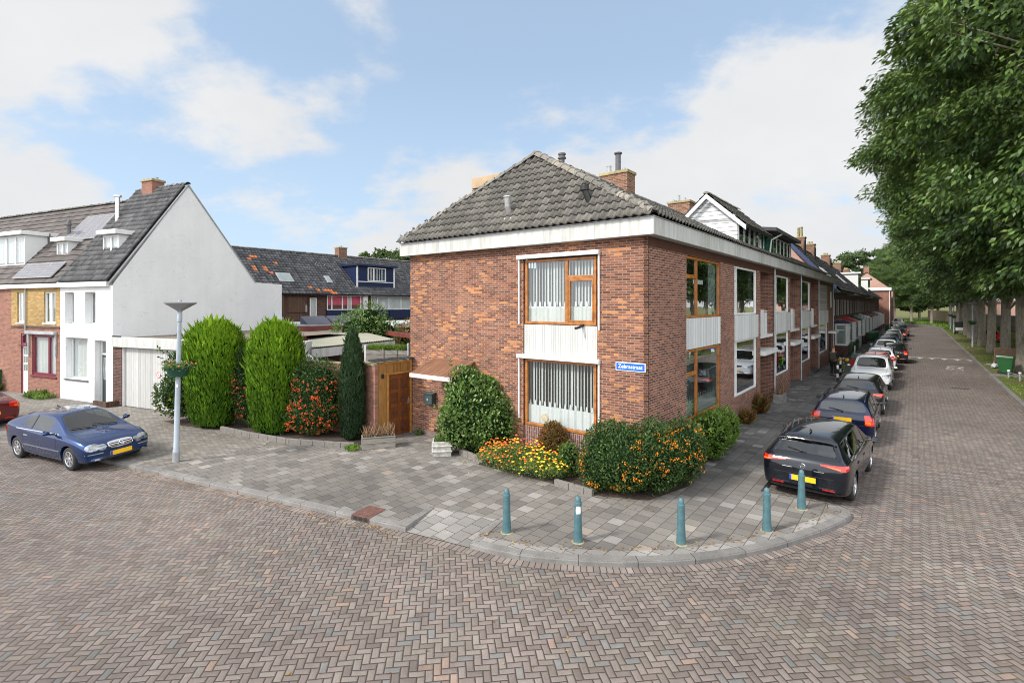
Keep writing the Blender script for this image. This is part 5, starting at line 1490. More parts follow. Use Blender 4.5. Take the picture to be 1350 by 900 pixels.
m = MB(); m.add([(-.01,-.21,1.56),(-.01,.21,1.56),(-.24,.21,1.505),(-.24,-.21,1.505),(-.01,-.21,1.503),(-.01,.21,1.503)], [(0,1,2,3),(4,0,3),(5,2,1)]); m.build('lid', MBX, mbx)
m = MB(); m.lathe([(0,0),(.045,0),(.04,.01),(0,.012)], 14, (-.212,0,1.33), 'x'); m.build('emblem', GREYM, mbx, uv=False)
wc = empty('security_camera', tuple(ch.matrix_basis @ Vector((0, 1.80, 0))), ANG_U, 'small black camera on the white panel under the upper gable window', 'camera')
m = MB(); m.tube([(-.02,0,3.86),(-.10,.02,3.82),(-.24,.06,3.80)], .035, 8); m.build('camera_body', BLACK, wc); m = MB(); m.box(-.03,.02,-.05,.05,3.84,3.9); m.build('bracket', BLACK, wc)
# street name sign
sg_ = empty('street_name_sign', tuple(ch.matrix_basis @ Vector((-.012, .44, 2.89))), ANG_U, 'blue street name sign reading Zebrastraat on the house corner', 'sign')
m = MB(); m.box(-.008,.008,-.39,.39,-.105,.105); m.build('sign_plate', SIGNW, sg_, bevel=.003)
m = MB(); m.box(-.0115,-.0085,-.372,.372,-.087,.087); m.build('sign_face', SIGNB, sg_)
fc = bpy.data.curves.new('lettering', 'FONT'); fc.body = 'Zebrastraat'; fc.size = .135; fc.align_x = 'CENTER'; fc.align_y = 'CENTER'; fc.extrude = .0015; fc.offset = .0012
to = bpy.data.objects.new('t', fc); COL.objects.link(to); dg = bpy.context.evaluated_depsgraph_get(); tm = bpy.data.meshes.new_from_object(to.evaluated_get(dg)); bpy.data.objects.remove(to)
tm.materials.clear(); tm.materials.append(SIGNW); tm.name = 'lettering'; tt = bpy.data.objects.new('lettering', tm); link(tt, sg_)
tt.location = (-.0135, 0, .003); tt.rotation_euler = (R(90), 0, R(-90))

DRAPE = plain('lilac_grey_drape', (.34,.32,.36), .8, var=.1)
# terrace houses --------------------------------------------------------------
def terrace(u0, u1, win, entr, label, wmat=WHITE, ut=None, roller=False, wall_end=False, dormer=None, clutter=None):
    w_ = u1-u0
    h = empty('terraced_house', (*uv2(u0, 0), 0), ANG_U, label, 'house', 'houses in the long brick row')
    fr = frame((0,0,0), (1,0)); x0, x1 = win[0]-u0, win[1]-u0
    holes = [(x0, x1, PV-.12, 5.80)]
    if entr: holes.append((entr[0]-u0, entr[1]-u0, PV-.12, 5.80))
    mb = MB(); wall_faces(mb, fr, 0, w_, PV-.12, WT, holes, thick=.11)
    if entr:   # side walls, back and slab of the recess
        e0, e1 = entr[0]-u0, entr[1]-u0
        mb.quad((e0,0.11,0),(e0,1.0,0),(e0,1.0,WT),(e0,.11,WT)); mb.quad((e1,1.0,0),(e1,0.11,0),(e1,.11,WT),(e1,1.0,WT))
        mb.quad((e0,1.02,0),(e1,1.02,0),(e1,1.02,WT),(e0,1.02,WT))
    mb.quad((w_,DP,0),(0,DP,0),(0,DP,WT),(w_,DP,WT))
    if wall_end:
        mb.add([(w_,0.11,0),(w_,DP,0),(w_,DP,WT),(w_,RID_V,RID_Z-.1),(w_,0.11,WT)], [(0,1,2,3,4)])
    mb.build('wall', BR_SIDE, h)
    m = MB(); m.obox(fr, x0+.01, x1-.01, PV-.1, 1.09, -.10, -.03); m.build('wall_panel', BR_SIDE, h)
    m = MB(); m.obox(fr, x0+.01, x1-.01, 3.12, 4.03, -.10, .06); m.build('ribbed_panel', GREYPAN, h, bevel=.005)
    m = MB(); m.obox(fr, .0, w_, WT-.24, WT-.002, -.08, .006); m.build('timber_lintel', WOODB, h)
    xb = x0+.42
    if roller:
        m = MB(); m.obox(fr, x0+.02, x1-.02, 4.04, 5.79, -.06, -.02); m.build('roller_shutter', wood_planks('shutter_slats', (.52,.52,.50), .06, vert=False, dark=.9), h)
    else:
        window(h, fr, x0+.02, x1-.02, 4.04, 5.79, wmat, fw=.065, inset=.03, glass=GLD, bars=[('v', xb, 4.1, 5.72, .06), ('h', 5.3, x0+.08, xb, .06)], curtain=None, roommat=PALEROOM)
        for (qa, qb) in ((x0+.5, x0+1.15), (x1-.75, x1-.1)):
            m = MB(); nq = int((qb-qa)/.035)
            for i in range(nq):
                ya, yb_ = .17+.013*math.sin(i*1.25), .17+.013*math.sin(i*1.25+1.25); m.quad((qa+i*.035,ya,4.1),(qa+i*.035+.035,yb_,4.1),(qa+i*.035+.035,yb_,5.72),(qa+i*.035,ya,5.72))
            m.build('curtain', DRAPE if wmat is WHITE else CURT, h, uv=False)
    window(h, fr, x0+.02, x1-.02, 1.10, 3.11, wmat, fw=.07, inset=.03, glass=GLD, bars=[('v', xb, 1.17, 3.05, .06), ('h', 2.5, x0+.08, xb, .06)], curtain=clutter, roommat=PALEROOM)
    if entr:
        ent(h, frame((0,0,0),(1,0)), e0+.25, .95)
        m = MB(); m.obox(fr, e0+.02, e1-.02, 2.30, 2.48, -.98, .18); m.build('door_canopy', WHITE, h, bevel=.01)
        m = MB(); m.obox(fr, e0+.02, e1-.05, 3.0, 3.12, -.98, -.02); sl = m.build('balcony_slab', WHITE, h)
        m = MB(); m.obox(fr, e0+.02, e0+.05, 3.12, 4.2, -.6, .12); m.obox(fr, e0+.02, e0+1.5, 3.12, 4.08, -.08, -.05); m.build('balcony_panel', GREYPAN, sl)
        m = MB(); m.obox(fr, e0+.02, e0+1.5, 4.12, 4.16, -.09, -.04); m.build('railing', WHITE, sl)
        window(h, frame((0,1.02-.08,0),(1,0)), e0+.2, e1-.2, 3.2, 5.6, wmat, inset=.0, glass=GLD, roommat=ROOM)
        m = MB(); m.obox(fr, e0+.3, e1-.3, PV, PV+.14, -.95, .12); m.build('doorstep', IRON, h)
    m = MB(); m.box(0, w_, -OV, -OV+.06, WT, FT); m.box(0, w_, -OV+.06, .1, WT+.001, WT+.03)
    if wall_end: m.box(w_-.06, w_, -OV+.06, .3, WT+.03, FT)
    f_ = m.build('fascia', FASCIA, h, bevel=.006)
    m = MB(); m.box(0, w_, -OV-.015, -OV+.05, FT+.002, FT+.025); m.build('gutter_edge', ZINC, f_)
    m = MB()
    for x in (.02, w_*.5): m.box(x-.006, x+.006, -OV-.005, -OV+.01, WT+.01, FT-.01)
    m.build('fascia_joint', GREYM, f_)
    tile_roof('roof', Vector((0, -OV-.05, FT+.01)), (1,0,0), sfn, w_, sf.length, T_MAIN, h, tw=.235, th=.34, amp=.04, seg=5)
    m = MB(); m.add([(0,-OV,FT-.03),(w_,-OV,FT-.03),(w_,RID_V,RID_Z-.03),(0,RID_V,RID_Z-.03),(0,DP+OV,FT-.03),(w_,DP+OV,FT-.03)], [(0,1,2,3),(3,2,5,4),(0,4,5,1)]); m.build('roof_boarding', ROOFFELT, h)
    ridge_tiles('ridge_tiles', (0,RID_V,RID_Z+.04), (w_,RID_V,RID_Z+.04), T_RIDGE, h, r=.12, ln=.37)
    m = MB(); m.tube([(w_-.12,-.05,WT),(w_-.12,-.05,3.0),(w_-.12,-.05,.2)], .04, 8); m.build('downpipe', ZINC, h)
    return h
hB = terrace(6.9, 14.05, (7.49,10.82), (11.4,13.95), 'brick terraced house under the white gabled dormer, next to the corner house')
hC = terrace(14.05, 20.95, (14.28,17.54), (17.95,20.8), 'brick terraced house under the green dormer')
hD = terrace(20.95, 27.7, (21.1,24.35), (24.7,27.5), 'brick terraced house with potted plants behind its window, third beyond the corner house')
hE = terrace(27.7, 35.4, (27.95,32.3), None, 'last house of the long brick row with a closed pale roller shutter upstairs', roller=True, wall_end=True)
m = MB(); m.obox(frame((0,0,0),(1,0)), 5.1, 6.7, 2.3, 2.46, -.02, .5); m.build('door_canopy', WHITE, hE, bevel=.01)
m = MB(); m.obox(frame((0,0,0),(1,0)), 5.4, 6.4, PV, 2.25, .003, .012); m.build('door', DARKIN, hE)
m = MB(); m.obox(frame((0,0,0),(1,0)), 6.2, 6.9, 4.2, 5.4, .003, .03); m.build('window', WHITE, hE)
chimney(hB, 6.75, 7.45, 3.7, 4.8, 8.2, 9.6, pots=[(6.95,4.0,.06,.14),(7.1,4.35,.06,.35),(7.25,4.6,.07,.14),(7.0,4.6,.06,.12)])
chimney(hD, 6.35, 6.95, 3.8, 4.8, 8.2, 9.4)

# white gabled dormer of the second house
def zr(v): return zroof(v)
dm = MB(); g0, g1, gx0, gx1, ez, az = .4, 2.7, 2.7, 7.1, 7.72, 8.80
gm = (g0+g1)/2
mb = MB()
mb.add([(gx0,g0,zr(g0)-.1),(gx0,g1,zr(g1)-.1),(gx0,g1,ez),(gx0,gm,az-.08),(gx0,g0,ez)], [(0,4,3,2,1)])
mb.add([(gx1,g0,zr(g0)-.1),(gx1,g1,zr(g1)-.1),(gx1,g1,ez),(gx1,gm,az-.08),(gx1,g0,ez)], [(0,1,2,3,4)])
mb.box(gx0, gx1, g0, g0+.04, zr(g0)-.12, zr(g0)-.05)
dB = mb.build('dormer', WHITESID, hB)
fd = frame((0,g0,0),(1,0))
m = MB(); m.obox(fd, gx0, gx1, zr(g0)-.06, zr(g0)+.03, -.05, .03); m.obox(fd, gx0, gx0+.1, zr(g0), ez, -.05, .02)
for k in range(1, 5): m.obox(fd, gx0+.1+(gx1-gx0-.1)*k/5-.04, gx0+.1+(gx1-gx0-.1)*k/5+.04, zr(g0)+.03, ez-.08, -.05, .015)
m.obox(fd, gx0+.1, gx1, ez-.08, ez, -.05, .02); m.build('dormer_window_frame', GREYM, dB)
m = MB(); m.quad((gx0+.1,g0+.02,zr(g0)),(gx1,g0+.02,zr(g0)),(gx1,g0+.02,ez-.05),(gx0+.1,g0+.02,ez-.05)); m.build('dormer_pane', GLD, dB)
m = MB(); m.quad((gx0+.1,g0+.5,zr(g0)),(gx1,g0+.5,zr(g0)),(gx1,g0+.5,ez-.05),(gx0+.1,g0+.5,ez-.05)); m.build('room_wall', ROOM, dB)
slp = Vector((0, gm-g0+.3, az-ez+.25)); tile_roof('dormer_roof', Vector((gx0-.25, g0-.3, ez-.25+.04)), (1,0,0), slp, gx1-gx0+.3, slp.length, T_MAIN, dB, tw=.235, th=.34)
slp2 = Vector((0, -(g1-gm+.3), az-ez+.25)); tile_roof('dormer_roof', Vector((gx1+.05, g1+.3, ez-.25+.04)), (-1,0,0), slp2, gx1-gx0+.3, slp2.length, T_MAIN, dB, tw=.235, th=.34)
ridge_tiles('ridge_tiles', (gx0-.28,gm,az+.06), (gx1+.05,gm,az+.06), T_RIDGE, dB, r=.12)
m = MB()
for (ya, yb, za, zb) in ((g0-.34, gm, ez-.28, az+.02), (g1+.34, gm, ez-.28, az+.02)):
    m.add([(gx0-.27,ya,za-.16),(gx0-.27,yb,zb-.16),(gx0-.27,yb,zb+.03),(gx0-.27,ya,za+.03),(gx0-.235,ya,za-.16),(gx0-.235,yb,zb-.16),(gx0-.235,yb,zb+.03),(gx0-.235,ya,za+.03)],
          [(0,1,2,3),(7,6,5,4),(3,2,6,7),(0,4,5,1),(0,3,7,4)] if ya > yb else [(3,2,1,0),(4,5,6,7),(7,6,2,3),(1,5,4,0),(4,7,3,0)])
m.build('barge_board', WHITE, dB)
m = MB(); m.box(gx0-.2, gx1, g0-.36, g0-.30, ez-.32, ez-.20); m.build('gutter', BLACK, dB)
# green dormer of the third house
gx0, gx1, g0, g1, ez = .05, 5.9, .3, 3.2, 7.75
mb = MB(); mb.add([(gx0,g0,zr(g0)-.1),(gx0,g1,zr(g1)-.1),(gx0,g1,ez),(gx0,g0,ez)], [(0,3,2,1)]); mb.add([(gx1,g0,zr(g0)-.1),(gx1,g1,zr(g1)-.1),(gx1,g1,ez),(gx1,g0,ez)], [(0,1,2,3)])
mb.quad((gx0,g0,zr(g0)-.1),(gx0+1.3,g0,zr(g0)-.1),(gx0+1.3,g0,ez),(gx0,g0,ez)); mb.quad((gx1-.15,g0,zr(g0)-.1),(gx1,g0,zr(g0)-.1),(gx1,g0,ez),(gx1-.15,g0,ez))
mb.quad((gx0+1.3,g0+.003,zr(g0)-.1),(gx1-.15,g0+.003,zr(g0)-.1),(gx1-.15,g0+.003,zr(g0)+.12),(gx0+1.3,g0+.003,zr(g0)+.12))
dC = mb.build('dormer', wood_planks('green_siding', (.012,.085,.05), .16, vert=False, dark=.8), hC)
fd = frame((0,g0,0),(1,0))
window(dC, fd, gx0+1.3, gx1-.15, zr(g0)+.12, ez-.05, GREYM, fw=.06, inset=0, fd=.05, glass=GLD, bars=[('v', gx0+1.3+k*.9, zr(g0)+.15, ez-.1, .05) for k in (1,2,3,4)])
m = MB(); m.add([(gx0-.3,g0-.45,ez-.02),(gx1+.2,g0-.45,ez-.02),(gx1+.2,g1+.4,ez+.45),(gx0-.3,g1+.4,ez+.45),(gx0-.3,g0-.45,ez+.14),(gx1+.2,g0-.45,ez+.14),(gx1+.2,g1+.4,ez+.6),(gx0-.3,g1+.4,ez+.6)], [(0,3,2,1),(4,5,6,7),(0,1,5,4),(1,2,6,5),(3,0,4,7)]); m.build('dormer_roof', ROOFFELT, dC)
m = MB(); m.tube([(gx0+1.1,g0-.4,ez-.02),(gx0+.35,g0-.1,ez-.35),(gx0+.3,g0-.05,zr(g0))], .04, 8); m.build('downpipe', WHITE, dC)

# wooden gate beside the corner house ----------------------------------------------
gt = empty('garden_gate', (*uv2(-1.40, 8.42), PV), ANG_U, 'brown panelled wooden door in an orange-brown timber frame beside the brick gable', 'gate')
fg = frame((0,0,0),(1,0))
m = MB(); m.obox(fg, .0,.34,0,2.42,-.06,.0); m.obox(fg, .34,1.34,2.06,2.42,-.055,-.003); m.build('boarding', GATEWOOD, gt)
m = MB(); m.obox(fg,.33,.40,0,2.06,-.08,.02); m.obox(fg,1.30,1.37,0,2.46,-.08,.02); m.obox(fg,.30,1.30,2.03,2.09,-.08,.024); m.obox(fg,.0,1.30,2.40,2.46,-.08,.022); m.build('frame', ORANGEB, gt, bevel=.005)
m = MB(); m.obox(fg,.41,1.29,.02,2.02,-.05,-.02); dd = m.build('door', DOORWOOD, gt)
for i in range(4):
    for j in range(2):
        m = MB(); m.obox(fg,.49+j*.40,.49+j*.40+.30,.14+i*.47,.14+i*.47+.34,-.019,-.004); m.build('door_panel', WOODD, dd, bevel=.012)
m = MB(); m.obox(fg,1.20,1.225,.98,1.2,-.02,.0); m.tube([(1.21,-.0,1.0),(1.21,-.05,1.02),(1.21,-.05,1.16),(1.21,0,1.18)], .01, 6); m.build('handle', ALU, dd)
m = MB()
for i in range(30):
    x = -.30+i*.056; m.add([(x,-.12,2.50),(x+.028,-.12,2.545),(x+.056,-.12,2.50),(x,.16,2.53),(x+.028,.16,2.575),(x+.056,.16,2.53)], [(0,1,4,3),(1,2,5,4),(0,3,4,1),(1,4,5,2)])
m.build('corrugated_roof', BLACK, gt)
m = MB(); m.obox(fg,.10,.20,1.95,2.08,0,.04); m.build('lamp', BLACK, gt, bevel=.01)
# brick garden wall behind the hedge
gw = empty('garden_wall', (*uv2(-1.40, 8.44), PV), 0, 'brown brick garden wall between the gate and the hedge, with a concrete coping', 'wall')
g_a = Vector(uv2(-1.40, 8.44)); g_b = Vector((-5.0, 17.1)); g_c = Vector((-8.2, 18.6))
def seg_wall(mb, p, q, z0, z1, th, mi=0):
    p = Vector(p); q = Vector(q); t = (q-p).normalized(); nn = Vector((t.y, -t.x))*th/2
    mb.add([(*(p+nn),z0),(*(q+nn),z0),(*(q-nn),z0),(*(p-nn),z0),(*(p+nn),z1),(*(q+nn),z1),(*(q-nn),z1),(*(p-nn),z1)], [(0,3,2,1),(4,5,6,7),(0,1,5,4),(1,2,6,5),(2,3,7,6),(3,0,4,7)], mi)
loc0 = Vector((g_a.x, g_a.y))
m = MB(); seg_wall(m, g_a-loc0, g_b-loc0, 0, 2.36, .22); seg_wall(m, g_b-loc0, g_c-loc0, 0, 2.30, .22); m.build('brickwork', BR_RED, gw)
m = MB(); seg_wall(m, g_a-loc0, g_b-loc0, 2.362, 2.41, .28); seg_wall(m, g_b-loc0, g_c-loc0, 2.302, 2.35, .28); m.build('coping', CAPM, gw)
# ------------------------------------------------------------------ row along the left-hand street
def lrow(s0, s1, label, cat='house'):
    p = L0 + D2*s0
    return empty('row_house', (p.x, p.y, 0), ANG_D, label, cat, 'row of houses on the left')
EZ = 5.42
# white house: local x from 0 (left party wall) to 4.05 (gable)
wh = lrow(-4.05, 0, 'white rendered end house with tall blank gable and dark tiled roof')
WW = 4.05; AY, AZ = 3.3, 10.25; BY, BZ = 7.1, 5.65; CY_ = 8.9
fr = frame((0,0,0),(1,0)); hl_ = []
def lw(x): return x
oW = [(.35,1.10,3.55,4.98),(1.95,2.78,3.55,4.98),(.42,2.20,1.05,2.93),(2.70,3.55,PV-.1,2.85)]
mb = MB(); wall_faces(mb, fr, 0, WW-.004, PV-.15, 5.25, oW, thick=.32)
g = [(WW,.32,PV-.1),(WW,CY_,PV-.1),(WW,CY_,5.60),(WW,BY,BZ),(WW,AY,AZ),(WW,.0,5.30),(WW,0,5.25),(WW,.0,PV-.1)]
mb.add([(WW,0,PV-.1),(WW,CY_,PV-.1),(WW,CY_,5.60),(WW,BY,BZ),(WW,AY,AZ),(WW,.0,5.30)], [(0,1,2,3,4,5)])
mb.add([(WW-.2,0,PV-.1),(WW-.2,CY_,PV-.1),(WW-.2,CY_,5.58),(WW-.2,BY,BZ-.03),(WW-.2,AY,AZ-.05),(WW-.2,.0,5.28)], [(5,4,3,2,1,0)])
mb.quad((WW,CY_,0),(0,CY_,0),(0,CY_,5.6),(WW,CY_,5.6)); mb.quad((WW-.2,BY,5.6),(WW,BY,5.62),(WW,CY_,5.6),(WW-.2,CY_,5.6))
mb.build('wall', RENDERW, wh)
m = MB(); m.quad((0,BY,5.52),(WW-.21,BY,5.52),(WW-.21,CY_,5.52),(0,CY_,5.52)); m.build('flat_roof', ROOFFELT, wh)
for h in oW[:2]: window(wh, fr, *h, WHITE, fw=.06, inset=.26, fd=.05, glass=GL, curtain=(h[2]+.05, h[3]-.05, ZINCC if 'ZINCC' in globals() else GREYM, False), sill=None)
window(wh, fr, *oW[2], WHITE, fw=.07, inset=.24, fd=.06, bars=[('v', 1.68, 1.1, 2.88, .08)], curtain=(1.1, 2.9, CURT, False), sill=IRON)
m = MB(); m.obox(fr, 2.74, 2.80, PV, 2.84, -.30, -.22); m.obox(fr, 3.46, 3.52, PV, 2.84, -.30, -.22); m.obox(fr, 2.80,3.46,2.78,2.84,-.30,-.22); m.obox(fr,2.80,3.46,2.2,2.27,-.30,-.22)
df = m.build('door_frame', WHITE, wh); m = MB(); m.obox(fr, 2.80,3.46,PV,2.2,-.30,-.26); dd = m.build('door', plain('dark_door_paint', (.03,.05,.05), .3), wh)
m = MB(); m.obox(fr, 2.90,3.36,1.1,2.1,-.258,-.25); m.build('door_pane', GLD, dd)
m = MB()
for k in range(5): m.tube([(2.95+k*.09,.245,1.12),(2.93+k*.09+.03*math.sin(k*2),.24,1.6),(2.95+k*.09,.245,2.08)], .01, 5)
m.build('door_grille', WHITE, dd)
m = MB(); m.quad((2.8,.27,2.27),(3.46,.27,2.27),(3.46,.27,2.78),(2.8,.27,2.78)); m.build('fanlight', GLD, df)
m = MB()
for k in range(60):
    a = random.uniform(.85, 1.55); m.ico((a, .37+random.uniform(-.03,.05), 1.25+random.random()**1.3*.55), random.uniform(.03,.055))
wp = m.build('white_flowers_in_window', plain('white_petals', (.75,.72,.62), .7, var=.3, scale=20), wh, uv=False); tag(wp, kind='stuff')
fz = MB(); fz.box(-.0, WW-.22, -.16, .0, 5.20, 5.42); fz.build('gutter_board', WHITE, wh, bevel=.015)
sl = Vector((0, AY+.12, AZ-5.42)); tile_roof('roof', Vector((.10, -.12, 5.42)), (1,0,0), sl, WW-.18, sl.length, T_GREY, wh, tw=.215, th=.30, amp=.10, lift=.025, seg=8)
m = MB(); m.add([(0,-.1,5.38),(WW,-.1,5.38),(WW,AY,AZ-.04),(0,AY,AZ-.04),(0,BY,BZ-.05),(WW,BY,BZ-.05)], [(0,1,2,3),(3,2,5,4),(0,4,5,1)]); m.build('roof_boarding', ROOFFELT, wh)
m = MB(); m.add([(WW+.03,-.15,5.36),(WW+.03,AY,AZ+.05),(WW+.03,BY,BZ+.05),(WW-.08,-.15,5.36),(WW-.08,AY,AZ+.05),(WW-.08,BY,BZ+.05),(WW+.03,-.15,5.26),(WW+.03,AY,AZ-.06),(WW+.03,BY,BZ-.04)],
                [(0,1,4,3),(1,2,5,4),(0,6,7,1),(1,7,8,2)]); m.build('verge_strip', GREYM, wh)
m = MB(); m.box(-.02,.10,-.12,.0,5.44,5.5); vs_ = [(-.04,-.12,5.46),(.10,-.12,5.46),(.10,AY,AZ+.06),(-.04,AY,AZ+.06)]; m.quad(*vs_); m.build('lead_flashing', ZINC, wh)
ridge_tiles('ridge_tiles', (0,AY,AZ+.06), (WW,AY,AZ+.06), T_GREY, wh, r=.11)
chimney(wh, .9, 1.75, 3.0, 3.6, 9.3, 10.75, BR_RED, pots=[(1.05,3.3,.09,.12),(1.35,3.3,.1,.1),(1.6,3.3,.09,.12)])
m = MB(); m.tube([(.62,2.05,8.1),(.62,2.05,9.75)], .10, 12); m.lathe([(0,0),(.17,0),(.17,.08),(.0,.12)], 12, (.62,2.05,9.72)); m.build('flue_pipe', ALU, wh)
def ldormer(root, x0, x1, y0, z0, z1, slope_at, sm=WHITE, name='dormer', nwin=2):
    yb = slope_at(z1)
    m = MB(); m.add([(x0,y0,z0),(x0,yb,z1),(x0,y0,z1)], [(0,2,1)]); m.add([(x1,y0,z0),(x1,yb,z1),(x1,y0,z1)], [(0,1,2)])
    m.obox(frame((0,y0,0),(1,0)), x0, x1, z0, z0+.08, -.05, .02)
    d_ = m.build(name, sm, root)
    window(d_, frame((0,y0,0),(1,0)), x0, x1, z0+.08, z1-.02, WHITE, fw=.08, inset=0, fd=.05, bars=[('v', x0+(x1-x0)*k/nwin, z0+.14, z1-.1, .12) for k in range(1, nwin)], curtain=(z0+.16, z1-.08, CURT, False))
    m = MB(); m.box(x0-.14, x1+.14, y0-.22, yb+.25, z1, z1+.20); m.build('dormer_roof', WHITE, d_, bevel=.015)
    return d_
ysl = lambda z: -.12 + (z-5.42)*(AY+.12)/(AZ-5.42)
ldormer(wh, 1.75, 2.95, ysl(6.75), 6.72, 7.62, ysl)
# yellow and red brick house
yh = lrow(-8.4, -4.05, 'yellow and red brick house with solar panels on its brown roof and wine-red window')
YW = 4.35; YA, YZ = 3.5, 9.85
oY = [(.55,1.20,3.55,5.02),(2.95,3.95,3.55,5.02),(1.90,4.02,1.05,3.00),(.90,1.55,PV-.1,3.02)]
mb = MB(); wall_faces(mb, fr, 0, YW, 3.4, 5.25, [(o_[0],o_[1],o_[2],o_[3]) for o_ in oY[:2]], mi=0, thick=.12); wall_faces(mb, fr, 0, YW, PV-.15, 3.28, oY[2:], mi=1, thick=.12)
mb.obox(fr, 0, YW, 3.28, 3.40, -.12, .03, 2); mb.build('wall', [BR_YEL, BR_RED, BR_DARK], yh)
for h in oY[:2]: window(yh, fr, h[0], h[1], h[2], h[3], WHITE, fw=.07, inset=.06, bars=[('v', (h[0]+h[1])/2, h[2]+.05, h[3]-.05, .14)], curtain=(h[2]+.05,h[3]-.05,CURT,False), sill=WHITE)
window(yh, fr, *oY[2], PURPLE, fw=.13, inset=.04, fd=.08, bars=[('v', 3.30, 1.1, 2.95, .13)], curtain=(1.15,2.9,CURT,False), sill=PURPLE)
m = MB()
for cx_ in (2.35, 3.0):
    for k in range(14):
        a = random.random()*6.28; m.quad((cx_,.35,1.32),(cx_+.02,.36,1.32),(cx_+math.cos(a)*.2+.02,.34+.05*math.sin(a),1.5+.1*random.random()),(cx_+math.cos(a)*.2,.36,1.56))
m.build('window_plant', L_LIME, yh, uv=False, rnd=[.4]*28)
m = MB(); [m.lathe([(0,1.14),(.08,1.14),(.11,1.32),(0,1.32)], 12, (c_,.36,0)) for c_ in (2.35,3.0)]; m.build('flower_pot', WHITE, yh)
m = MB(); m.obox(fr, 1.62, 4.10, 3.02, 3.16, .005, .16); ab = m.build('blind_casing', ZINC, yh, bevel=.01)
for x in (1.68, 4.04): m = MB(); m.obox(fr, x-.04, x+.04, 2.0, 3.02, .005, .06); m.build('blind_rail', ZINC, ab)
m = MB(); m.obox(fr, .92,1.02,PV,3.0,-.10,-.02); m.obox(fr,1.02,1.53,2.5,2.58,-.10,-.02); df = m.build('door_frame', PURPLE, yh)
m = MB(); m.obox(fr, 1.02,1.53,PV,2.5,-.08,-.04); dd = m.build('door', WHITE, yh)
for i in range(3):
    for j in range(2): m = MB(); m.obox(fr, 1.08+j*.2,1.24+j*.2,1.2+i*.4,1.52+i*.4,-.039,-.034); m.build('door_pane', GLD, dd)
m = MB(); m.quad((1.02,.08,2.58),(1.53,.08,2.58),(1.53,.08,2.98),(1.02,.08,2.98)); m.build('fanlight', GLD, df)
m = MB(); m.obox(fr, .85,1.6,2.42,2.48,.0,.10); m.build('canopy', PURPLE, yh)
m = MB(); m.tube([(1.42,-.05,5.2),(1.42,-.05,3.0),(1.25,-.06,2.95)], .03, 6); m.build('downpipe', GREYM, yh)
m = MB(); m.box(0, YW, -.16, .0, 5.20, 5.40); m.build('gutter_board', WHITE, yh, bevel=.015)
sl = Vector((0, YA+.12, YZ-5.42)); tile_roof('roof', Vector((0, -.12, 5.42)), (1,0,0), sl, YW-.06, sl.length, T_FLAT, yh, tw=.30, th=.36, flat=True)
m = MB(); m.add([(0,-.1,5.38),(YW,-.1,5.38),(YW,YA,YZ-.04),(0,YA,YZ-.04),(0,8,6),(YW,8,6)], [(0,1,2,3),(3,2,5,4),(0,4,5,1)]); m.quad((YW,0,0),(YW,8,0),(YW,8,6),(YW,0,5.4)); m.build('roof_boarding', ROOFFELT, yh)
ridge_tiles('ridge_tiles', (0,YA,YZ+.06), (YW,YA,YZ+.06), T_RIDGE, yh, r=.11)
ys2 = lambda z: -.12 + (z-5.42)*(YA+.12)/(YZ-5.42); sn = sl.normalized(); nn_ = Vector((0,-sn.z,sn.y))
def panels(root, x0, n, zlo, w=1.0, l=1.65, land=False):
    if land: w, l = l, w
    for i in range(n):
        b0 = Vector((x0+i*(w+.02), ys2(zlo), zlo)) + nn_*.14
        m = MB(); c = [b0, b0+Vector((w,0,0)), b0+Vector((w,0,0))+sn*l, b0+sn*l]; q = [p_ - nn_*.04 for p_ in c]
        m.add(c+q, [(0,1,2,3),(4,7,6,5),(0,4,5,1),(1,5,6,2),(2,6,7,3),(3,7,4,0)]); sp = m.build('solar_panel', ALU, root)
        m = MB(); e = .03; c2 = [b0+Vector((e,0,0))+sn*e, b0+Vector((w-e,0,0))+sn*e, b0+Vector((w-e,0,0))+sn*(l-e), b0+Vector((e,0,0))+sn*(l-e)]
        m.quad(*[p_+nn_*.003 for p_ in c2]); m.build('solar_cells', SOLARC, sp)
def solar():
    m, N, b = new_mat('solar_cells_grid'); c = N.uvc(); s = N.sep(c)
    fx = N.m('FRACT', N.m('DIVIDE', s[0], .16)); fy = N.m('FRACT', N.m('DIVIDE', s[1], .16)); d = N.m('MINIMUM', N.m('MINIMUM', fx, N.m('SUBTRACT', 1., fx)), N.m('MINIMUM', fy, N.m('SUBTRACT', 1., fy)))
    col = N.mix(N.mr(d, .02, .06), (.34,.34,.37,1), (.115,.11,.13,1)); pset(N, b, col, .25, spec=.6, coat=.8, coat_rough=.08); return m
SOLARC = solar()
panels(yh, 1.05, 5, 7.62, w=.60, l=1.85)
panels(yh, .15, 3, 5.62, w=1.15, l=.98)
ldormer(yh, 1.75, 2.75, ys2(6.85), 6.78, 7.55, ys2)
m = MB(); m.tube([(1.0,ys2(7.9),7.85),(1.0,ys2(7.9),8.55)], .09, 10); m.lathe([(.09,.3),(.13,.4),(.09,.55),(0,.7)], 10, (1.0, ys2(7.9), 8.2)); m.build('vent_pipe', IRON, yh)
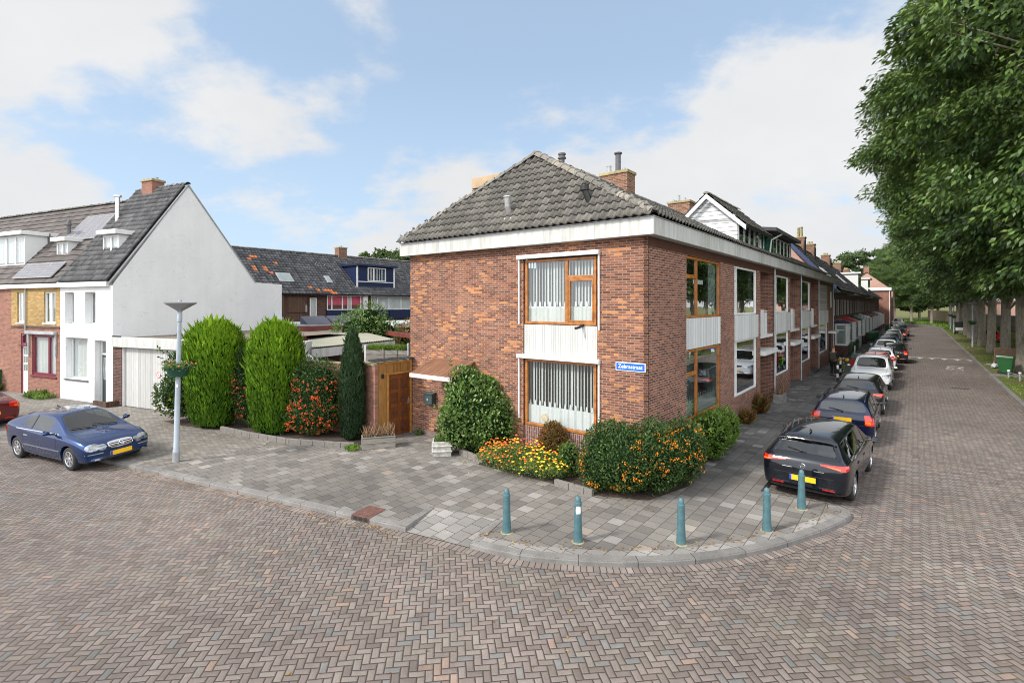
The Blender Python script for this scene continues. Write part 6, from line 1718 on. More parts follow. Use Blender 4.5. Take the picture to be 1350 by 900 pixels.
# third house, mostly its dormer
th = lrow(-21, -8.4, 'brown brick house with a wide white dormer at the left edge'); TW = 12.6
mb = MB(); wall_faces(mb, fr, 0, TW, PV-.15, 5.25, [(9.0,10.2,3.55,5.0),(9.0,11.2,1.05,2.9)], thick=.12); mb.build('wall', BR_RED, th)
window(th, fr, 9.0,10.2,3.55,5.0, WHITE, bars=[('v',9.6,3.6,4.95,.08)], curtain=(3.6,4.95,CURT,False)); window(th, fr, 9.0,11.2,1.05,2.9, WHITE, curtain=(1.1,2.85,CURT,False))
m = MB(); m.box(0, TW, -.16, .0, 5.20, 5.40); m.build('gutter_board', WHITE, th)
tile_roof('roof', Vector((0, -.12, 5.42)), (1,0,0), sl, TW, sl.length, T_FLAT, th, tw=.30, th=.36, flat=True)
m = MB(); m.add([(0,-.1,5.38),(TW,-.1,5.38),(TW,YA,YZ-.04),(0,YA,YZ-.04),(0,8,6),(TW,8,6)], [(0,1,2,3),(3,2,5,4),(0,4,5,1)]); m.build('roof_boarding', ROOFFELT, th)
ridge_tiles('ridge_tiles', (0,YA,YZ+.06), (TW,YA,YZ+.06), T_RIDGE, th, r=.11)
ldormer(th, 9.4, 12.2, ys2(6.4), 6.35, 8.0, ys2, nwin=3)

# garage right of the white house
ga = empty('garage', (L0.x, L0.y, 0), ANG_D, 'low garage with wide white vertical-board door beside the white gable', 'garage')
m = MB(); wall_faces(m, fr, .02, 6.6, PV-.1, 2.62, [(.62,4.3,PV-.1,2.60)], thick=.22); m.quad((6.6,0,0),(6.6,6,0),(6.6,6,2.8),(6.6,0,2.8)); m.build('wall', BR_DARK, ga)
m = MB(); m.obox(fr, .0, 6.7, 2.62, 3.03, -.25, .10); m.build('fascia', FASCIA, ga, bevel=.01)
m = MB(); m.obox(fr, .64, 4.28, PV+.02, 2.60, -.16, -.10); gd = m.build('garage_door', GARDOOR, ga)
m = MB(); m.obox(fr, .62, .68, PV, 2.60, -.10, -.03); m.obox(fr, 4.22,4.28,PV,2.60,-.10,-.03); m.build('door_frame', WHITE, ga)
m = MB(); m.obox(fr, 2.44, 2.448, PV+.02, 2.6, -.0995, -.098); m.build('door_seam', GREYM, gd)
m = MB(); m.lathe([(0,0),(.13,0),(.13,.006),(0,.006)], 20, (0,0,0), 'y'); ns = m.build('no_parking_disc', SIGNW, gd, uv=False); ns.location = (2.95,.095,1.55)
m = MB(); m.lathe([(.105,.006),(.128,.006),(.128,.009),(.105,.009)], 20, (0,0,0), 'y'); m.tube([(-.07,-.009,.07),(.07,-.009,-.07)], .012, 5); r_ = m.build('red_ring', REDP, ns, uv=False)
m = MB(); m.quad((.0,.0,2.98),(6.65,.0,2.98),(6.65,7,3.02),(.0,7,3.02)); m.build('flat_roof', GRAVEL, ga)
m = MB(); m.tube([(3.2,1.0,2.98),(3.2,1.0,3.3)], .05, 8); m.build('vent_pipe', ZINC, ga)
m = MB(); m.box(-.02,.6,-.02,-.0,3.03,3.09); m.build('roof_edge', BLACK, ga)
bx = empty('timber_edging', (*dl(-.55,-.12), PV), ANG_D, 'low brown timber edging beside the white house door', 'edging')
m = MB(); m.box(0,.95,-.35,-.3,0,.24); m.box(.92,.97,-.3,.1,0,.24); m.build('boards', SHEDWOOD, bx)
# carport with corrugated cream roof, white corner box with down pipe
cp = empty('carport', (-7.9, 20.2, 0), 0, 'low outbuilding with cream corrugated roof and white timber fascia', 'outbuilding')
A_, B_, C_, Dd = Vector((0,0,2.72)), Vector((2.6,3.0,2.85)), Vector((-1.6,9.9,3.0)), Vector((-3.2,7.2,2.95))
vs = []; fs = []; nu, nv = 44, 2
for j in range(nv+1):
    for i in range(nu*4+1):
        a = i/(nu*4); p_ = (A_.lerp(B_, a)).lerp(Dd.lerp(C_, a), j/nv); vs.append(p_ + Vector((0,0,.022*math.sin(i/4*2*math.pi))))
w_ = nu*4+1
for j in range(nv):
    for i in range(nu*4): fs.append((j*w_+i, j*w_+i+1, (j+1)*w_+i+1, (j+1)*w_+i))
mesh_obj('corrugated_roof', vs, fs, CREAM, cp, smooth=True)
m = MB(); t_ = (B_-A_); t_.z = 0; t_.normalize(); nn2 = Vector((t_.y,-t_.x,0))*.03
def plank(m, p, q, z0a, z1a, z0b, z1b, mi=0, th=None):
    t = (q-p); t.z = 0; t.normalize(); n2 = Vector((t.y,-t.x,0))*(th or .03)
    a, b = Vector((p.x,p.y,0)), Vector((q.x,q.y,0)); V = lambda P_, z: P_+Vector((0,0,z))
    m.add([V(a+n2,z0a),V(b+n2,z0b),V(b-n2,z0b),V(a-n2,z0a),V(a+n2,z1a),V(b+n2,z1b),V(b-n2,z1b),V(a-n2,z1a)], [(0,3,2,1),(4,5,6,7),(0,1,5,4),(1,2,6,5),(2,3,7,6),(3,0,4,7)], mi)
plank(m, A_, B_, 2.30, 2.66, 2.45, 2.78); m.build('fascia', FASCIA, cp)
m = MB()
for k in (.05, .36, .68, .97):
    p_ = A_.lerp(B_, k); m = MB(); m.box(p_.x-.05, p_.x+.05, p_.y+.02, p_.y+.12, 0, 2.5); m.build('post', WHITE, cp)
m = MB(); q_ = A_.lerp(B_, .0)+Vector((-.2,1.4,0)); plank(m, A_+Vector((-.3,2.6,0)), B_+Vector((-.6,2.4,0)), 0, 2.5, 0, 2.5); m.build('rear_wall', BR_DARK, cp)
m = MB(); m.box(-.75,-.05,-.35,.2,2.25,2.98); m.box(-.62,-.12,-.3,.15,0,2.25); cb = m.build('corner_box', FASCIA, cp, bevel=.01)
m = MB(); m.tube([(-.05,-.22,2.45),(.10,-.2,2.35),(.12,-.2,2.15),(-.0,-.22,2.02),(-.2,-.3,1.95)], .05, 10); m.build('downpipe', WHITE, cb, smooth=True)
m = MB(); plank(m, Dd+Vector((-2.5,-.2,0)), C_+Vector((.6,.4,0)), 2.8, 3.22, 2.8, 3.22, th=.12); pr_ = m.build('brown_parapet', DARKRED, cp)
m = MB(); plank(m, C_+Vector((.7,.4,0)), B_+Vector((.9,.9,0)), 2.8, 3.05, 2.8, 3.0, th=.08); m.build('brown_parapet', DARKRED, cp)
m = MB(); m.lathe([(0,0),(.09,0),(.06,.25),(.10,.3),(.05,.5),(0,.6)], 10, (C_.x+.3, C_.y-.6, 3.05)); m.build('roof_vent', BLACK, cp)
# flat-roofed shed with dark solar panels behind
sh_ = empty('shed', (-13.0, 30.5, 0), ANG_U, 'flat-roofed dark shed with black roof-mounted panels behind the hedges', 'shed')
m = MB(); m.box(-1,6,-1,5,0,3.1); m.build('wall', DARKRED, sh_); m = MB(); m.box(-1.1,6.1,-1.1,5.1,3.1,3.22); m.build('flat_roof', ZINC, sh_)
for k in range(3):
    m = MB(); x = .6+k*1.75; m.add([(x,-.6,3.24),(x+1.6,-.6,3.24),(x+1.6,.3,3.72),(x,.3,3.72),(x,.3,3.24),(x+1.6,.3,3.24)], [(0,1,2,3),(3,2,5,4),(0,3,4),(1,5,2)]); m.build('roof_panel', SOLARB, sh_)
s2 = empty('flat_roof_building', (*uv2(11.0, 17.0), 0), ANG_U, 'low brown brick outbuilding with a pale flat roof edge behind the corner house', 'outbuilding')
m = MB(); m.box(0,9,6,12,0,2.85); m.build('wall', BR_DARK, s2); m = MB(); m.box(-.15,9.1,5.85,12.1,2.85,3.12); m.build('flat_roof', FASCIA, s2, bevel=.01)
m = MB(); m.obox(frame((0,6,0),(1,0)), 5.5, 7.5, 1.2, 2.5, 0, .03); m.build('window', WHITE, s2)
# raised planter screen with grass behind the gate
ps = empty('planter_screen', (-5.42, 19.2, 0), -.22, 'weathered grey plank planter topped with bright green artificial grass', 'planter')
fp = frame((0,0,0),(1,0))
m = MB(); m.obox(fp, -.05, 1.62, 1.9, 2.74, -.4, 0); m.build('planks', GREYWOOD, ps, bevel=.01)
m = MB(); m.obox(fp, .62,.68,1.9,2.78,0,.03); m.obox(fp,1.15,1.21,1.9,2.78,0,.03); m.build('batten', GREYWOOD, ps)
m = MB(); m.box(-.13,-.05,.0,.08,0,2.9); m.build('post', FASCIA, ps); m = MB(); m.box(1.62,1.68,-.05,.05,0,3.0); m.build('post', ZINC, ps)
n = 2600; P = np.stack([RNG.uniform(.0,1.6,n), RNG.uniform(.0,.4,n), np.full(n,2.72)], 1); A = np.stack([RNG.normal(size=n)*.5, RNG.normal(size=n)*.5-.2, np.ones(n)], 1)
tag(leaf_mesh('grass', P, A, unit(n), RNG.uniform(.12,.26,n), .035, L_LIME, ps), kind='stuff')

# ------------------------------------------------------------------ row at the back of the gardens
BV, BE, BRV, BRZ = 35.0, 5.45, 39.2, 9.15
bs = (BRZ-BE)/(BRV-BV)
bsl = Vector((0, BRV-BV+.3, BRZ-BE+.2)); 
def back_house(u0, u1, label, orange=None):
    h = empty('rear_house', (*uv2(u0, BV), 0), ANG_U, label, 'house', 'row of houses behind the gardens'); w_ = u1-u0
    m = MB(); m.box(0, w_, .35, 8.5, 0, BE-.05); m.build('wall', BR_DARK, h)
    tile_roof('roof', Vector((0,-.25,BE-.15)), (1,0,0), bsl, w_, bsl.length, T_BACK, h, tw=.30, th=.36, amp=.05, seg=4, rnd_fn=orange)
    m = MB(); m.add([(0,-.2,BE-.2),(w_,-.2,BE-.2),(w_,BRV-BV,BRZ-.03),(0,BRV-BV,BRZ-.03),(0,8.6,BE),(w_,8.6,BE)], [(0,1,2,3),(3,2,5,4),(0,3,4),(1,5,2),(0,4,5,1)]); m.build('roof_boarding', ROOFFELT, h)
    ridge_tiles('ridge_tiles', (0,BRV-BV,BRZ+.05), (w_,BRV-BV,BRZ+.05), T_RIDGE, h, r=.12); return h
def orf(a, b, q):
    hot = [(.25,.72),(.29,.64),(.32,.58),(.52,.70),(.56,.74),(.60,.78),(.48,.5),(.52,.5),(.62,.5),(.68,.42),(.33,.28),(.45,.10),(.50,.13),(.56,.12),(.78,.66)]
    return 1.0 if any(abs(a-x) < .021 and abs(b-y) < .03 for x, y in hot) else q*.98
def orf2(a, b, q):
    return 1.0 if (b < .08 and .02 < a < .42 and q > .5) or (.0 < a < .07 and .1 < b < .2 and q > .6) else q*.985
bA = back_house(4.5, 11.6, 'brown timber-fronted rear house with grey roof dotted with orange tiles', orf)
bB = back_house(11.6, 17.6, 'rear house with pink curtains behind white framed windows', orf2)
bC = back_house(17.6, 26.0, 'navy clad rear house with a large navy dormer')
bD = back_house(26.0, 33.0, 'rear house half hidden behind the corner house wall')
fb = frame((0,.3,0),(1,0))
bx_ = lambda x, u0: su_(x, BV) - u0
def su_(x, v):
    k = (x-675)/676; X0 = C0.x+v*V2.x; Y0 = C0.y+v*V2.y
    return (k*Y0-X0)/(U2.x-k*U2.y)
# brown timber front
xa, xb_ = su_(372,BV)-4.5, su_(431,BV)-4.5
xb_ = min(xb_, 7.05)
m = MB(); m.obox(fb, xa-3, xb_, 3.05, 5.3, -.1, .1); m.build('timber_front', SHEDWOOD, bA)
w1, w2 = su_(380,BV)-4.5, su_(408,BV)-4.5
window(bA, frame((0,.18,0),(1,0)), w1, w2, 3.75, 5.15, WOODB, fw=.07, inset=-.02, glass=GL, curtain=(3.8,4.4,CURT,False), roommat=ROOM)
w3, w4 = su_(410,BV)-4.5, su_(419,BV)-4.5
window(bA, frame((0,.18,0),(1,0)), w3, w4, 3.05, 5.0, WHITE, fw=.08, inset=-.02, curtain=(3.1,4.9,CURT,False), name='door')
m = MB(); m.quad(Vector((w1-2.2,.15,3.1)),Vector((w1-.3,.15,3.1)),Vector((w1-.3,.15,5.2)),Vector((w1-2.2,.15,5.2))); m.build('side_window', GLD, bA)
def skylight(h, x, z, w_, l_):
    y = (z-BE+.15)/(BRZ-BE+.2)*(BRV-BV+.3)-.25; s_ = bsl.normalized(); n_ = Vector((0,-s_.z,s_.y)); b0 = Vector((x,y,z)) + n_*.10
    c = [b0,b0+Vector((w_,0,0)),b0+Vector((w_,0,0))+s_*l_,b0+s_*l_]; m = MB(); m.add(c+[p_-n_*.12 for p_ in c], [(0,1,2,3),(0,4,5,1),(1,5,6,2),(2,6,7,3),(3,7,4,0)]); k = m.build('skylight', ZINC, h)
    c = [b0+Vector((.08,0,0))+s_*.08,b0+Vector((w_-.08,0,0))+s_*.08,b0+Vector((w_-.08,0,0))+s_*(l_-.08),b0+Vector((.08,0,0))+s_*(l_-.08)]; m = MB(); m.quad(*[p_+n_*.01 for p_ in c]); m.build('skylight_pane', GLD, k)
skylight(bA, su_(368,BV+1)-4.5, 6.3, 1.25, 1.1); skylight(bB, su_(431,BV+1)-11.6, 6.35, .55, .9); skylight(bD, 1.0, 6.2, .8, 1.0)
chimney(bA, 1.0, 1.9, 3.9, 4.6, 8.6, 10.0, BR_DARK, pots=[(1.2,4.2,.1,.15),(1.6,4.2,.1,.15)])
chimney(bC, -.45, .45, 3.9, 4.6, 8.6, 10.05, BR_CHIM, pots=[(0,4.2,.1,.15)])
def glazed(h, u0, xl, xr, nb, clad, cur, lab='window'):
    a_, b_ = su_(xl,BV)-u0, su_(xr,BV)-u0
    m = MB(); m.obox(fb, a_, b_, 3.05, 3.95, -.1, .1); m.obox(fb, a_, b_, 5.28, 5.45, -.1, .2); m.build('cladding', clad, h)
    window(h, frame((0,.2,0),(1,0)), a_, b_, 3.95, 5.28, WHITE, fw=.08, inset=0, bars=[('v', a_+(b_-a_)*t_, 4.0, 5.22, .11) for t_ in nb], curtain=(4.4 if cur is PINK else 4.0, 5.2, cur, False) if cur else None, roommat=ROOM)
glazed(bB, 11.6, 433, 461, (.22,.72), NAVY, PINK); glazed(bB, 11.6, 461.5, 487, (.12,.62), NAVY, PINK)
glazed(bC, 17.6, 491, 515, (.35,), NAVY, CURT); glazed(bC, 17.6, 515.5, 545, (.5,), NAVY, CURT)
m = MB(); m.obox(fb, -.4, .1, 3.0, 5.5, .1, .25); m.build('corner_post', WHITE, bC)
d0, d1 = su_(470,BV+.6)-17.6, su_(520,BV+.6)-17.6
yf = .6; zb0 = BE-.15+(yf+.25)*(BRZ-BE+.2)/(BRV-BV+.3)
m = MB(); m.add([(d0,yf,zb0-.2),(d0,3.2,8.3),(d0,yf,8.05)], [(0,2,1)]); m.add([(d1,yf,zb0-.2),(d1,3.2,8.3),(d1,yf,8.05)], [(0,1,2)]); m.quad((d0,yf,zb0-.2),(d1,yf,zb0-.2),(d1,yf,8.05),(d0,yf,8.05)); dN = m.build('dormer', NAVY, bC)
m = MB(); m.box(d0-.2,d1+.2,yf-.3,3.4,8.05,8.2); m.build('dormer_roof', NAVY, dN)
fdn = frame((0,yf,0),(1,0)); dw = d1-d0
m = MB(); m.obox(fdn, d0,d0+.14,zb0-.2,8.05,0,.05); m.obox(fdn,d1-.14,d1,zb0-.2,8.05,0,.05); m.obox(fdn,d0+.14,d1-.14,6.55,6.63,0,.05); m.build('trim', WHITE, dN)
window(dN, frame((0,yf-.06,0),(1,0)), d0+dw*.27, d0+dw*.75, 6.66, 7.95, WHITE, fw=.08, inset=-.04, bars=[('v', d0+dw*.42, 6.7, 7.9, .1)], curtain=(6.7,7.9,CURT,False))
# ------------------------------------------------------------------ far block on the right-hand street
def far_house(u0, u1, i):
    dark = i % 2
    labs = ['dark brick house with navy bay window, first of the far row', 'dark brick house with red-tiled bay roof and two bins before it', 'dark brick house with pale green bay roof, third of the far row', 'dark brick house fourth of the far row behind the parked bicycle', 'dark brick house fifth of the far row', 'dark brick house sixth of the far row, under a white dormer', 'dark brick house seventh of the far row', 'dark brick house eighth of the far row', 'dark brick house ninth of the far row with a white dormer', 'dark brick house tenth of the far row', 'dark brick house eleventh of the far row', 'dark brick house last of the far row']
    h = empty('far_house', (*uv2(u0, 0), 0), ANG_U, labs[i], 'house', 'far row of dark brick houses with bay windows'); w_ = u1-u0
    RV_, RZ_, EZ_ = 3.3, 9.7-.1*i, 5.55
    fr = frame((0,.25,0),(1,0)); mb = MB()
    holes = [(w_*.12, w_*.24, 3.5, 4.9), (w_*.30, w_*.42, 3.5, 4.9), (w_*.60, w_*.72, 3.5, 4.9), (w_*.78, w_*.9, 3.5, 4.9)]
    wall_faces(mb, fr, 0, w_, 0, EZ_, holes, thick=.1)
    mb.add([(0,.3,0),(0,6.8,0),(0,6.8,EZ_),(0,RV_,RZ_-.05),(0,.3,EZ_)], [(0,4,3,2,1)]) if i == 0 else None
    mb.add([(w_,.3,0),(w_,6.8,0),(w_,6.8,EZ_),(w_,RV_,RZ_-.05),(w_,.3,EZ_)], [(0,1,2,3,4)]) if i == 11 else None
    mb.build('wall', [BR_DARK], h)
    for q in holes: window(h, fr, *q, WHITE, fw=.07, inset=.03, curtain=(q[2]+.05,q[3]-.05,CURT,False) if random.random() < .6 else None)
    m = MB(); m.obox(fr, 0, w_, 3.05, 3.2, .005, .10); m.build('string_course', BR_RED, h)
    m = MB(); m.box(0, w_, -.35, .25, EZ_-.15, EZ_); f_ = m.build('gutter', [DGREEN, BLACK, WHITE, NAVY][i % 4], h)
    # bay window
    b0, b1 = w_*.36, w_*.74; yb = -.66; bm_ = [NAVY, WHITE, WHITE, WHITE][i % 4]
    m = MB(); m.box(b0, b1, yb, .25, 0, 1.0); bay = m.build('bay', BR_DARK, h)
    fbw = frame((0,yb,0),(1,0)); window(bay, fbw, b0, b1, 1.0, 2.85, WHITE, fw=.12, inset=.0, bars=[('v', b0+(b1-b0)*k, 1.05, 2.8, .1) for k in (.33,.66)], curtain=(1.05,2.8,CURT,False), glass=GLD)
    window(bay, frame((b0,.25,0),(0,-1)), 0, .25-yb, 1.0, 2.85, WHITE, fw=.15, inset=0, room=-.02, bars=[('h', 2.3, .14, .72, .09)], curtain=(1.05,2.8,CURT,False), glass=GLD)
    m = MB(); m.add([(b0-.1,yb-.12,2.85),(b1+.1,yb-.12,2.85),(b1+.1,.25,2.85),(b0-.1,.25,2.85),(b0-.1,yb-.12,3.0),(b1+.1,yb-.12,3.0),(b1+.1,.25,3.35 if i else 3.1),(b0-.1,.25,3.35 if i else 3.1)], [(0,3,2,1),(4,5,6,7),(0,1,5,4),(1,2,6,5),(3,0,4,7)])
    m.build('bay_roof', [NAVY, REDP, DGREEN, ZINC, WHITE][i % 5], bay)
    m = MB(); m.obox(fr, w_*.08, w_*.08+.9, .1, 2.3, .005, .03); dd = m.build('door', [WHITE, NAVY, DGREEN, WHITE][i % 4], h); m = MB(); m.obox(fr, w_*.08+.2, w_*.08+.7, 1.2, 2.1, .031, .036); m.build('door_pane', GLD, dd)
    s_ = Vector((0, RV_+.4, RZ_-EZ_)); tile_roof('roof', Vector((0,-.38,EZ_)), (1,0,0), s_, w_, s_.length, T_GREY, h, tw=.34, th=.38, amp=.05, seg=3)
    m = MB(); m.add([(0,-.3,EZ_-.04),(w_,-.3,EZ_-.04),(w_,RV_,RZ_-.04),(0,RV_,RZ_-.04),(0,7,EZ_),(w_,7,EZ_)], [(0,1,2,3),(3,2,5,4),(0,3,4),(1,5,2)]); m.build('roof_boarding', ROOFFELT, h)
    ridge_tiles('ridge_tiles', (0,RV_,RZ_+.04), (w_,RV_,RZ_+.04), T_RIDGE, h, r=.13)
    if i in (0, 1, 3, 5, 7, 9):
        chimney(h, w_-.9, w_-.1, 2.9, 3.8, RZ_-.7, RZ_+1.0, BR_CHIM, pots=[(w_-.7,3.2,.13,.9 if i == 0 else .2),(w_-.35,3.5,.13,.9 if i == 0 else .25)], potm=CAPM)
        m = MB(); m.tube([(w_*.4,2.5,RZ_-1),(w_*.4,2.5,RZ_+.3)], .09, 8); m.build('flue_pipe', BLACK, h)
    if i in (0, 2):
        for x in (w_*.25, w_*.5):
            y_ = .6; z_ = EZ_+(y_+.38)*(RZ_-EZ_)/(RV_+.4); n_ = Vector((0,-s_.normalized().z,s_.normalized().y)); ss = s_.normalized(); b_ = Vector((x,y_,z_))+n_*.13
            m = MB(); c = [b_,b_+Vector((.7,0,0)),b_+Vector((.7,0,0))+ss*1.2,b_+ss*1.2]; m.add(c+[p_-n_*.1 for p_ in c], [(0,1,2,3),(0,4,5,1),(3,7,4,0),(1,5,6,2)]); m.build('skylight', ALU, h)
    if i in (5, 8):
        m = MB(); m.box(.6, w_-1, .6, 3.2, 6.4, 8.4); d_ = m.build('dormer', WHITE, h); m = MB(); m.box(.4, w_-.8, .3, 3.3, 8.4, 8.6); m.build('dormer_roof', WHITE, d_)
        m = MB(); m.obox(frame((0,.6,0),(1,0)), .8, w_-1.2, 6.9, 8.2, .0, .02); m.build('dormer_pane', GLD, d_)
    if i == 0:
        m = MB(); m.add([(-.06,-.1,EZ_+.4),(-.06,RV_,RZ_+.14),(-.06,RV_,RZ_-.30),(-.06,-.1,EZ_-.0),(.0,-.1,EZ_+.4),(.0,RV_,RZ_+.14)], [(0,3,2,1),(0,1,5,4)]); m.build('barge_board', plain('blue_board', (.02,.04,.11), .5), h)
        m = MB(); m.quad((-.012,.3,WT),(-.012,RV_,WT),(-.012,RV_,RZ_-.35),(-.012,.3,EZ_-.05)); m.build('pink_gable', BR_PINK, h)
u = 37.0
for i in range(12):
    far_house(u, u+5.9, i); u += 5.9
eb = empty('end_building', (*uv2(111, 0), 0), ANG_U, 'taller red brick building with white fascia closing the far row', 'building')
m = MB(); m.box(0,12,-1.2,8,0,7.2); m.build('wall', BR_RED, eb); m = MB(); m.box(-.3,12.2,-1.6,8,7.2,7.8); m.build('fascia', WHITE, eb)
for k in range(4): m = MB(); m.obox(frame((0,-1.2,0),(1,0)), 1+k*2.8, 2.4+k*2.8, 4.2, 6.2, .0, .03); f_ = m.build('window', WHITE, eb); m = MB(); m.obox(frame((0,-1.2,0),(1,0)), 1.1+k*2.8, 2.3+k*2.8, 4.3, 6.1, .03, .035); m.build('pane', GLD, f_)
m = MB(); m.tube([(-.1,-1.3,7.2),(-.1,-1.3,0)], .08, 6); m.build('downpipe', WHITE, eb)
eb2 = empty('end_house', (*uv2(125, 0), 0), ANG_U, 'pink rendered house with grey gable roof at the street end', 'house')
m = MB(); m.add([(0,-1.5,0),(10,-1.5,0),(10,8,0),(0,8,0),(0,-1.5,7.5),(10,-1.5,7.5),(10,8,7.5),(0,8,7.5),(0,3.2,11.5),(10,3.2,11.5)], [(0,1,5,4),(2,3,7,6),(0,4,8,7,3),(1,2,6,9,5)]); m.build('wall', BR_PINK, eb2)
m = MB(); m.add([(-.3,-1.9,7.3),(10.3,-1.9,7.3),(10.3,3.2,11.65),(-.3,3.2,11.65),(-.3,8.4,7.3),(10.3,8.4,7.3)], [(0,1,2,3),(3,2,5,4)]); m.build('roof', ZINC, eb2); chimney(eb2, 1, 2, 2.8, 3.8, 11, 12.8, BR_RED)
for k in range(3): m = MB(); m.obox(frame((0,-1.5,0),(1,0)), 1+k*3, 2.4+k*3, 4.2, 6.2, .0, .04); m.build('window', WHITE, eb2)
# ------------------------------------------------------------------ planting
columnar('columnar_conifer', (-10.60, 18.30), .98, .92, 3.60, L_THU, (.17,.26), 620, 'bright green rounded thuja nearest the lamp post', 'conifer', 'trimmed thujas in the hedge', seed=3)
columnar('columnar_conifer', (-8.0, 17.35), .90, .88, 3.62, L_THU, (.16,.26), 620, 'bright green rounded thuja between the two firethorns', 'conifer', 'trimmed thujas in the hedge', seed=8, top=.70)
columnar('columnar_yew', (-5.12, 16.45), .47, .47, 3.45, L_YEW, (.10,.35), 900, 'slim dark green yew column left of the brick wall', 'conifer', seed=5, power=2, top=.35, cone=.32, namp=.09)
bush('firethorn', (-9.35, 18.15), [(0,0,1.55,.55,.5,1.30),(.1,0,.8,.55,.45,.75)], L_DEEP, (.065,.5), 520, 'narrow dark firethorn with red berries between the two thujas', 'shrub', 'firethorns in the hedge', seed=11, berries=(BERRYR, 60, .016, lambda p: p[2] < 2.0 and p[1] < .1))
bush('firethorn', (-6.45, 16.95), [(0,0,1.35,.90,.55,1.20),(-.1,-.1,.7,.85,.55,.65)], L_DEEP, (.065,.5), 520, 'broad firethorn covered in orange-red berries beside the dark yew', 'shrub', 'firethorns in the hedge', seed=15, berries=(BERRYR, 190, .017, lambda p: p[2] < 1.9 and p[1] < 0 and nz3(np.array([p]), 2.2, 4)[0] > -.1-(1.3-p[2])*.25))
bush('garage_shrub', (-12.0, 19.05), [(0,0,1.65,.78,.75,1.15),(-.2,-.2,1.0,.90,.75,.85),(.4,0,.9,.7,.65,.8),(.2,.2,2.3,.5,.5,.55)], L_SHRD if 'L_SHRD' in globals() else L_DEEP, (.105,.5), 230, 'loose dark green shrub in front of the garage door', 'shrub', seed=21, namp=.22, nf=2.0, corek=.68, shoot=2.2, berries=(plain('yellow_flowers', (.75,.5,.02), .6), 14, .018, lambda p: p[2] < 1.2 and p[1] < -.3))
ls = np.array([[-13.1,19.1]])
bush('leafy_shrub', (-1.05, 15.15), [(0,0,1.15,1.0,.85,1.10),(-.30,.05,1.85,.62,.55,.62),(.45,-.15,.85,.78,.7,.80),(.25,.1,1.65,.6,.5,.6),(-.45,-.2,.8,.65,.6,.75)], L_SHR, (.095,.55), 330, 'large rounded light green shrub under the door canopy', 'shrub', seed=31, namp=.16, nf=2.6, up=.5, shoot=1.3)
bush('corner_firethorn', uv2(-.62, .85), [(0,-.22,.82,.70,.72,.80),(-.15,-.62,.74,.72,.75,.74),(.30,-1.10,.80,.85,.72,.80),(1.15,-1.42,.78,.85,.58,.74),(-.25,-.05,.5,.65,.55,.5)], L_DEEP, (.06,.5), 720, 'low spreading firethorn with orange berries wrapping the house corner', 'shrub', seed=41, rz=ANG_U, berries=(BERRYO, 300, .0145, lambda p: p[2] < 1.40 and nz3(np.array([p]), 4.2, 21)[0] > -.20+(.25 if p[2] > 1.0 else 0)), namp=.13, nf=3.6)
bush('street_shrub', uv2(3.2, -.50), [(0,0,.66,.95,.48,.62),(1.15,0,.60,.80,.42,.56)], L_LIME, (.085,.5), 420, 'bright green low shrub under the street-side window', 'shrub', seed=51, rz=ANG_U, namp=.2)
bush('dying_conifer', uv2(-.25, 2.55), [(0,0,.62,.36,.36,.56)], L_BROWN, (.085,.35), 1500, 'small round half-dead rusty brown conifer under the gable window', 'conifer', seed=61)
bush('small_green_shrub', uv2(-.55, 1.85), [(0,0,.42,.26,.28,.40)], L_SHR, (.07,.45), 800, 'small bright green shrub between brown conifer and firethorn', 'shrub', seed=62)
# marigold bed
mg = empty('marigold_bed', (*uv2(-.85, 3.05), PV), ANG_U, 'orange and yellow marigolds flowering in front of the gable wall', 'flowers')
def in_bed(n):
    P = np.stack([RNG.uniform(-.80,.55,n), RNG.uniform(-1.35,1.45,n)], 1); return P[((P[:,0]+.1)/.68)**2+(P[:,1]/1.45)**2 < 1]
P2 = in_bed(22000); hgt = .56*(1-((P2[:,0]+.1)/.75)**2*.6)*(1-(P2[:,1]/1.6)**4)*(1+.25*nz3(np.c_[P2*3, np.zeros(len(P2))], 2, 5))
P = np.c_[P2, hgt*RNG.random(len(P2))**.35]; A = unit(len(P)); A[:,2] = abs(A[:,2])+.3
lf = leaf_mesh('foliage', P, A, unit(len(P)), RNG.uniform(.03,.075,len(P)), .018, L_SHR, mg)
P2 = in_bed(820); hgt = .60*(1-((P2[:,0]+.1)/.75)**2*.6)*(1-(P2[:,1]/1.6)**4)*(1+.25*nz3(np.c_[P2*3, np.zeros(len(P2))], 2, 5))
vs, fs, rn = [], [], []
for (x, y), h in zip(P2, hgt):
    z = h*random.uniform(.40,1.25)+.03; r_ = random.uniform(.020,.042); q = random.random()*.55 if (y > -.1) == (random.random() < .8) else random.random(); q = min(1, q + (.55 if y < -.35 and random.random() < .6 else 0)); b0 = len(vs)
    vs.append((x-.01,y,z+r_*.5))
    for k in range(7): a = 2*math.pi*k/7; vs.append((x+math.cos(a)*r_, y+math.sin(a)*r_, z+random.uniform(-.3,.3)*r_))
    vs.append((x,y,z-r_*.6))
    for k in range(7): fs += [(b0,b0+1+k,b0+1+(k+1) % 7),(b0+8,b0+1+(k+1) % 7,b0+1+k)]; rn += [q,q]
tag(mesh_obj('marigold_flowers', vs, fs, FLOW, mg, uv=False, rnd=rn), kind='stuff')
m = MB(); m.prism([(-.45,-1.2),(-.45,1.2),(.55,1.3),(.55,-1.2)], -.02, .03); m.build('soil', MULCH, mg)
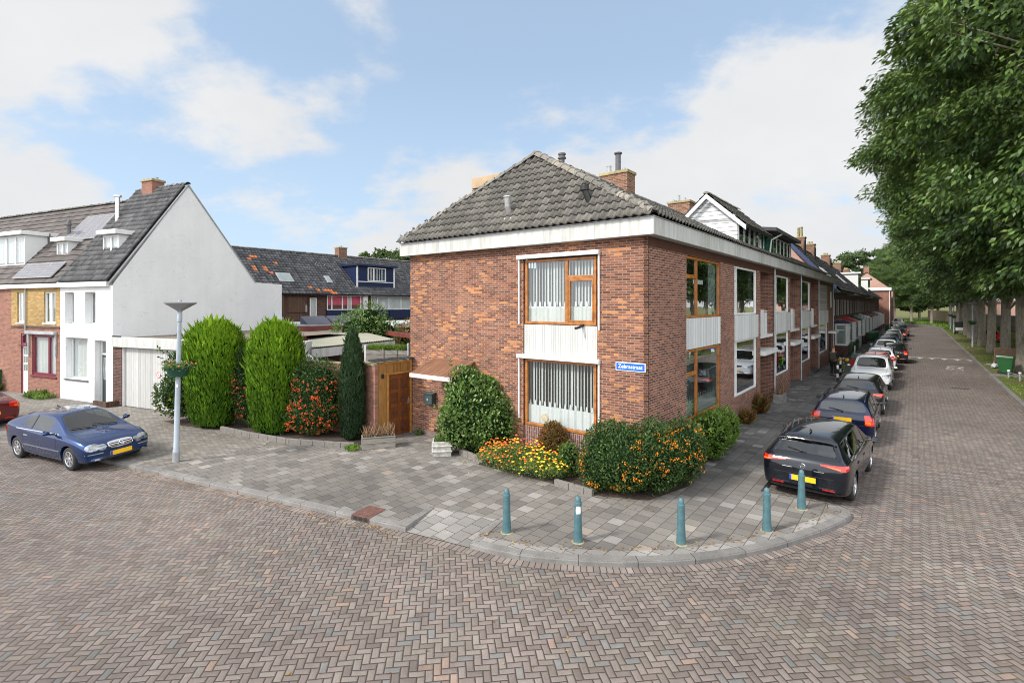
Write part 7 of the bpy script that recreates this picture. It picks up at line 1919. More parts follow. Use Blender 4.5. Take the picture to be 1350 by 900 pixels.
# edging of the planting beds
def edging(name, pts, label, h=.16, w_=.10):
    o = empty(name, (pts[0][0], pts[0][1], PV), 0, label, 'edging'); b0 = Vector(pts[0][:2]); m = MB()
    for p_, q_ in zip(pts, pts[1:]): seg_wall(m, Vector(p_[:2])-b0, Vector(q_[:2])-b0, -.02, h, w_)
    m.build('blocks', EDGEST, o, bevel=.012); return o
edging('bed_edging', [(-9.95,17.55),(-8.6,16.75),(-7.0,15.95),(-5.4,15.55),(-4.75,15.45)], 'low grey block edging along the foot of the hedge')
edging('bed_edging', [uv2(-.9,5.3),uv2(-1.15,4.2)], 'short grey block edging at the foot of the light green shrub')
edging('bed_edging', [uv2(-1.35,1.75),uv2(-1.40,.7)], 'grey block edging beside the marigolds and corner firethorn', h=.15)
sheet('planting_soil', [(-12.9,19.0),(-12.0,18.35),(-9.95,17.6),(-8.6,16.8),(-7.0,16.0),(-4.8,15.5),(-4.3,16.9),(-8.2,18.6),(-11.5,20.0)], PV+.010, MULCH)
sheet('corner_soil', [uv2(-1.30,1.7),uv2(-1.30,.5),uv2(-.9,-.4),uv2(.5,-.8),uv2(2.1,-.55),uv2(4.4,-.5),uv2(4.4,-.0),uv2(.0,0),uv2(0,5.5),uv2(-.8,5.3),uv2(-.9,4.2)], PV+.012, MULCH)
# planters
def trough(name, loc, rz, w_, d_, h, mat, label, plant):
    o = empty(name, (loc[0], loc[1], PV), rz, label, 'planter'); m = MB()
    m.box(-w_/2,w_/2,-d_/2,-d_/2+.04,0,h); m.box(-w_/2,w_/2,d_/2-.04,d_/2,0,h); m.box(-w_/2,-w_/2+.04,-d_/2+.04,d_/2-.04,0,h); m.box(w_/2-.04,w_/2,-d_/2+.04,d_/2-.04,0,h); m.build('trough', mat, o, bevel=.01)
    m = MB(); m.box(-w_/2+.04,w_/2-.04,-d_/2+.04,d_/2-.04,.02,h-.06); m.build('soil', MULCH, o)
    if plant:
        n, ln, mt = plant; P = np.stack([RNG.uniform(-w_/2+.06,w_/2-.06,n), RNG.uniform(-d_/2+.06,d_/2-.06,n), np.full(n,h-.1)+RNG.random(n)*.1], 1); A = unit(n)*.5; A[:,2] = 1
        leaf_mesh('dry_plants', P, A, unit(n), ln*RNG.uniform(.5,1.2,n), ln*.06, mt, o)
    return o
trough('wooden_planter', (-4.05, 15.55), .32, .98, .45, .36, GREYWOOD, 'weathered grey wooden planter with dry brown stems by the garden gate', (150,.42,L_DRY))
o = trough('concrete_planter', (-2.02, 14.78), .15, .52, .5, .42, plain('pale_concrete', (.42,.41,.37), .9, var=.35, scale=8), 'small pale stacked concrete planter beside the light green shrub', (300,.2,L_SHR))
m = MB(); m.box(-.29,.29,-.28,.28,.13,.17); m.box(-.29,.29,-.28,.28,.28,.32); m.build('rim_slab', plain('pale_concrete_rim', (.46,.45,.41), .9, var=.35, scale=9), o, bevel=.012)
trough('concrete_planter', uv2(13.6,-.32), ANG_U, .75, .4, .38, plain('grey_concrete', (.25,.24,.23), .9, var=.3), 'grey concrete planter with dry plants beside the first recessed entrance', (90,.4,L_DRY))
def tuft(name, loc, n, r_, ln, mat, label, cat='plant', wd=.2):
    o = empty(name, (loc[0], loc[1], PV), 0, label, cat); q = np.sqrt(RNG.random(n))*r_; a = RNG.random(n)*6.28; P = np.stack([np.cos(a)*q,np.sin(a)*q,RNG.random(n)*ln*.5],1); A = unit(n)*.8; A[:,2] = abs(A[:,2])+.5
    leaf_mesh('leaves', P, A, unit(n), ln*RNG.uniform(.5,1.2,n), ln*wd*RNG.uniform(.6,1.2,n), mat, o); return o
tuft('weed', (-4.75,15.2), 260, .2, .14, L_LIME, 'bright green weed tuft at the end of the hedge edging')
tuft('weed', uv2(-.12,7.95), 200, .14, .14, L_SHR, 'small weed clump at the foot of the gate post')
tuft('grey_green_plant', dl(-5.3,-.35), 500, .40, .28, L_SHR, 'grey-green plant clump against the red brick wall beside the white house')
tuft('low_plant', dl(-4.5,-.4), 300, .34, .2, L_LIME, 'bright low plant at the white house corner')
tuft('potted_plant', dl(-9.3,-.4), 400, .25, .35, L_LIME, 'green pot plant beside the bin at the far left')
tuft('withered_creeper', uv2(8.3,-.25), 300, .17, .42, L_BROWN, 'withered red-brown creeper at the wall foot under the white framed window')
tuft('withered_creeper', uv2(10.4,-.22), 300, .17, .6, L_BROWN, 'taller withered brown creeper nearest the first recessed entrance')
bush('apple_tree', (-8.3, 27.8, 0), [(0,0,3.0,1.6,1.4,1.0),(.6,.2,3.6,.8,.7,.8),(1.4,.1,2.9,.8,.8,.7)], L_SHR, (.15,.4), 90, 'loose green garden tree in front of the pink curtained windows', 'tree', seed=71, namp=.3, nf=1.4, corek=.6)
bush('rusty_shrub', (-5.3, 28.5, 0), [(0,0,2.5,1.3,1.0,1.0),(1.2,0,2.3,1.0,.8,.9)], L_RUSTY, (.13,.45), 110, 'orange and green autumn shrub beside the corner house in the gardens', 'shrub', seed=72, namp=.3, corek=.6)

# trees ------------------------------------------------------------------
tA = big_tree('avenue_tree', 22, 8.2, 15.4, 10.4, 101, 430, 230, (.30,.46), L_AVE, 'nearest big leafy tree filling the top right corner', group='avenue trees on the right verge', flat_bottom=5.2, limb=True)
tB = big_tree('avenue_tree', 22, 7.7, 15.2, 10.2, 202, 360, 200, (.31,.48), L_AVE, 'x', group='avenue trees on the right verge', flat_bottom=5.1)
def place(o, u, v, rz, s=1.0, label=None):
    o.location = (*uv2(u, v), .05); o.rotation_euler = (0,0,rz); o.scale = (s,s,s)
    if label: o['label'] = label
place(tA, 19.0, -12.6, .5, .98, 'nearest big leafy tree, its crown filling the top right corner')
spots = [(26.8,-10.6,1.9,1.0,'big avenue tree whose trunk stands just outside the right edge'),(34.0,-10.4,0.2,1.0,'avenue tree with a grey trunk right of the green bin'),(41.1,-10.4,2.5,.98,'avenue tree with a yellow-green mossy trunk behind the green bin'),(51.7,-10.5,4.0,1.0,'avenue tree with a flared trunk left of the mossy one'),(60.2,-10.5,5.2,1.0,'avenue tree just right of the nearest right-hand lamp'),(68.5,-10.7,1.0,1.0,'avenue tree beside the small red car'),(76.5,-10.7,3.1,.98,'avenue tree directly behind the small red car'),(85,-10.8,.9,1.0,'avenue tree right of the black van on the verge'),(93,-10.8,2.2,.95,'avenue tree behind the middle lamp on the verge'),(104,-10.9,3.3,.95,'avenue tree beside the farthest right-hand lamp'),(118,-10.5,4.4,.9,'avenue tree at the bend, before the grey fence'),(132,-8.0,5.0,.85,'slim far tree right of the road bend'),(146,-4.5,.4,.85,'slim far tree in the middle of the green verge'),(160,-1.0,1.4,.8,'slim far tree beside the white van')]
for i, (u, v, rz, s_, lb) in enumerate(spots):
    o = tB if i == 0 else copy_tree(tB if i % 2 else tA)
    place(o, u, v, rz, s_, lb)
for i, (u, v, s_, lb) in enumerate([(24,-26,.95,'tree of the second row nearest the right edge'),(38,-25,1.0,'second-row tree seen between the bin and mossy trunk'),(54,-26,1.0,'second-row tree behind the flared trunk'),(72,-27,1.0,'second-row tree behind the small red car'),(92,-27,1.0,'second-row tree behind the black van'),(118,-28,1.0,'second-row tree behind the grey fence')]):
    o = copy_tree(tB if i % 2 else tA); place(o, u, v, i*1.3, s_, lb); o['group'] = 'second row of trees'
tF = big_tree('background_tree', 20, 8.5, 12, 8.5, 303, 150, 160, (.75,.6), L_FAR, 'x', group='trees beyond the far row', flat_bottom=3.5, trunk_r=.4)
for i, (x, y, s_, lb) in enumerate([(103,150,1.0,'round green tree rising above the far roofs'),(116,149,.80,'dark green tree right of the round one at the street end'),(124,156,.95,'dark tree behind the end of the street'),(-14.8,63,.56,'small tree peeping over the rear roof ridge'),(137,165,1.1,'broad tree closing the view beyond the white van'),(152,172,1.1,'broad tree behind the wooden fence')]):
    o = tF if i == 0 else copy_tree(tF); o.location = (x,y,0); o.rotation_euler = (0,0,i*1.1); o.scale = (s_,)*3; o['label'] = lb
# hedge mass and fences behind the trunks
def hedge(name, u0, u1, v, h, th_, mat, label):
    o = empty(name, (*uv2(u0,v),0), ANG_U, label, 'hedge'); L = u1-u0; n = int(L*h*60)
    P = np.stack([RNG.uniform(0,L,n), RNG.uniform(-th_/2,th_/2,n), RNG.random(n)*h],1); P[:,1] += .3*nz3(P,1.2,3); P[:,2] *= 1+.15*nz3(np.c_[P[:,0],P[:,0]*0,P[:,0]*0],.8,6)
    A = unit(n); leaf_mesh('foliage', P, A, unit(n), .28, .15, mat, o)
    m = MB(); m.box(0,L,-th_*.3,th_*.3,0,h*.85); mesh_obj('inner_growth', m.v, m.f, mat, o, uv=False, rnd=[.1]*6); return o
hedge('hedge', 14, 84, -19, 2.5, 1.6, L_FAR, 'long dark green hedge behind the avenue trunks')
ff = empty('grey_fence', (*uv2(92,-20),0), 0, 'grey wall-like fence between the distant trunks', 'fence'); b0 = Vector(uv2(92,-20)); m = MB(); seg_wall(m, Vector(uv2(92,-20))-b0, Vector(uv2(128,-16))-b0, 0, 2.6, .2); m.build('boards', GREYWOOD, ff)
ff = empty('wooden_fence', (*uv2(129,-15),0), 0, 'pale brown wooden fence beyond the bend of the road', 'fence'); b0 = Vector(uv2(129,-15)); m = MB(); seg_wall(m, Vector(uv2(129,-15))-b0, Vector(uv2(165,-8))-b0, 0, 3.0, .2); m.build('boards', FARFENCE, ff)
fbld = empty('pale_building', (*uv2(150,-20),0), ANG_U, 'pale low building behind the wooden fence', 'building'); m = MB(); m.box(0,25,-10,0,0,5); m.build('wall', BR_PINK, fbld); m = MB(); m.box(-.4,25.4,-10.4,.4,5,5.5); m.build('roof', GRAVEL, fbld)
# grass on the verge
n = 60000; uu = 16+RNG.random(n)**1.6*90; vv = -8.95-RNG.random(n)**.9*8; keep = nz3(np.c_[uu,vv,uu*0],.55,12)+nz3(np.c_[uu,vv,uu*0],1.7,13)*.5 > -.25; uu, vv = uu[keep], vv[keep]; n = len(uu)
k_ = ~((uu > 30.9) & (uu < 33)); uu, vv = uu[k_], vv[k_]; n = len(uu)
P = np.stack([C0.x+U2.x*uu+V2.x*vv, C0.y+U2.y*uu+V2.y*vv, np.full(n,.07)],1); A = unit(n)*.6; A[:,2] = 1
tag(leaf_mesh('grass', P, A, unit(n), RNG.uniform(.05,.13,n), .035, L_GRASS), kind='stuff')
n = 9000; uu = 108+RNG.random(n)*70; vv = RNG.uniform(-20,0,n); P = np.stack([C0.x+U2.x*uu+V2.x*vv, C0.y+U2.y*uu+V2.y*vv, np.full(n,.07)],1)
lim = np.where(uu < 120, -9.3, np.where(uu < 135, -9.3+(uu-120)*.165, np.where(uu < 150, -6.8+(uu-135)*.43, -.5+(uu-150)*.36))); P = P[vv < lim]; n = len(P); A = unit(n)*.6; A[:,2] = 1
tag(leaf_mesh('grass', P, A, unit(n), .5, .3, L_LIME), kind='stuff')
# fallen leaves
def litter(name, P, s_=(.03,.07)):
    n = len(P); A = unit(n); A[:,2] *= .15; Nn = np.tile([0,0,1.],(n,1))+unit(n)*.3
    tag(leaf_mesh(name, P, A, Nn, RNG.uniform(*s_,n), RNG.uniform(s_[0]*.5,s_[1]*.6,n), L_LITTER), kind='stuff')
pts = []
for _ in range(420):
    s_ = random.uniform(-3, sK); o_ = -abs(random.gauss(0,.18)); q = kl(s_)+B2*(-.02+o_); pts.append((q.x,q.y,.008))
for _ in range(260): s_ = random.uniform(0,1); q = Vector(uv2(-1.2+random.gauss(0,.35), random.uniform(-.8,5.2))); pts.append((q.x,q.y,PV+.012))
for _ in range(420): q = Vector((random.uniform(-13,-4.2), 0)); q.y = 16.9-.42*(q.x+7.8)-abs(random.gauss(0,.8)); pts.append((q.x,q.y,PV+.014))
for _ in range(900): q = uv2(random.uniform(16,60), -8.65+abs(random.gauss(0,.35))); pts.append((*q,.01))
for _ in range(300): q = uv2(random.uniform(2,40), random.uniform(-8,-4.3)); pts.append((*q,.012))
for _ in range(110): q = (random.uniform(-8,9), random.uniform(5,9.5)); pts.append((*q,.01)) if (Vector(q)-kl(0)).dot(B2) < -.1 and q[1] < 8.4 else None
for _ in range(200): c_ = random.choice(curve); pts.append((c_.x+random.gauss(0,.12), c_.y+.32+abs(random.gauss(0,.12)), PV+.012))
litter('fallen_leaves', np.array(pts))
# ------------------------------------------------------------------ cars
P_BLUE = paint('blue_metallic', (.006,.034,.135), .7); P_NIGHT = paint('blue_black_metallic', (.004,.006,.011), .2); P_NAVY = paint('navy_paint', (.005,.009,.030), .2)
P_WHITE = paint('white_car_paint', (.72,.73,.74)); P_RED = paint('red_car_paint', (.50,.018,.022)); P_SILV = paint('silver_car_paint', (.45,.46,.48), .5); P_GREYC = paint('grey_car_paint', (.10,.11,.13), .4)
P_MAROON = paint('maroon_car_paint', (.11,.012,.014), .2); P_BLK = paint('black_car_paint', (.010,.010,.012), .2); P_LBL = paint('steel_blue_paint', (.05,.09,.17), .4)
GRP = 'cars parked along the right-hand kerb'
hd = math.atan2(-.419, .908)
cB = car('parked_car', 'coupe', P_BLUE, (-12.62, 14.93), hd, 'blue three-door coupe parked on the kerb at the left, facing right', z=.035, tilt=0.0, lights='twin', spokes=7, glass=CARGLS)
cB.rotation_euler = (.045, 0, hd)
pz = Vector((-18.05, 17.75)) - D2*2.3
car('parked_car', 'sedan', P_MAROON, (pz.x, pz.y), ANG_D+math.pi, 'maroon saloon cut off by the left edge, its red tail light showing', z=.06, black_sill=True)
def pk(u, kind, pm, label, back=False, v=-3.12, **k):
    return car('parked_car', kind, pm, uv2(u, v), ANG_U+(math.pi if back else 0), label, group=GRP, **k)
o_ = pk(3.66, 'hatch', P_NIGHT, 'blue-black hatchback with ring badge and yellow plate, nearest of the kerbside row', spokes=5, glass=CARGLS, v=-3.16)
o_.rotation_euler = (0, 0, ANG_U-.055); o_.scale = (1.02,1.0,1.0)
pk(9.75, 'wagon', P_NAVY, 'dark blue estate with silver roof rails, second in the kerbside row', roofrails=BLACK, v=-3.2, glass=CARGLS)
pk(15.2, 'hatch', P_BLK, 'black hatchback between the dark blue estate and the white car', v=-3.2, detail=1)
pk(22.8, 'suv', P_WHITE, 'white car facing the camera behind the black hatchback', back=True, v=-3.2, mirror_mat=P_WHITE, roofrails=ALU)
pk(28.0, 'small', P_RED, 'red hatchback between the white car and the silver estate', v=-3.15)
pk(33.2, 'wagon', P_WHITE, 'white estate with roof rails and red tail lights beyond the red hatchback', v=-3.2, roofrails=ALU)
pk(38.4, 'small', P_BLK, 'small black car standing a little out into the road', v=-3.85)
pk(43.2, 'sedan', P_WHITE, 'white saloon facing the camera beyond the small black car', back=True)
pk(48.6, 'hatch', P_LBL, 'steel blue hatchback in the far part of the row', back=True, detail=1)
pk(54.0, 'sedan', P_NAVY, 'navy saloon in the far part of the row', back=True)
pk(59.3, 'hatch', P_GREYC, 'dark grey hatchback in the far part of the row', detail=1)
pk(64.7, 'small', P_SILV, 'silver small car in the far part of the row', back=True)
pk(70.0, 'wagon', P_BLK, 'black estate in the far part of the row', v=-3.4)
pk(75.6, 'hatch', P_NAVY, 'dark blue hatchback near the end of the row', detail=1)
pk(81.2, 'suv', P_GREYC, 'dark grey high car, last but one of the row', v=-3.6)
pk(87.0, 'hatch', P_LBL, 'blue hatchback, farthest of the row', detail=1)
car('parked_car', 'suv', P_WHITE, uv2(121, -2.4), ANG_U+math.pi-.1, 'white van-like car facing the camera at the street end')
car('parked_car', 'small', P_WHITE, uv2(140, 2.0), ANG_U+.6, 'tiny white car far beyond the street end')
car('parked_car', 'small', P_RED, uv2(70.0, -11.9), ANG_U+math.pi+.12, 'small red car facing the camera among the trunks on the verge', z=.07)

# ------------------------------------------------------------------ street furniture
def bollard(x, y, label, sticker=False, h=.83):
    o = empty('bollard', (x, y, PV-.0), 0, label, 'bollard', 'blue-green bollards on the corner')
    m = MB(); m.lathe([(0,0),(.088,0),(.085,.02),(.072,.30),(.062,h-.16),(.070,h-.155),(.070,h-.12),(.056,h-.11),(.054,h-.07),(.045,h-.03),(.025,h-.008),(0,h)], 20); m.build('post', BOLL, o, smooth=True, uv=False).modifiers.new('e','EDGE_SPLIT').split_angle = R(50)
    m = MB(); m.lathe([(0,0),(.12,0),(.115,.008),(0,.008)], 14, (0,0,0)); m.build('mortar_ring', CAPM, o)
    if sticker:
        m = MB(); vs = []; n_ = 9
        for i in range(n_):
            for k in range(n_):
                a = (i/(n_-1)-.5)*2; b = (k/(n_-1)-.5)*2; ln = max(1, math.hypot(a, b)); a /= ln**.5; b /= ln**.5
                an = -math.pi/2 + a*.75; vs.append((math.cos(an)*.0655, math.sin(an)*.0655, h-.24+b*.075))
        mesh_obj('reflector', vs, [(i*n_+k,(i+1)*n_+k,(i+1)*n_+k+1,i*n_+k+1) for i in range(n_-1) for k in range(n_-1)], SIGNW, o, uv=False)
    return o
bollard(-.10, 9.72, 'leftmost blue-green bollard, standing by the ramp')
bollard(1.20, 9.33, 'blue-green bollard with a round white reflector', True)
bollard(3.05, 9.25, 'middle blue-green bollard on the curved kerb')
bollard(4.86, 9.78, 'blue-green bollard left of the one by the parked car')
bollard(6.12, 10.84, 'rightmost blue-green bollard, right behind the black hatchback')

def basket(o, z, flowers=True):
    m = MB(); m.lathe([(.05,z-.18),(.22,z-.18),(.30,z+.05),(.34,z+.07),(.34,z+.09),(.28,z+.08),(.28,z),(.05,z)], 20); b = m.build('hanging_basket', DGREEN, o, uv=False)
    n = 700; a = RNG.random(n)*6.28; q = RNG.uniform(.1,.38,n); P = np.stack([np.cos(a)*q,np.sin(a)*q,z+.05+RNG.random(n)*.14-(q>.3)*.06],1); A = unit(n); A[:,2] = abs(A[:,2])*.6
    leaf_mesh('foliage', P, A, unit(n), .07, .035, L_SHR, b)
    if flowers:
        m = MB()
        for k in range(26):
            a = random.random()*6.28; q = random.uniform(.15,.47); m.ico((math.cos(a)*q, math.sin(a)*q, z+.10+random.random()*.13), random.uniform(.015,.03))
        f_ = m.build('flowers', plain('pink_orange_petals', (.85,.16,.07), .5, var=.3, scale=20) if 'PINKP' not in globals() else PINKP, b, uv=False); tag(f_, kind='stuff')
def lamp(x, y, z, label, h=4.38, lean=0.0, flowers=True, bz=2.53):
    o = empty('street_lamp', (x, y, z), 0, label, 'street lamp', 'cone-headed street lamps')
    m = MB(); m.lathe([(0,-.02),(.085,0),(.085,.32),(.070,.34),(.066,2.0),(.056,3.2),(.047,h-.55)], 16); m.lathe([(.050,h-.55),(.062,h-.54),(.062,h-.28),(.045,h-.26)], 16)
    p_ = m.build('mast', MASTP, o, smooth=True, uv=False); p_.modifiers.new('e','EDGE_SPLIT').split_angle = R(40)
    m = MB(); m.lathe([(.0855,0),(.0855,.26),(.088,.265),(.088,0)], 16); m.build('base_sleeve', GREYM, p_)
    m = MB(); m.lathe([(.045,h-.30),(.07,h-.24),(.395,h-.03),(.40,h),(.0,h+.015)], 28); m.lathe([(0,h+.015),(.05,h+.015),(.04,h+.06),(0,h+.06)], 10); hd_ = m.build('lamp_head', plain('lamp_head_grey', (.30,.31,.33), .35, var=.08), o, uv=False)
    basket(o, bz, flowers); o.rotation_euler = (0, lean, .3)
    m = MB(); m.box(-.02,.02,-.072,-.066,2.05,2.13); m.build('number_plate', SIGNW, p_)
    return o
lamp(-9.24, 14.1, PV, 'grey street lamp with flower basket on the left pavement before the thujas', lean=.022)
lamp(*uv2(58.3,-9.68), .07, 'grey street lamp with dark basket nearest on the right-hand verge', flowers=False, h=4.6)
lamp(*uv2(92,-9.8), .07, 'grey street lamp close beside the black boxy vehicle on the verge', flowers=False, h=4.6)
lamp(*uv2(106,-10.0), .07, 'farthest grey street lamp on the right-hand verge', flowers=False, h=4.6)

def wheelie(x, y, z, rz, label, s_=1.0, grp='green wheelie bins'):
    o = empty('wheelie_bin', (x, y, z), rz, label, 'wheelie bin', grp); o.scale = (s_,)*3
    m = MB(); b = [(-.22,-.26),(.22,-.26),(.22,.24),(-.22,.24)]; t = [(-.28,-.36),(.28,-.36),(.28,.36),(-.28,.36)]
    m.add([(p_[0],p_[1],.06) for p_ in b]+[(p_[0],p_[1],.98) for p_ in t], [(3,2,1,0),(4,5,6,7),(0,1,5,4),(1,2,6,5),(2,3,7,6),(3,0,4,7)]); m.box(-.30,.30,-.38,.38,.93,.985); m.build('bin_body', GREENP, o, bevel=.02)
    m = MB(); m.add([(-.30,-.40,.99),(.30,-.40,.99),(.30,.40,1.0),(-.30,.40,1.0),(-.27,-.34,1.05),(.27,-.34,1.05),(.27,.36,1.08),(-.27,.36,1.08)], [(0,3,2,1),(4,5,6,7),(0,1,5,4),(1,2,6,5),(2,3,7,6),(3,0,4,7)]); m.tube([(-.22,.42,1.02),(.22,.42,1.02)], .018, 6); m.build('lid', GREENP, o, bevel=.015)
    for sg in (-1,1): m = MB(); m.lathe([(0,0),(.1,0),(.1,.05),(0,.05)], 14, (sg*.24,.24,.10), 'x'); m.build('wheel', RUBBER, o, uv=False)
    return o
wheelie(*uv2(41.0,-.55), PV, ANG_U+.1, 'green wheelie bin standing closest behind the person with the bicycle')
wheelie(*uv2(46.6,-.55), PV, ANG_U-.1, 'second green wheelie bin, alone before the third bay window', .98)
for i, (u, v, lb) in enumerate([(62,-.9,'leftmost of three green bins beyond the parked bicycle'),(64.2,-1.1,'middle one of three green bins beyond the parked bicycle'),(67.5,-1.2,'rightmost of three green bins beyond the parked bicycle'),(96,-1.4,'dark green bin at the red brick end building')]): wheelie(*uv2(u,v), PV, ANG_U, lb)
wheelie(*uv2(32.9,-9.55), .07, ANG_U-.3, 'green wheelie bin at the foot of the right-hand trunk', 1.08)
wheelie(*dl(-9.6,-.15), PV, ANG_D, 'green wheelie bin beside the red brick wall at the far left')

def tube_obj(name, pts, r_, mat, parent, seg=6): m = MB(); m.tube(pts, r_, seg); return m.build(name, mat, parent, smooth=True, uv=False)
def bicycle(name, x, y, z, rz, fm, label, bags=None, lean=0.0):
    o = empty(name, (x, y, z), rz, label, 'bicycle'); o.rotation_euler = (lean, 0, rz)
    for wx in (-.53, .55):
        m = MB(); n = 28; pts = [(wx+math.cos(2*math.pi*k/n)*.34, 0, .36+math.sin(2*math.pi*k/n)*.34) for k in range(n+1)]; m.tube(pts, .02, 6, caps=False); w_ = m.build('wheel', RUBBER, o, uv=False)
        m = MB(); [m.tube([(wx,.02*(-1)**k,.36),(wx+math.cos(2*math.pi*k/16)*.33,0,.36+math.sin(2*math.pi*k/16)*.33)], .0025, 4) for k in range(16)]; m.tube([(wx,-.05,.36),(wx,.05,.36)], .025, 8); m.build('spokes', ALU, w_, uv=False)
        m = MB(); m.tube([(wx+math.cos(a_)*.38,0,.36+math.sin(a_)*.38) for a_ in [i*.3+.2 for i in range(9)]], .028, 5, flat=.4); m.build('mudguard', fm, o, uv=False)
    m = MB(); m.tube([(-.53,.06,.36),(-.08,.03,.32)], .012, 6); m.tube([(-.53,-.06,.36),(-.08,-.03,.32)], .012, 6); m.tube([(-.08,0,.32),(-.22,0,.88)], .019, 8); m.tube([(-.08,0,.32),(.36,0,.72)], .02, 8); m.tube([(-.18,0,.72),(.36,0,.92)], .019, 8)
    m.tube([(.34,0,1.0),(.42,0,.68),(.46,.05,.6),(.55,.055,.36)], .015, 8); m.tube([(.46,-.05,.6),(.55,-.055,.36)], .013, 6); m.tube([(-.53,.06,.36),(-.2,.02,.8)], .01, 6); m.tube([(-.53,-.06,.36),(-.2,-.02,.8)], .01, 6); m.build('frame', fm, o, smooth=True, uv=False)
    m = MB(); m.tube([(.10,-.30,1.05),(.20,-.27,1.08),(.33,-.06,1.06),(.33,.06,1.06),(.20,.27,1.08),(.10,.30,1.05)], .012, 6); hb = m.build('handlebar', ALU, o, smooth=True, uv=False)
    for sg in (-1,1): tube_obj('grip', [(.06,sg*.31,1.04),(.16,sg*.285,1.07)], .018, BLACK, hb)
    m = MB(); m.ico((-.25,0,.96), .1, 0, (1.4,.9,.45)); m.tube([(-.22,0,.85),(-.24,0,.94)], .013, 6); m.build('saddle', BLACK, o, uv=False)
    m = MB(); m.box(-.85,-.30,-.07,.07,.76,.775); m.tube([(-.8,.07,.76),(-.53,.07,.36)], .008, 5); m.tube([(-.8,-.07,.76),(-.53,-.07,.36)], .008, 5); m.build('carrier', BLACK, o)
    m = MB(); m.lathe([(0,0),(.09,0),(.09,.008),(0,.008)], 16, (-.08,-.05,.32), 'y'); m.tube([(-.08,-.06,.32),(.06,-.07,.24)], .01, 5); m.tube([(-.08,.06,.32),(-.22,.07,.40)], .01, 5); m.build('crank', BLACK, o, uv=False)
    m = MB(); m.box(-.93,-.90,-.03,.03,.62,.68); m.build('rear_light', REDL, o)
    return o
pers_u, pers_v = 24.9, -1.15
bicycle('walked_bicycle', *uv2(25.3,-1.60), PV, ANG_U+.05, LIME, 'green-framed bicycle pushed along the pavement by the person', lean=.03)
bicycle('parked_bicycle', *uv2(53.5,-.95), PV, ANG_U+1.1, BLACK, 'black bicycle parked in front of the bay windows', lean=.06)
pn = empty('pannier_bag', (*uv2(25.75,-1.58), PV), ANG_U+.05, 'yellow bag hanging on the handlebar of the pushed bicycle', 'bag')
m = MB(); m.ico((0,.16,.93), .17, 0, (.9,.9,.85)); m.ico((0,-.20,.93), .17, 0, (.9,.9,.85)); bb = m.build('bag_body', YELLOW, pn, uv=False, smooth=True); s_ = bb.modifiers.new('s','SUBSURF'); s_.levels = s_.render_levels = 1
tube_obj('strap', [(0,.16,1.05),(.02,0,1.10),(0,-.2,1.05)], .012, BLACK, pn)

def skin_fig(name, joints, edges, mat, parent, lv=2):
    me = bpy.data.meshes.new(name); me.from_pydata([j[0] for j in joints], edges, []); o = bpy.data.objects.new(name, me); COL.objects.link(o)
    sk = o.modifiers.new('skin', 'SKIN'); sk.use_smooth_shade = True
    if not me.skin_vertices: me.attributes
    for i, j in enumerate(joints):
        r_ = j[1] if hasattr(j[1], '__len__') else (j[1], j[1]); me.skin_vertices[0].data[i].radius = r_; me.skin_vertices[0].data[i].use_root = (i == 0)
    ss = o.modifiers.new('s', 'SUBSURF'); ss.levels = ss.render_levels = lv
    dg = bpy.context.evaluated_depsgraph_get(); r = bpy.data.meshes.new_from_object(o.evaluated_get(dg)); bpy.data.objects.remove(o)
    r.materials.clear(); r.materials.append(mat); r.polygons.foreach_set('use_smooth', np.ones(len(r.polygons), dtype=bool)); r.name = name
    q = bpy.data.objects.new(name, r); link(q, parent); return q
pe = empty('person', (*uv2(pers_u, pers_v), PV), ANG_U, 'person in dark clothes seen from behind, pushing a bicycle, with lime sleeve cuffs', 'person')
J = [((0,0,.94),(.15,.12)),((0,0,1.12),(.14,.11)),((.02,0,1.32),(.17,.12)),((.03,0,1.44),(.10,.08)),((.05,0,1.53),(.052,.052)),((.07,0,1.62),(.085,.078)),((.08,0,1.71),(.092,.082)),((.075,0,1.78),(.055,.05)),
     ((.03,.17,1.42),(.062,.062)),((.12,.22,1.18),(.046,.046)),((.33,.10,1.12),(.036,.036)),((.40,.06,1.11),(.030,.022)),
     ((.03,-.17,1.42),(.062,.062)),((.14,-.26,1.20),(.046,.046)),((.36,-.24,1.12),(.036,.036)),((.43,-.22,1.11),(.030,.022)),
     ((0,.09,.86),(.095,.095)),((.16,.10,.50),(.062,.062)),((.06,.10,.10),(.042,.042)),((.20,.10,.04),(.036,.028)),
     ((0,-.09,.86),(.095,.095)),((-.04,-.10,.48),(.062,.062)),((-.26,-.10,.14),(.042,.042)),((-.15,-.10,.035),(.036,.028))]
E_ = [(0,1),(1,2),(2,3),(3,4),(4,5),(5,6),(6,7),(3,8),(8,9),(9,10),(10,11),(3,12),(12,13),(13,14),(14,15),(0,16),(16,17),(17,18),(18,19),(0,20),(20,21),(21,22),(22,23)]
skin_fig('body', J, E_, SKIN, pe)
g_ = lambda k, e: tuple(x+e for x in (J[k][1] if hasattr(J[k][1],'__len__') else (J[k][1],)*2))
JK = [(J[k][0], g_(k,.016)) for k in (0,1,2,3,8,9,10,12,13,14)]; skin_fig('jacket', JK, [(0,1),(1,2),(2,3),(3,4),(4,5),(5,6),(3,7),(7,8),(8,9)], CLOTHN, pe)
TR = [(J[k][0], g_(k,.016)) for k in (0,16,17,18,20,21,22)]; skin_fig('trousers', TR, [(0,1),(1,2),(2,3),(0,4),(4,5),(5,6)], CLOTHB, pe)
for k in (9, 13):
    a_, b_ = Vector(J[k][0]), Vector(J[k+1][0]); tube_obj('sleeve_cuff', [a_.lerp(b_,.35), a_.lerp(b_,.95)], .057, LIME, pe, 10)
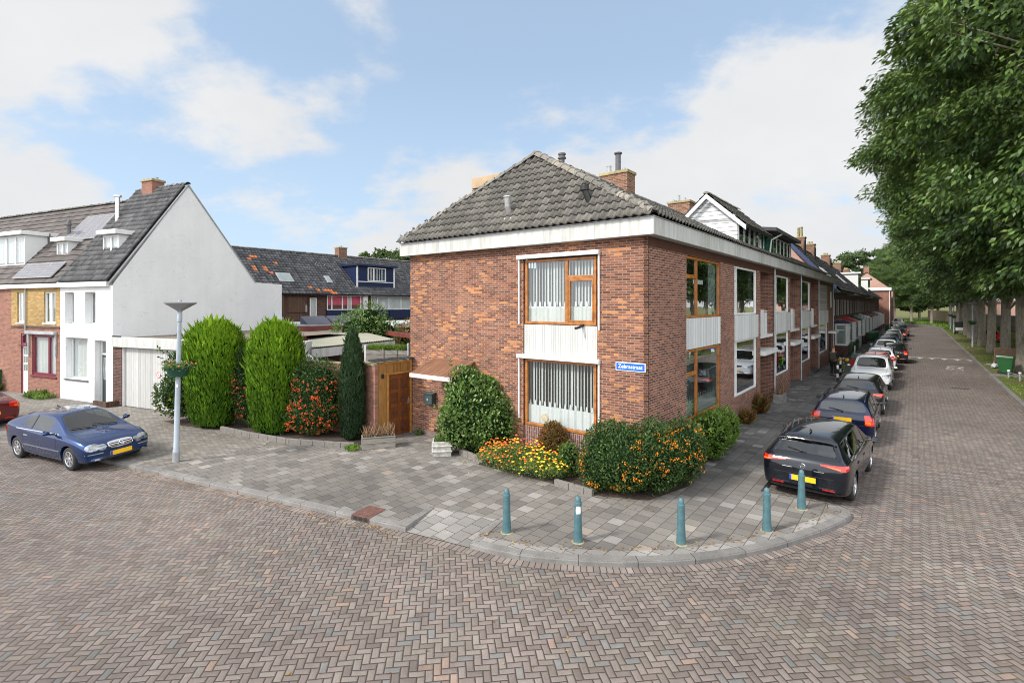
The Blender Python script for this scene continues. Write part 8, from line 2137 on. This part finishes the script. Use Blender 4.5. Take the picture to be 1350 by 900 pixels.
for k in (18, 22):
    m = MB(); c = Vector(J[k+1][0]); m.ico((c.x-.05,c.y,.045), .10, 0, (1.35,.5,.45)); m.build('shoe', BLACK, pe, uv=False)
m = MB(); m.ico((.055,0,1.725), .115, 0, (.98,.88,1.0)); hr_ = m.build('hair', HAIRR, pe, uv=False, smooth=True); s_ = hr_.modifiers.new('s','SUBSURF'); s_.levels = s_.render_levels = 2
for sg in (-1,1):
    for k in range(4):   # fingers closed round the grips
        hx = .41+k*.018; hy = (.06 if sg == 1 else -.22); tube_obj('finger', [(hx,hy,1.125),(hx+.035,hy,1.12),(hx+.045,hy,1.09),(hx+.02,hy,1.075)], .009, SKIN, pe, 5)
bp_ = empty('backpack', (*uv2(pers_u-.02, pers_v), PV), ANG_U, 'olive backpack on the back of the person with the bicycle', 'backpack')
m = MB(); m.box(-.36,-.13,-.17,.17,1.0,1.46); k_ = m.build('pack', OLIVE, bp_, bevel=.06); m = MB(); m.box(-.40,-.36,-.12,.12,1.04,1.24); m.build('pocket', OLIVE, k_, bevel=.02)
for sg in (-1,1): tube_obj('strap', [(-.16,sg*.11,1.42),(.0,sg*.13,1.50),(.14,sg*.13,1.38),(.12,sg*.12,1.15),(-.15,sg*.13,1.05)], .017, BLACK, bp_)

def striped(x, y, label):
    o = empty('striped_post', (x, y, PV), 0, label, 'post', 'black and white striped posts')
    m = MB(); m.tube([(0,0,0),(0,0,.95)], .055, 12); m.build('post', BLACK, o, uv=False)
    for z0, z1 in ((.22,.44),(.70,.92)): m = MB(); m.lathe([(.0555,z0),(.0575,z0),(.0575,z1),(.0555,z1)], 12); m.build('white_band', SIGNW, o, uv=False)
striped(18.35, 28.9, 'black and white striped post, the left and nearer of the two'); striped(20.05, 31.3, 'black and white striped post, the right and farther of the two')
cbx = empty('covered_box', (*uv2(29.6,-1.95), PV), ANG_U, 'low red-sided box with a dark green cover left of the red hatchback', 'box')
m = MB(); m.box(-.35,.5,-.3,.3,.12,.72); m.build('box', REDP, cbx, bevel=.03); m = MB(); m.add([(-.38,-.33,.73),(.52,-.33,.73),(.52,.33,.73),(-.38,.33,.73),(-.25,-.25,1.02),(.45,-.25,1.05),(.45,.25,1.05),(-.25,.25,1.02)], [(0,3,2,1),(4,5,6,7),(0,1,5,4),(1,2,6,5),(2,3,7,6),(3,0,4,7)]); m.build('cover', DGREEN, cbx, bevel=.05)
for x in (-.2,.35): m = MB(); m.lathe([(0,0),(.2,0),(.2,.06),(0,.06)], 16, (x,-.31,.2), 'y'); m.build('wheel', RUBBER, cbx, uv=False)
gp = empty('display_stand', (*uv2(31.0,-1.75), PV), ANG_U, 'narrow grey upright panel beside the covered box on the pavement', 'stand'); m = MB(); m.box(0,.75,-.03,.03,.25,1.45); m.build('panel', GREYM, gp, bevel=.01); m = MB(); m.box(.05,.12,-.05,.05,0,.25); m.box(.62,.7,-.05,.05,0,.25); m.build('foot', GREYM, gp)
gpost = empty('grey_post', (*uv2(51.0,-.7), PV), ANG_U, 'pale grey square post left of the parked bicycle', 'post'); m = MB(); m.box(-.12,.12,-.12,.12,0,1.15); m.box(-.14,.14,-.14,.14,1.15,1.2); m.build('post', ZINC, gpost, bevel=.01)
# rubbish and verge furniture
du = empty('dumped_panel', (*uv2(38.6,-10.1), .07), ANG_U+2.0, 'brown upholstered panel leaning between two trunks on the verge', 'furniture')
m = MB(); m.add([(-.75,0,.0),(.75,0,.0),(.75,.08,.0),(-.75,.08,.0),(-.85,.25,1.25),(.8,.25,1.35),(.8,.33,1.35),(-.85,.33,1.25)], [(0,3,2,1),(4,5,6,7),(0,1,5,4),(1,2,6,5),(2,3,7,6),(3,0,4,7)]); m.build('panel', CARDB, du, bevel=.04); m = MB(); m.box(-.3,.9,-.5,.0,.0,.12); m.build('base', GREYM, du, bevel=.03)
for i, (u, v, mt, lb) in enumerate([(37.2,-9.5,CLOTHB,'black rubbish bag lying before the dumped brown panel'),(36.6,-9.35,CURT,'white crumpled bag on the grass at the kerb'),(37.7,-9.75,SIGNB,'small blue bag against the dumped brown panel')]):
    o = empty('rubbish_bag', (*uv2(u,v), .07), i, lb, 'rubbish bag'); m = MB(); m.ico((0,0,.16), .26, 0, (1.2,.8,.65)); 
    for q in m.v: q += Vector((random.uniform(-.06,.06),random.uniform(-.06,.06),random.uniform(-.04,.04)))
    b_ = m.build('bag_body', mt, o, uv=False); tube_obj('knot', [(0,0,.28),(.02,.02,.38)], .03, mt, o)
bv = empty('parked_scooter', (*uv2(90.0,-10.6), .07), ANG_U+2.9, 'black boxy vehicle with white parts standing among the trunks', 'vehicle')
m = MB(); m.box(-.9,.9,-.6,.6,.4,1.9); m.build('cabin', BLACK, bv, bevel=.15); m = MB(); m.box(.85,1.1,-.5,.5,.5,1.0); m.build('front', WHITE, bv, bevel=.05)
for x in (-.6,.7):
    for y in (-.55,.55): m = MB(); m.lathe([(0,0),(.25,0),(.25,.12),(0,.12)], 14, (x,y,.25), 'y'); m.build('wheel', RUBBER, bv, uv=False)
for i, (u, v) in enumerate([(30.3,-9.4),(29.2,-9.75),(28.2,-10.1),(27.0,-10.5)]):
    o = empty('low_rail_post', (*uv2(u,v), .07), ANG_U, ['first low white-topped rail post beside the green bin','second low white-topped rail post from the green bin','third low white-topped rail post from the green bin','fourth low white-topped rail post, at the right edge'][i], 'post', 'low rail posts on the verge')
    m = MB(); m.tube([(0,0,0),(0,0,.42)], .05, 10); m.build('post', GREYM, o); m = MB(); m.lathe([(0,.42),(.07,.42),(.07,.50),(0,.52)], 12); m.build('cap', WHITE, o)
rl = empty('low_rail', (*uv2(30.3,-9.4), .07), 0, 'grey tube rail joining the low posts on the verge', 'rail'); b0 = Vector((*uv2(30.3,-9.4),.07)); m = MB(); m.tube([Vector((*uv2(u,v),.07))-b0+Vector((0,0,.34)) for u, v in [(30.3,-9.4),(29.2,-9.75),(28.2,-10.1),(27.0,-10.5)]], .025, 6); m.build('tube', GREYM, rl)
sb = empty('tree_sign', (*uv2(33.6,-10.0), .07), ANG_U, 'small grey square sign board on a post at the right edge trunk', 'sign'); m = MB(); m.tube([(0,-.75,0),(0,-.75,2.4)], .03, 8); m.build('post', GREYM, sb); m = MB(); m.box(-.03,-.0,-1.1,-.45,1.9,2.5); m.build('board', plain('sign_back_blue_grey', (.12,.19,.28), .4), sb)
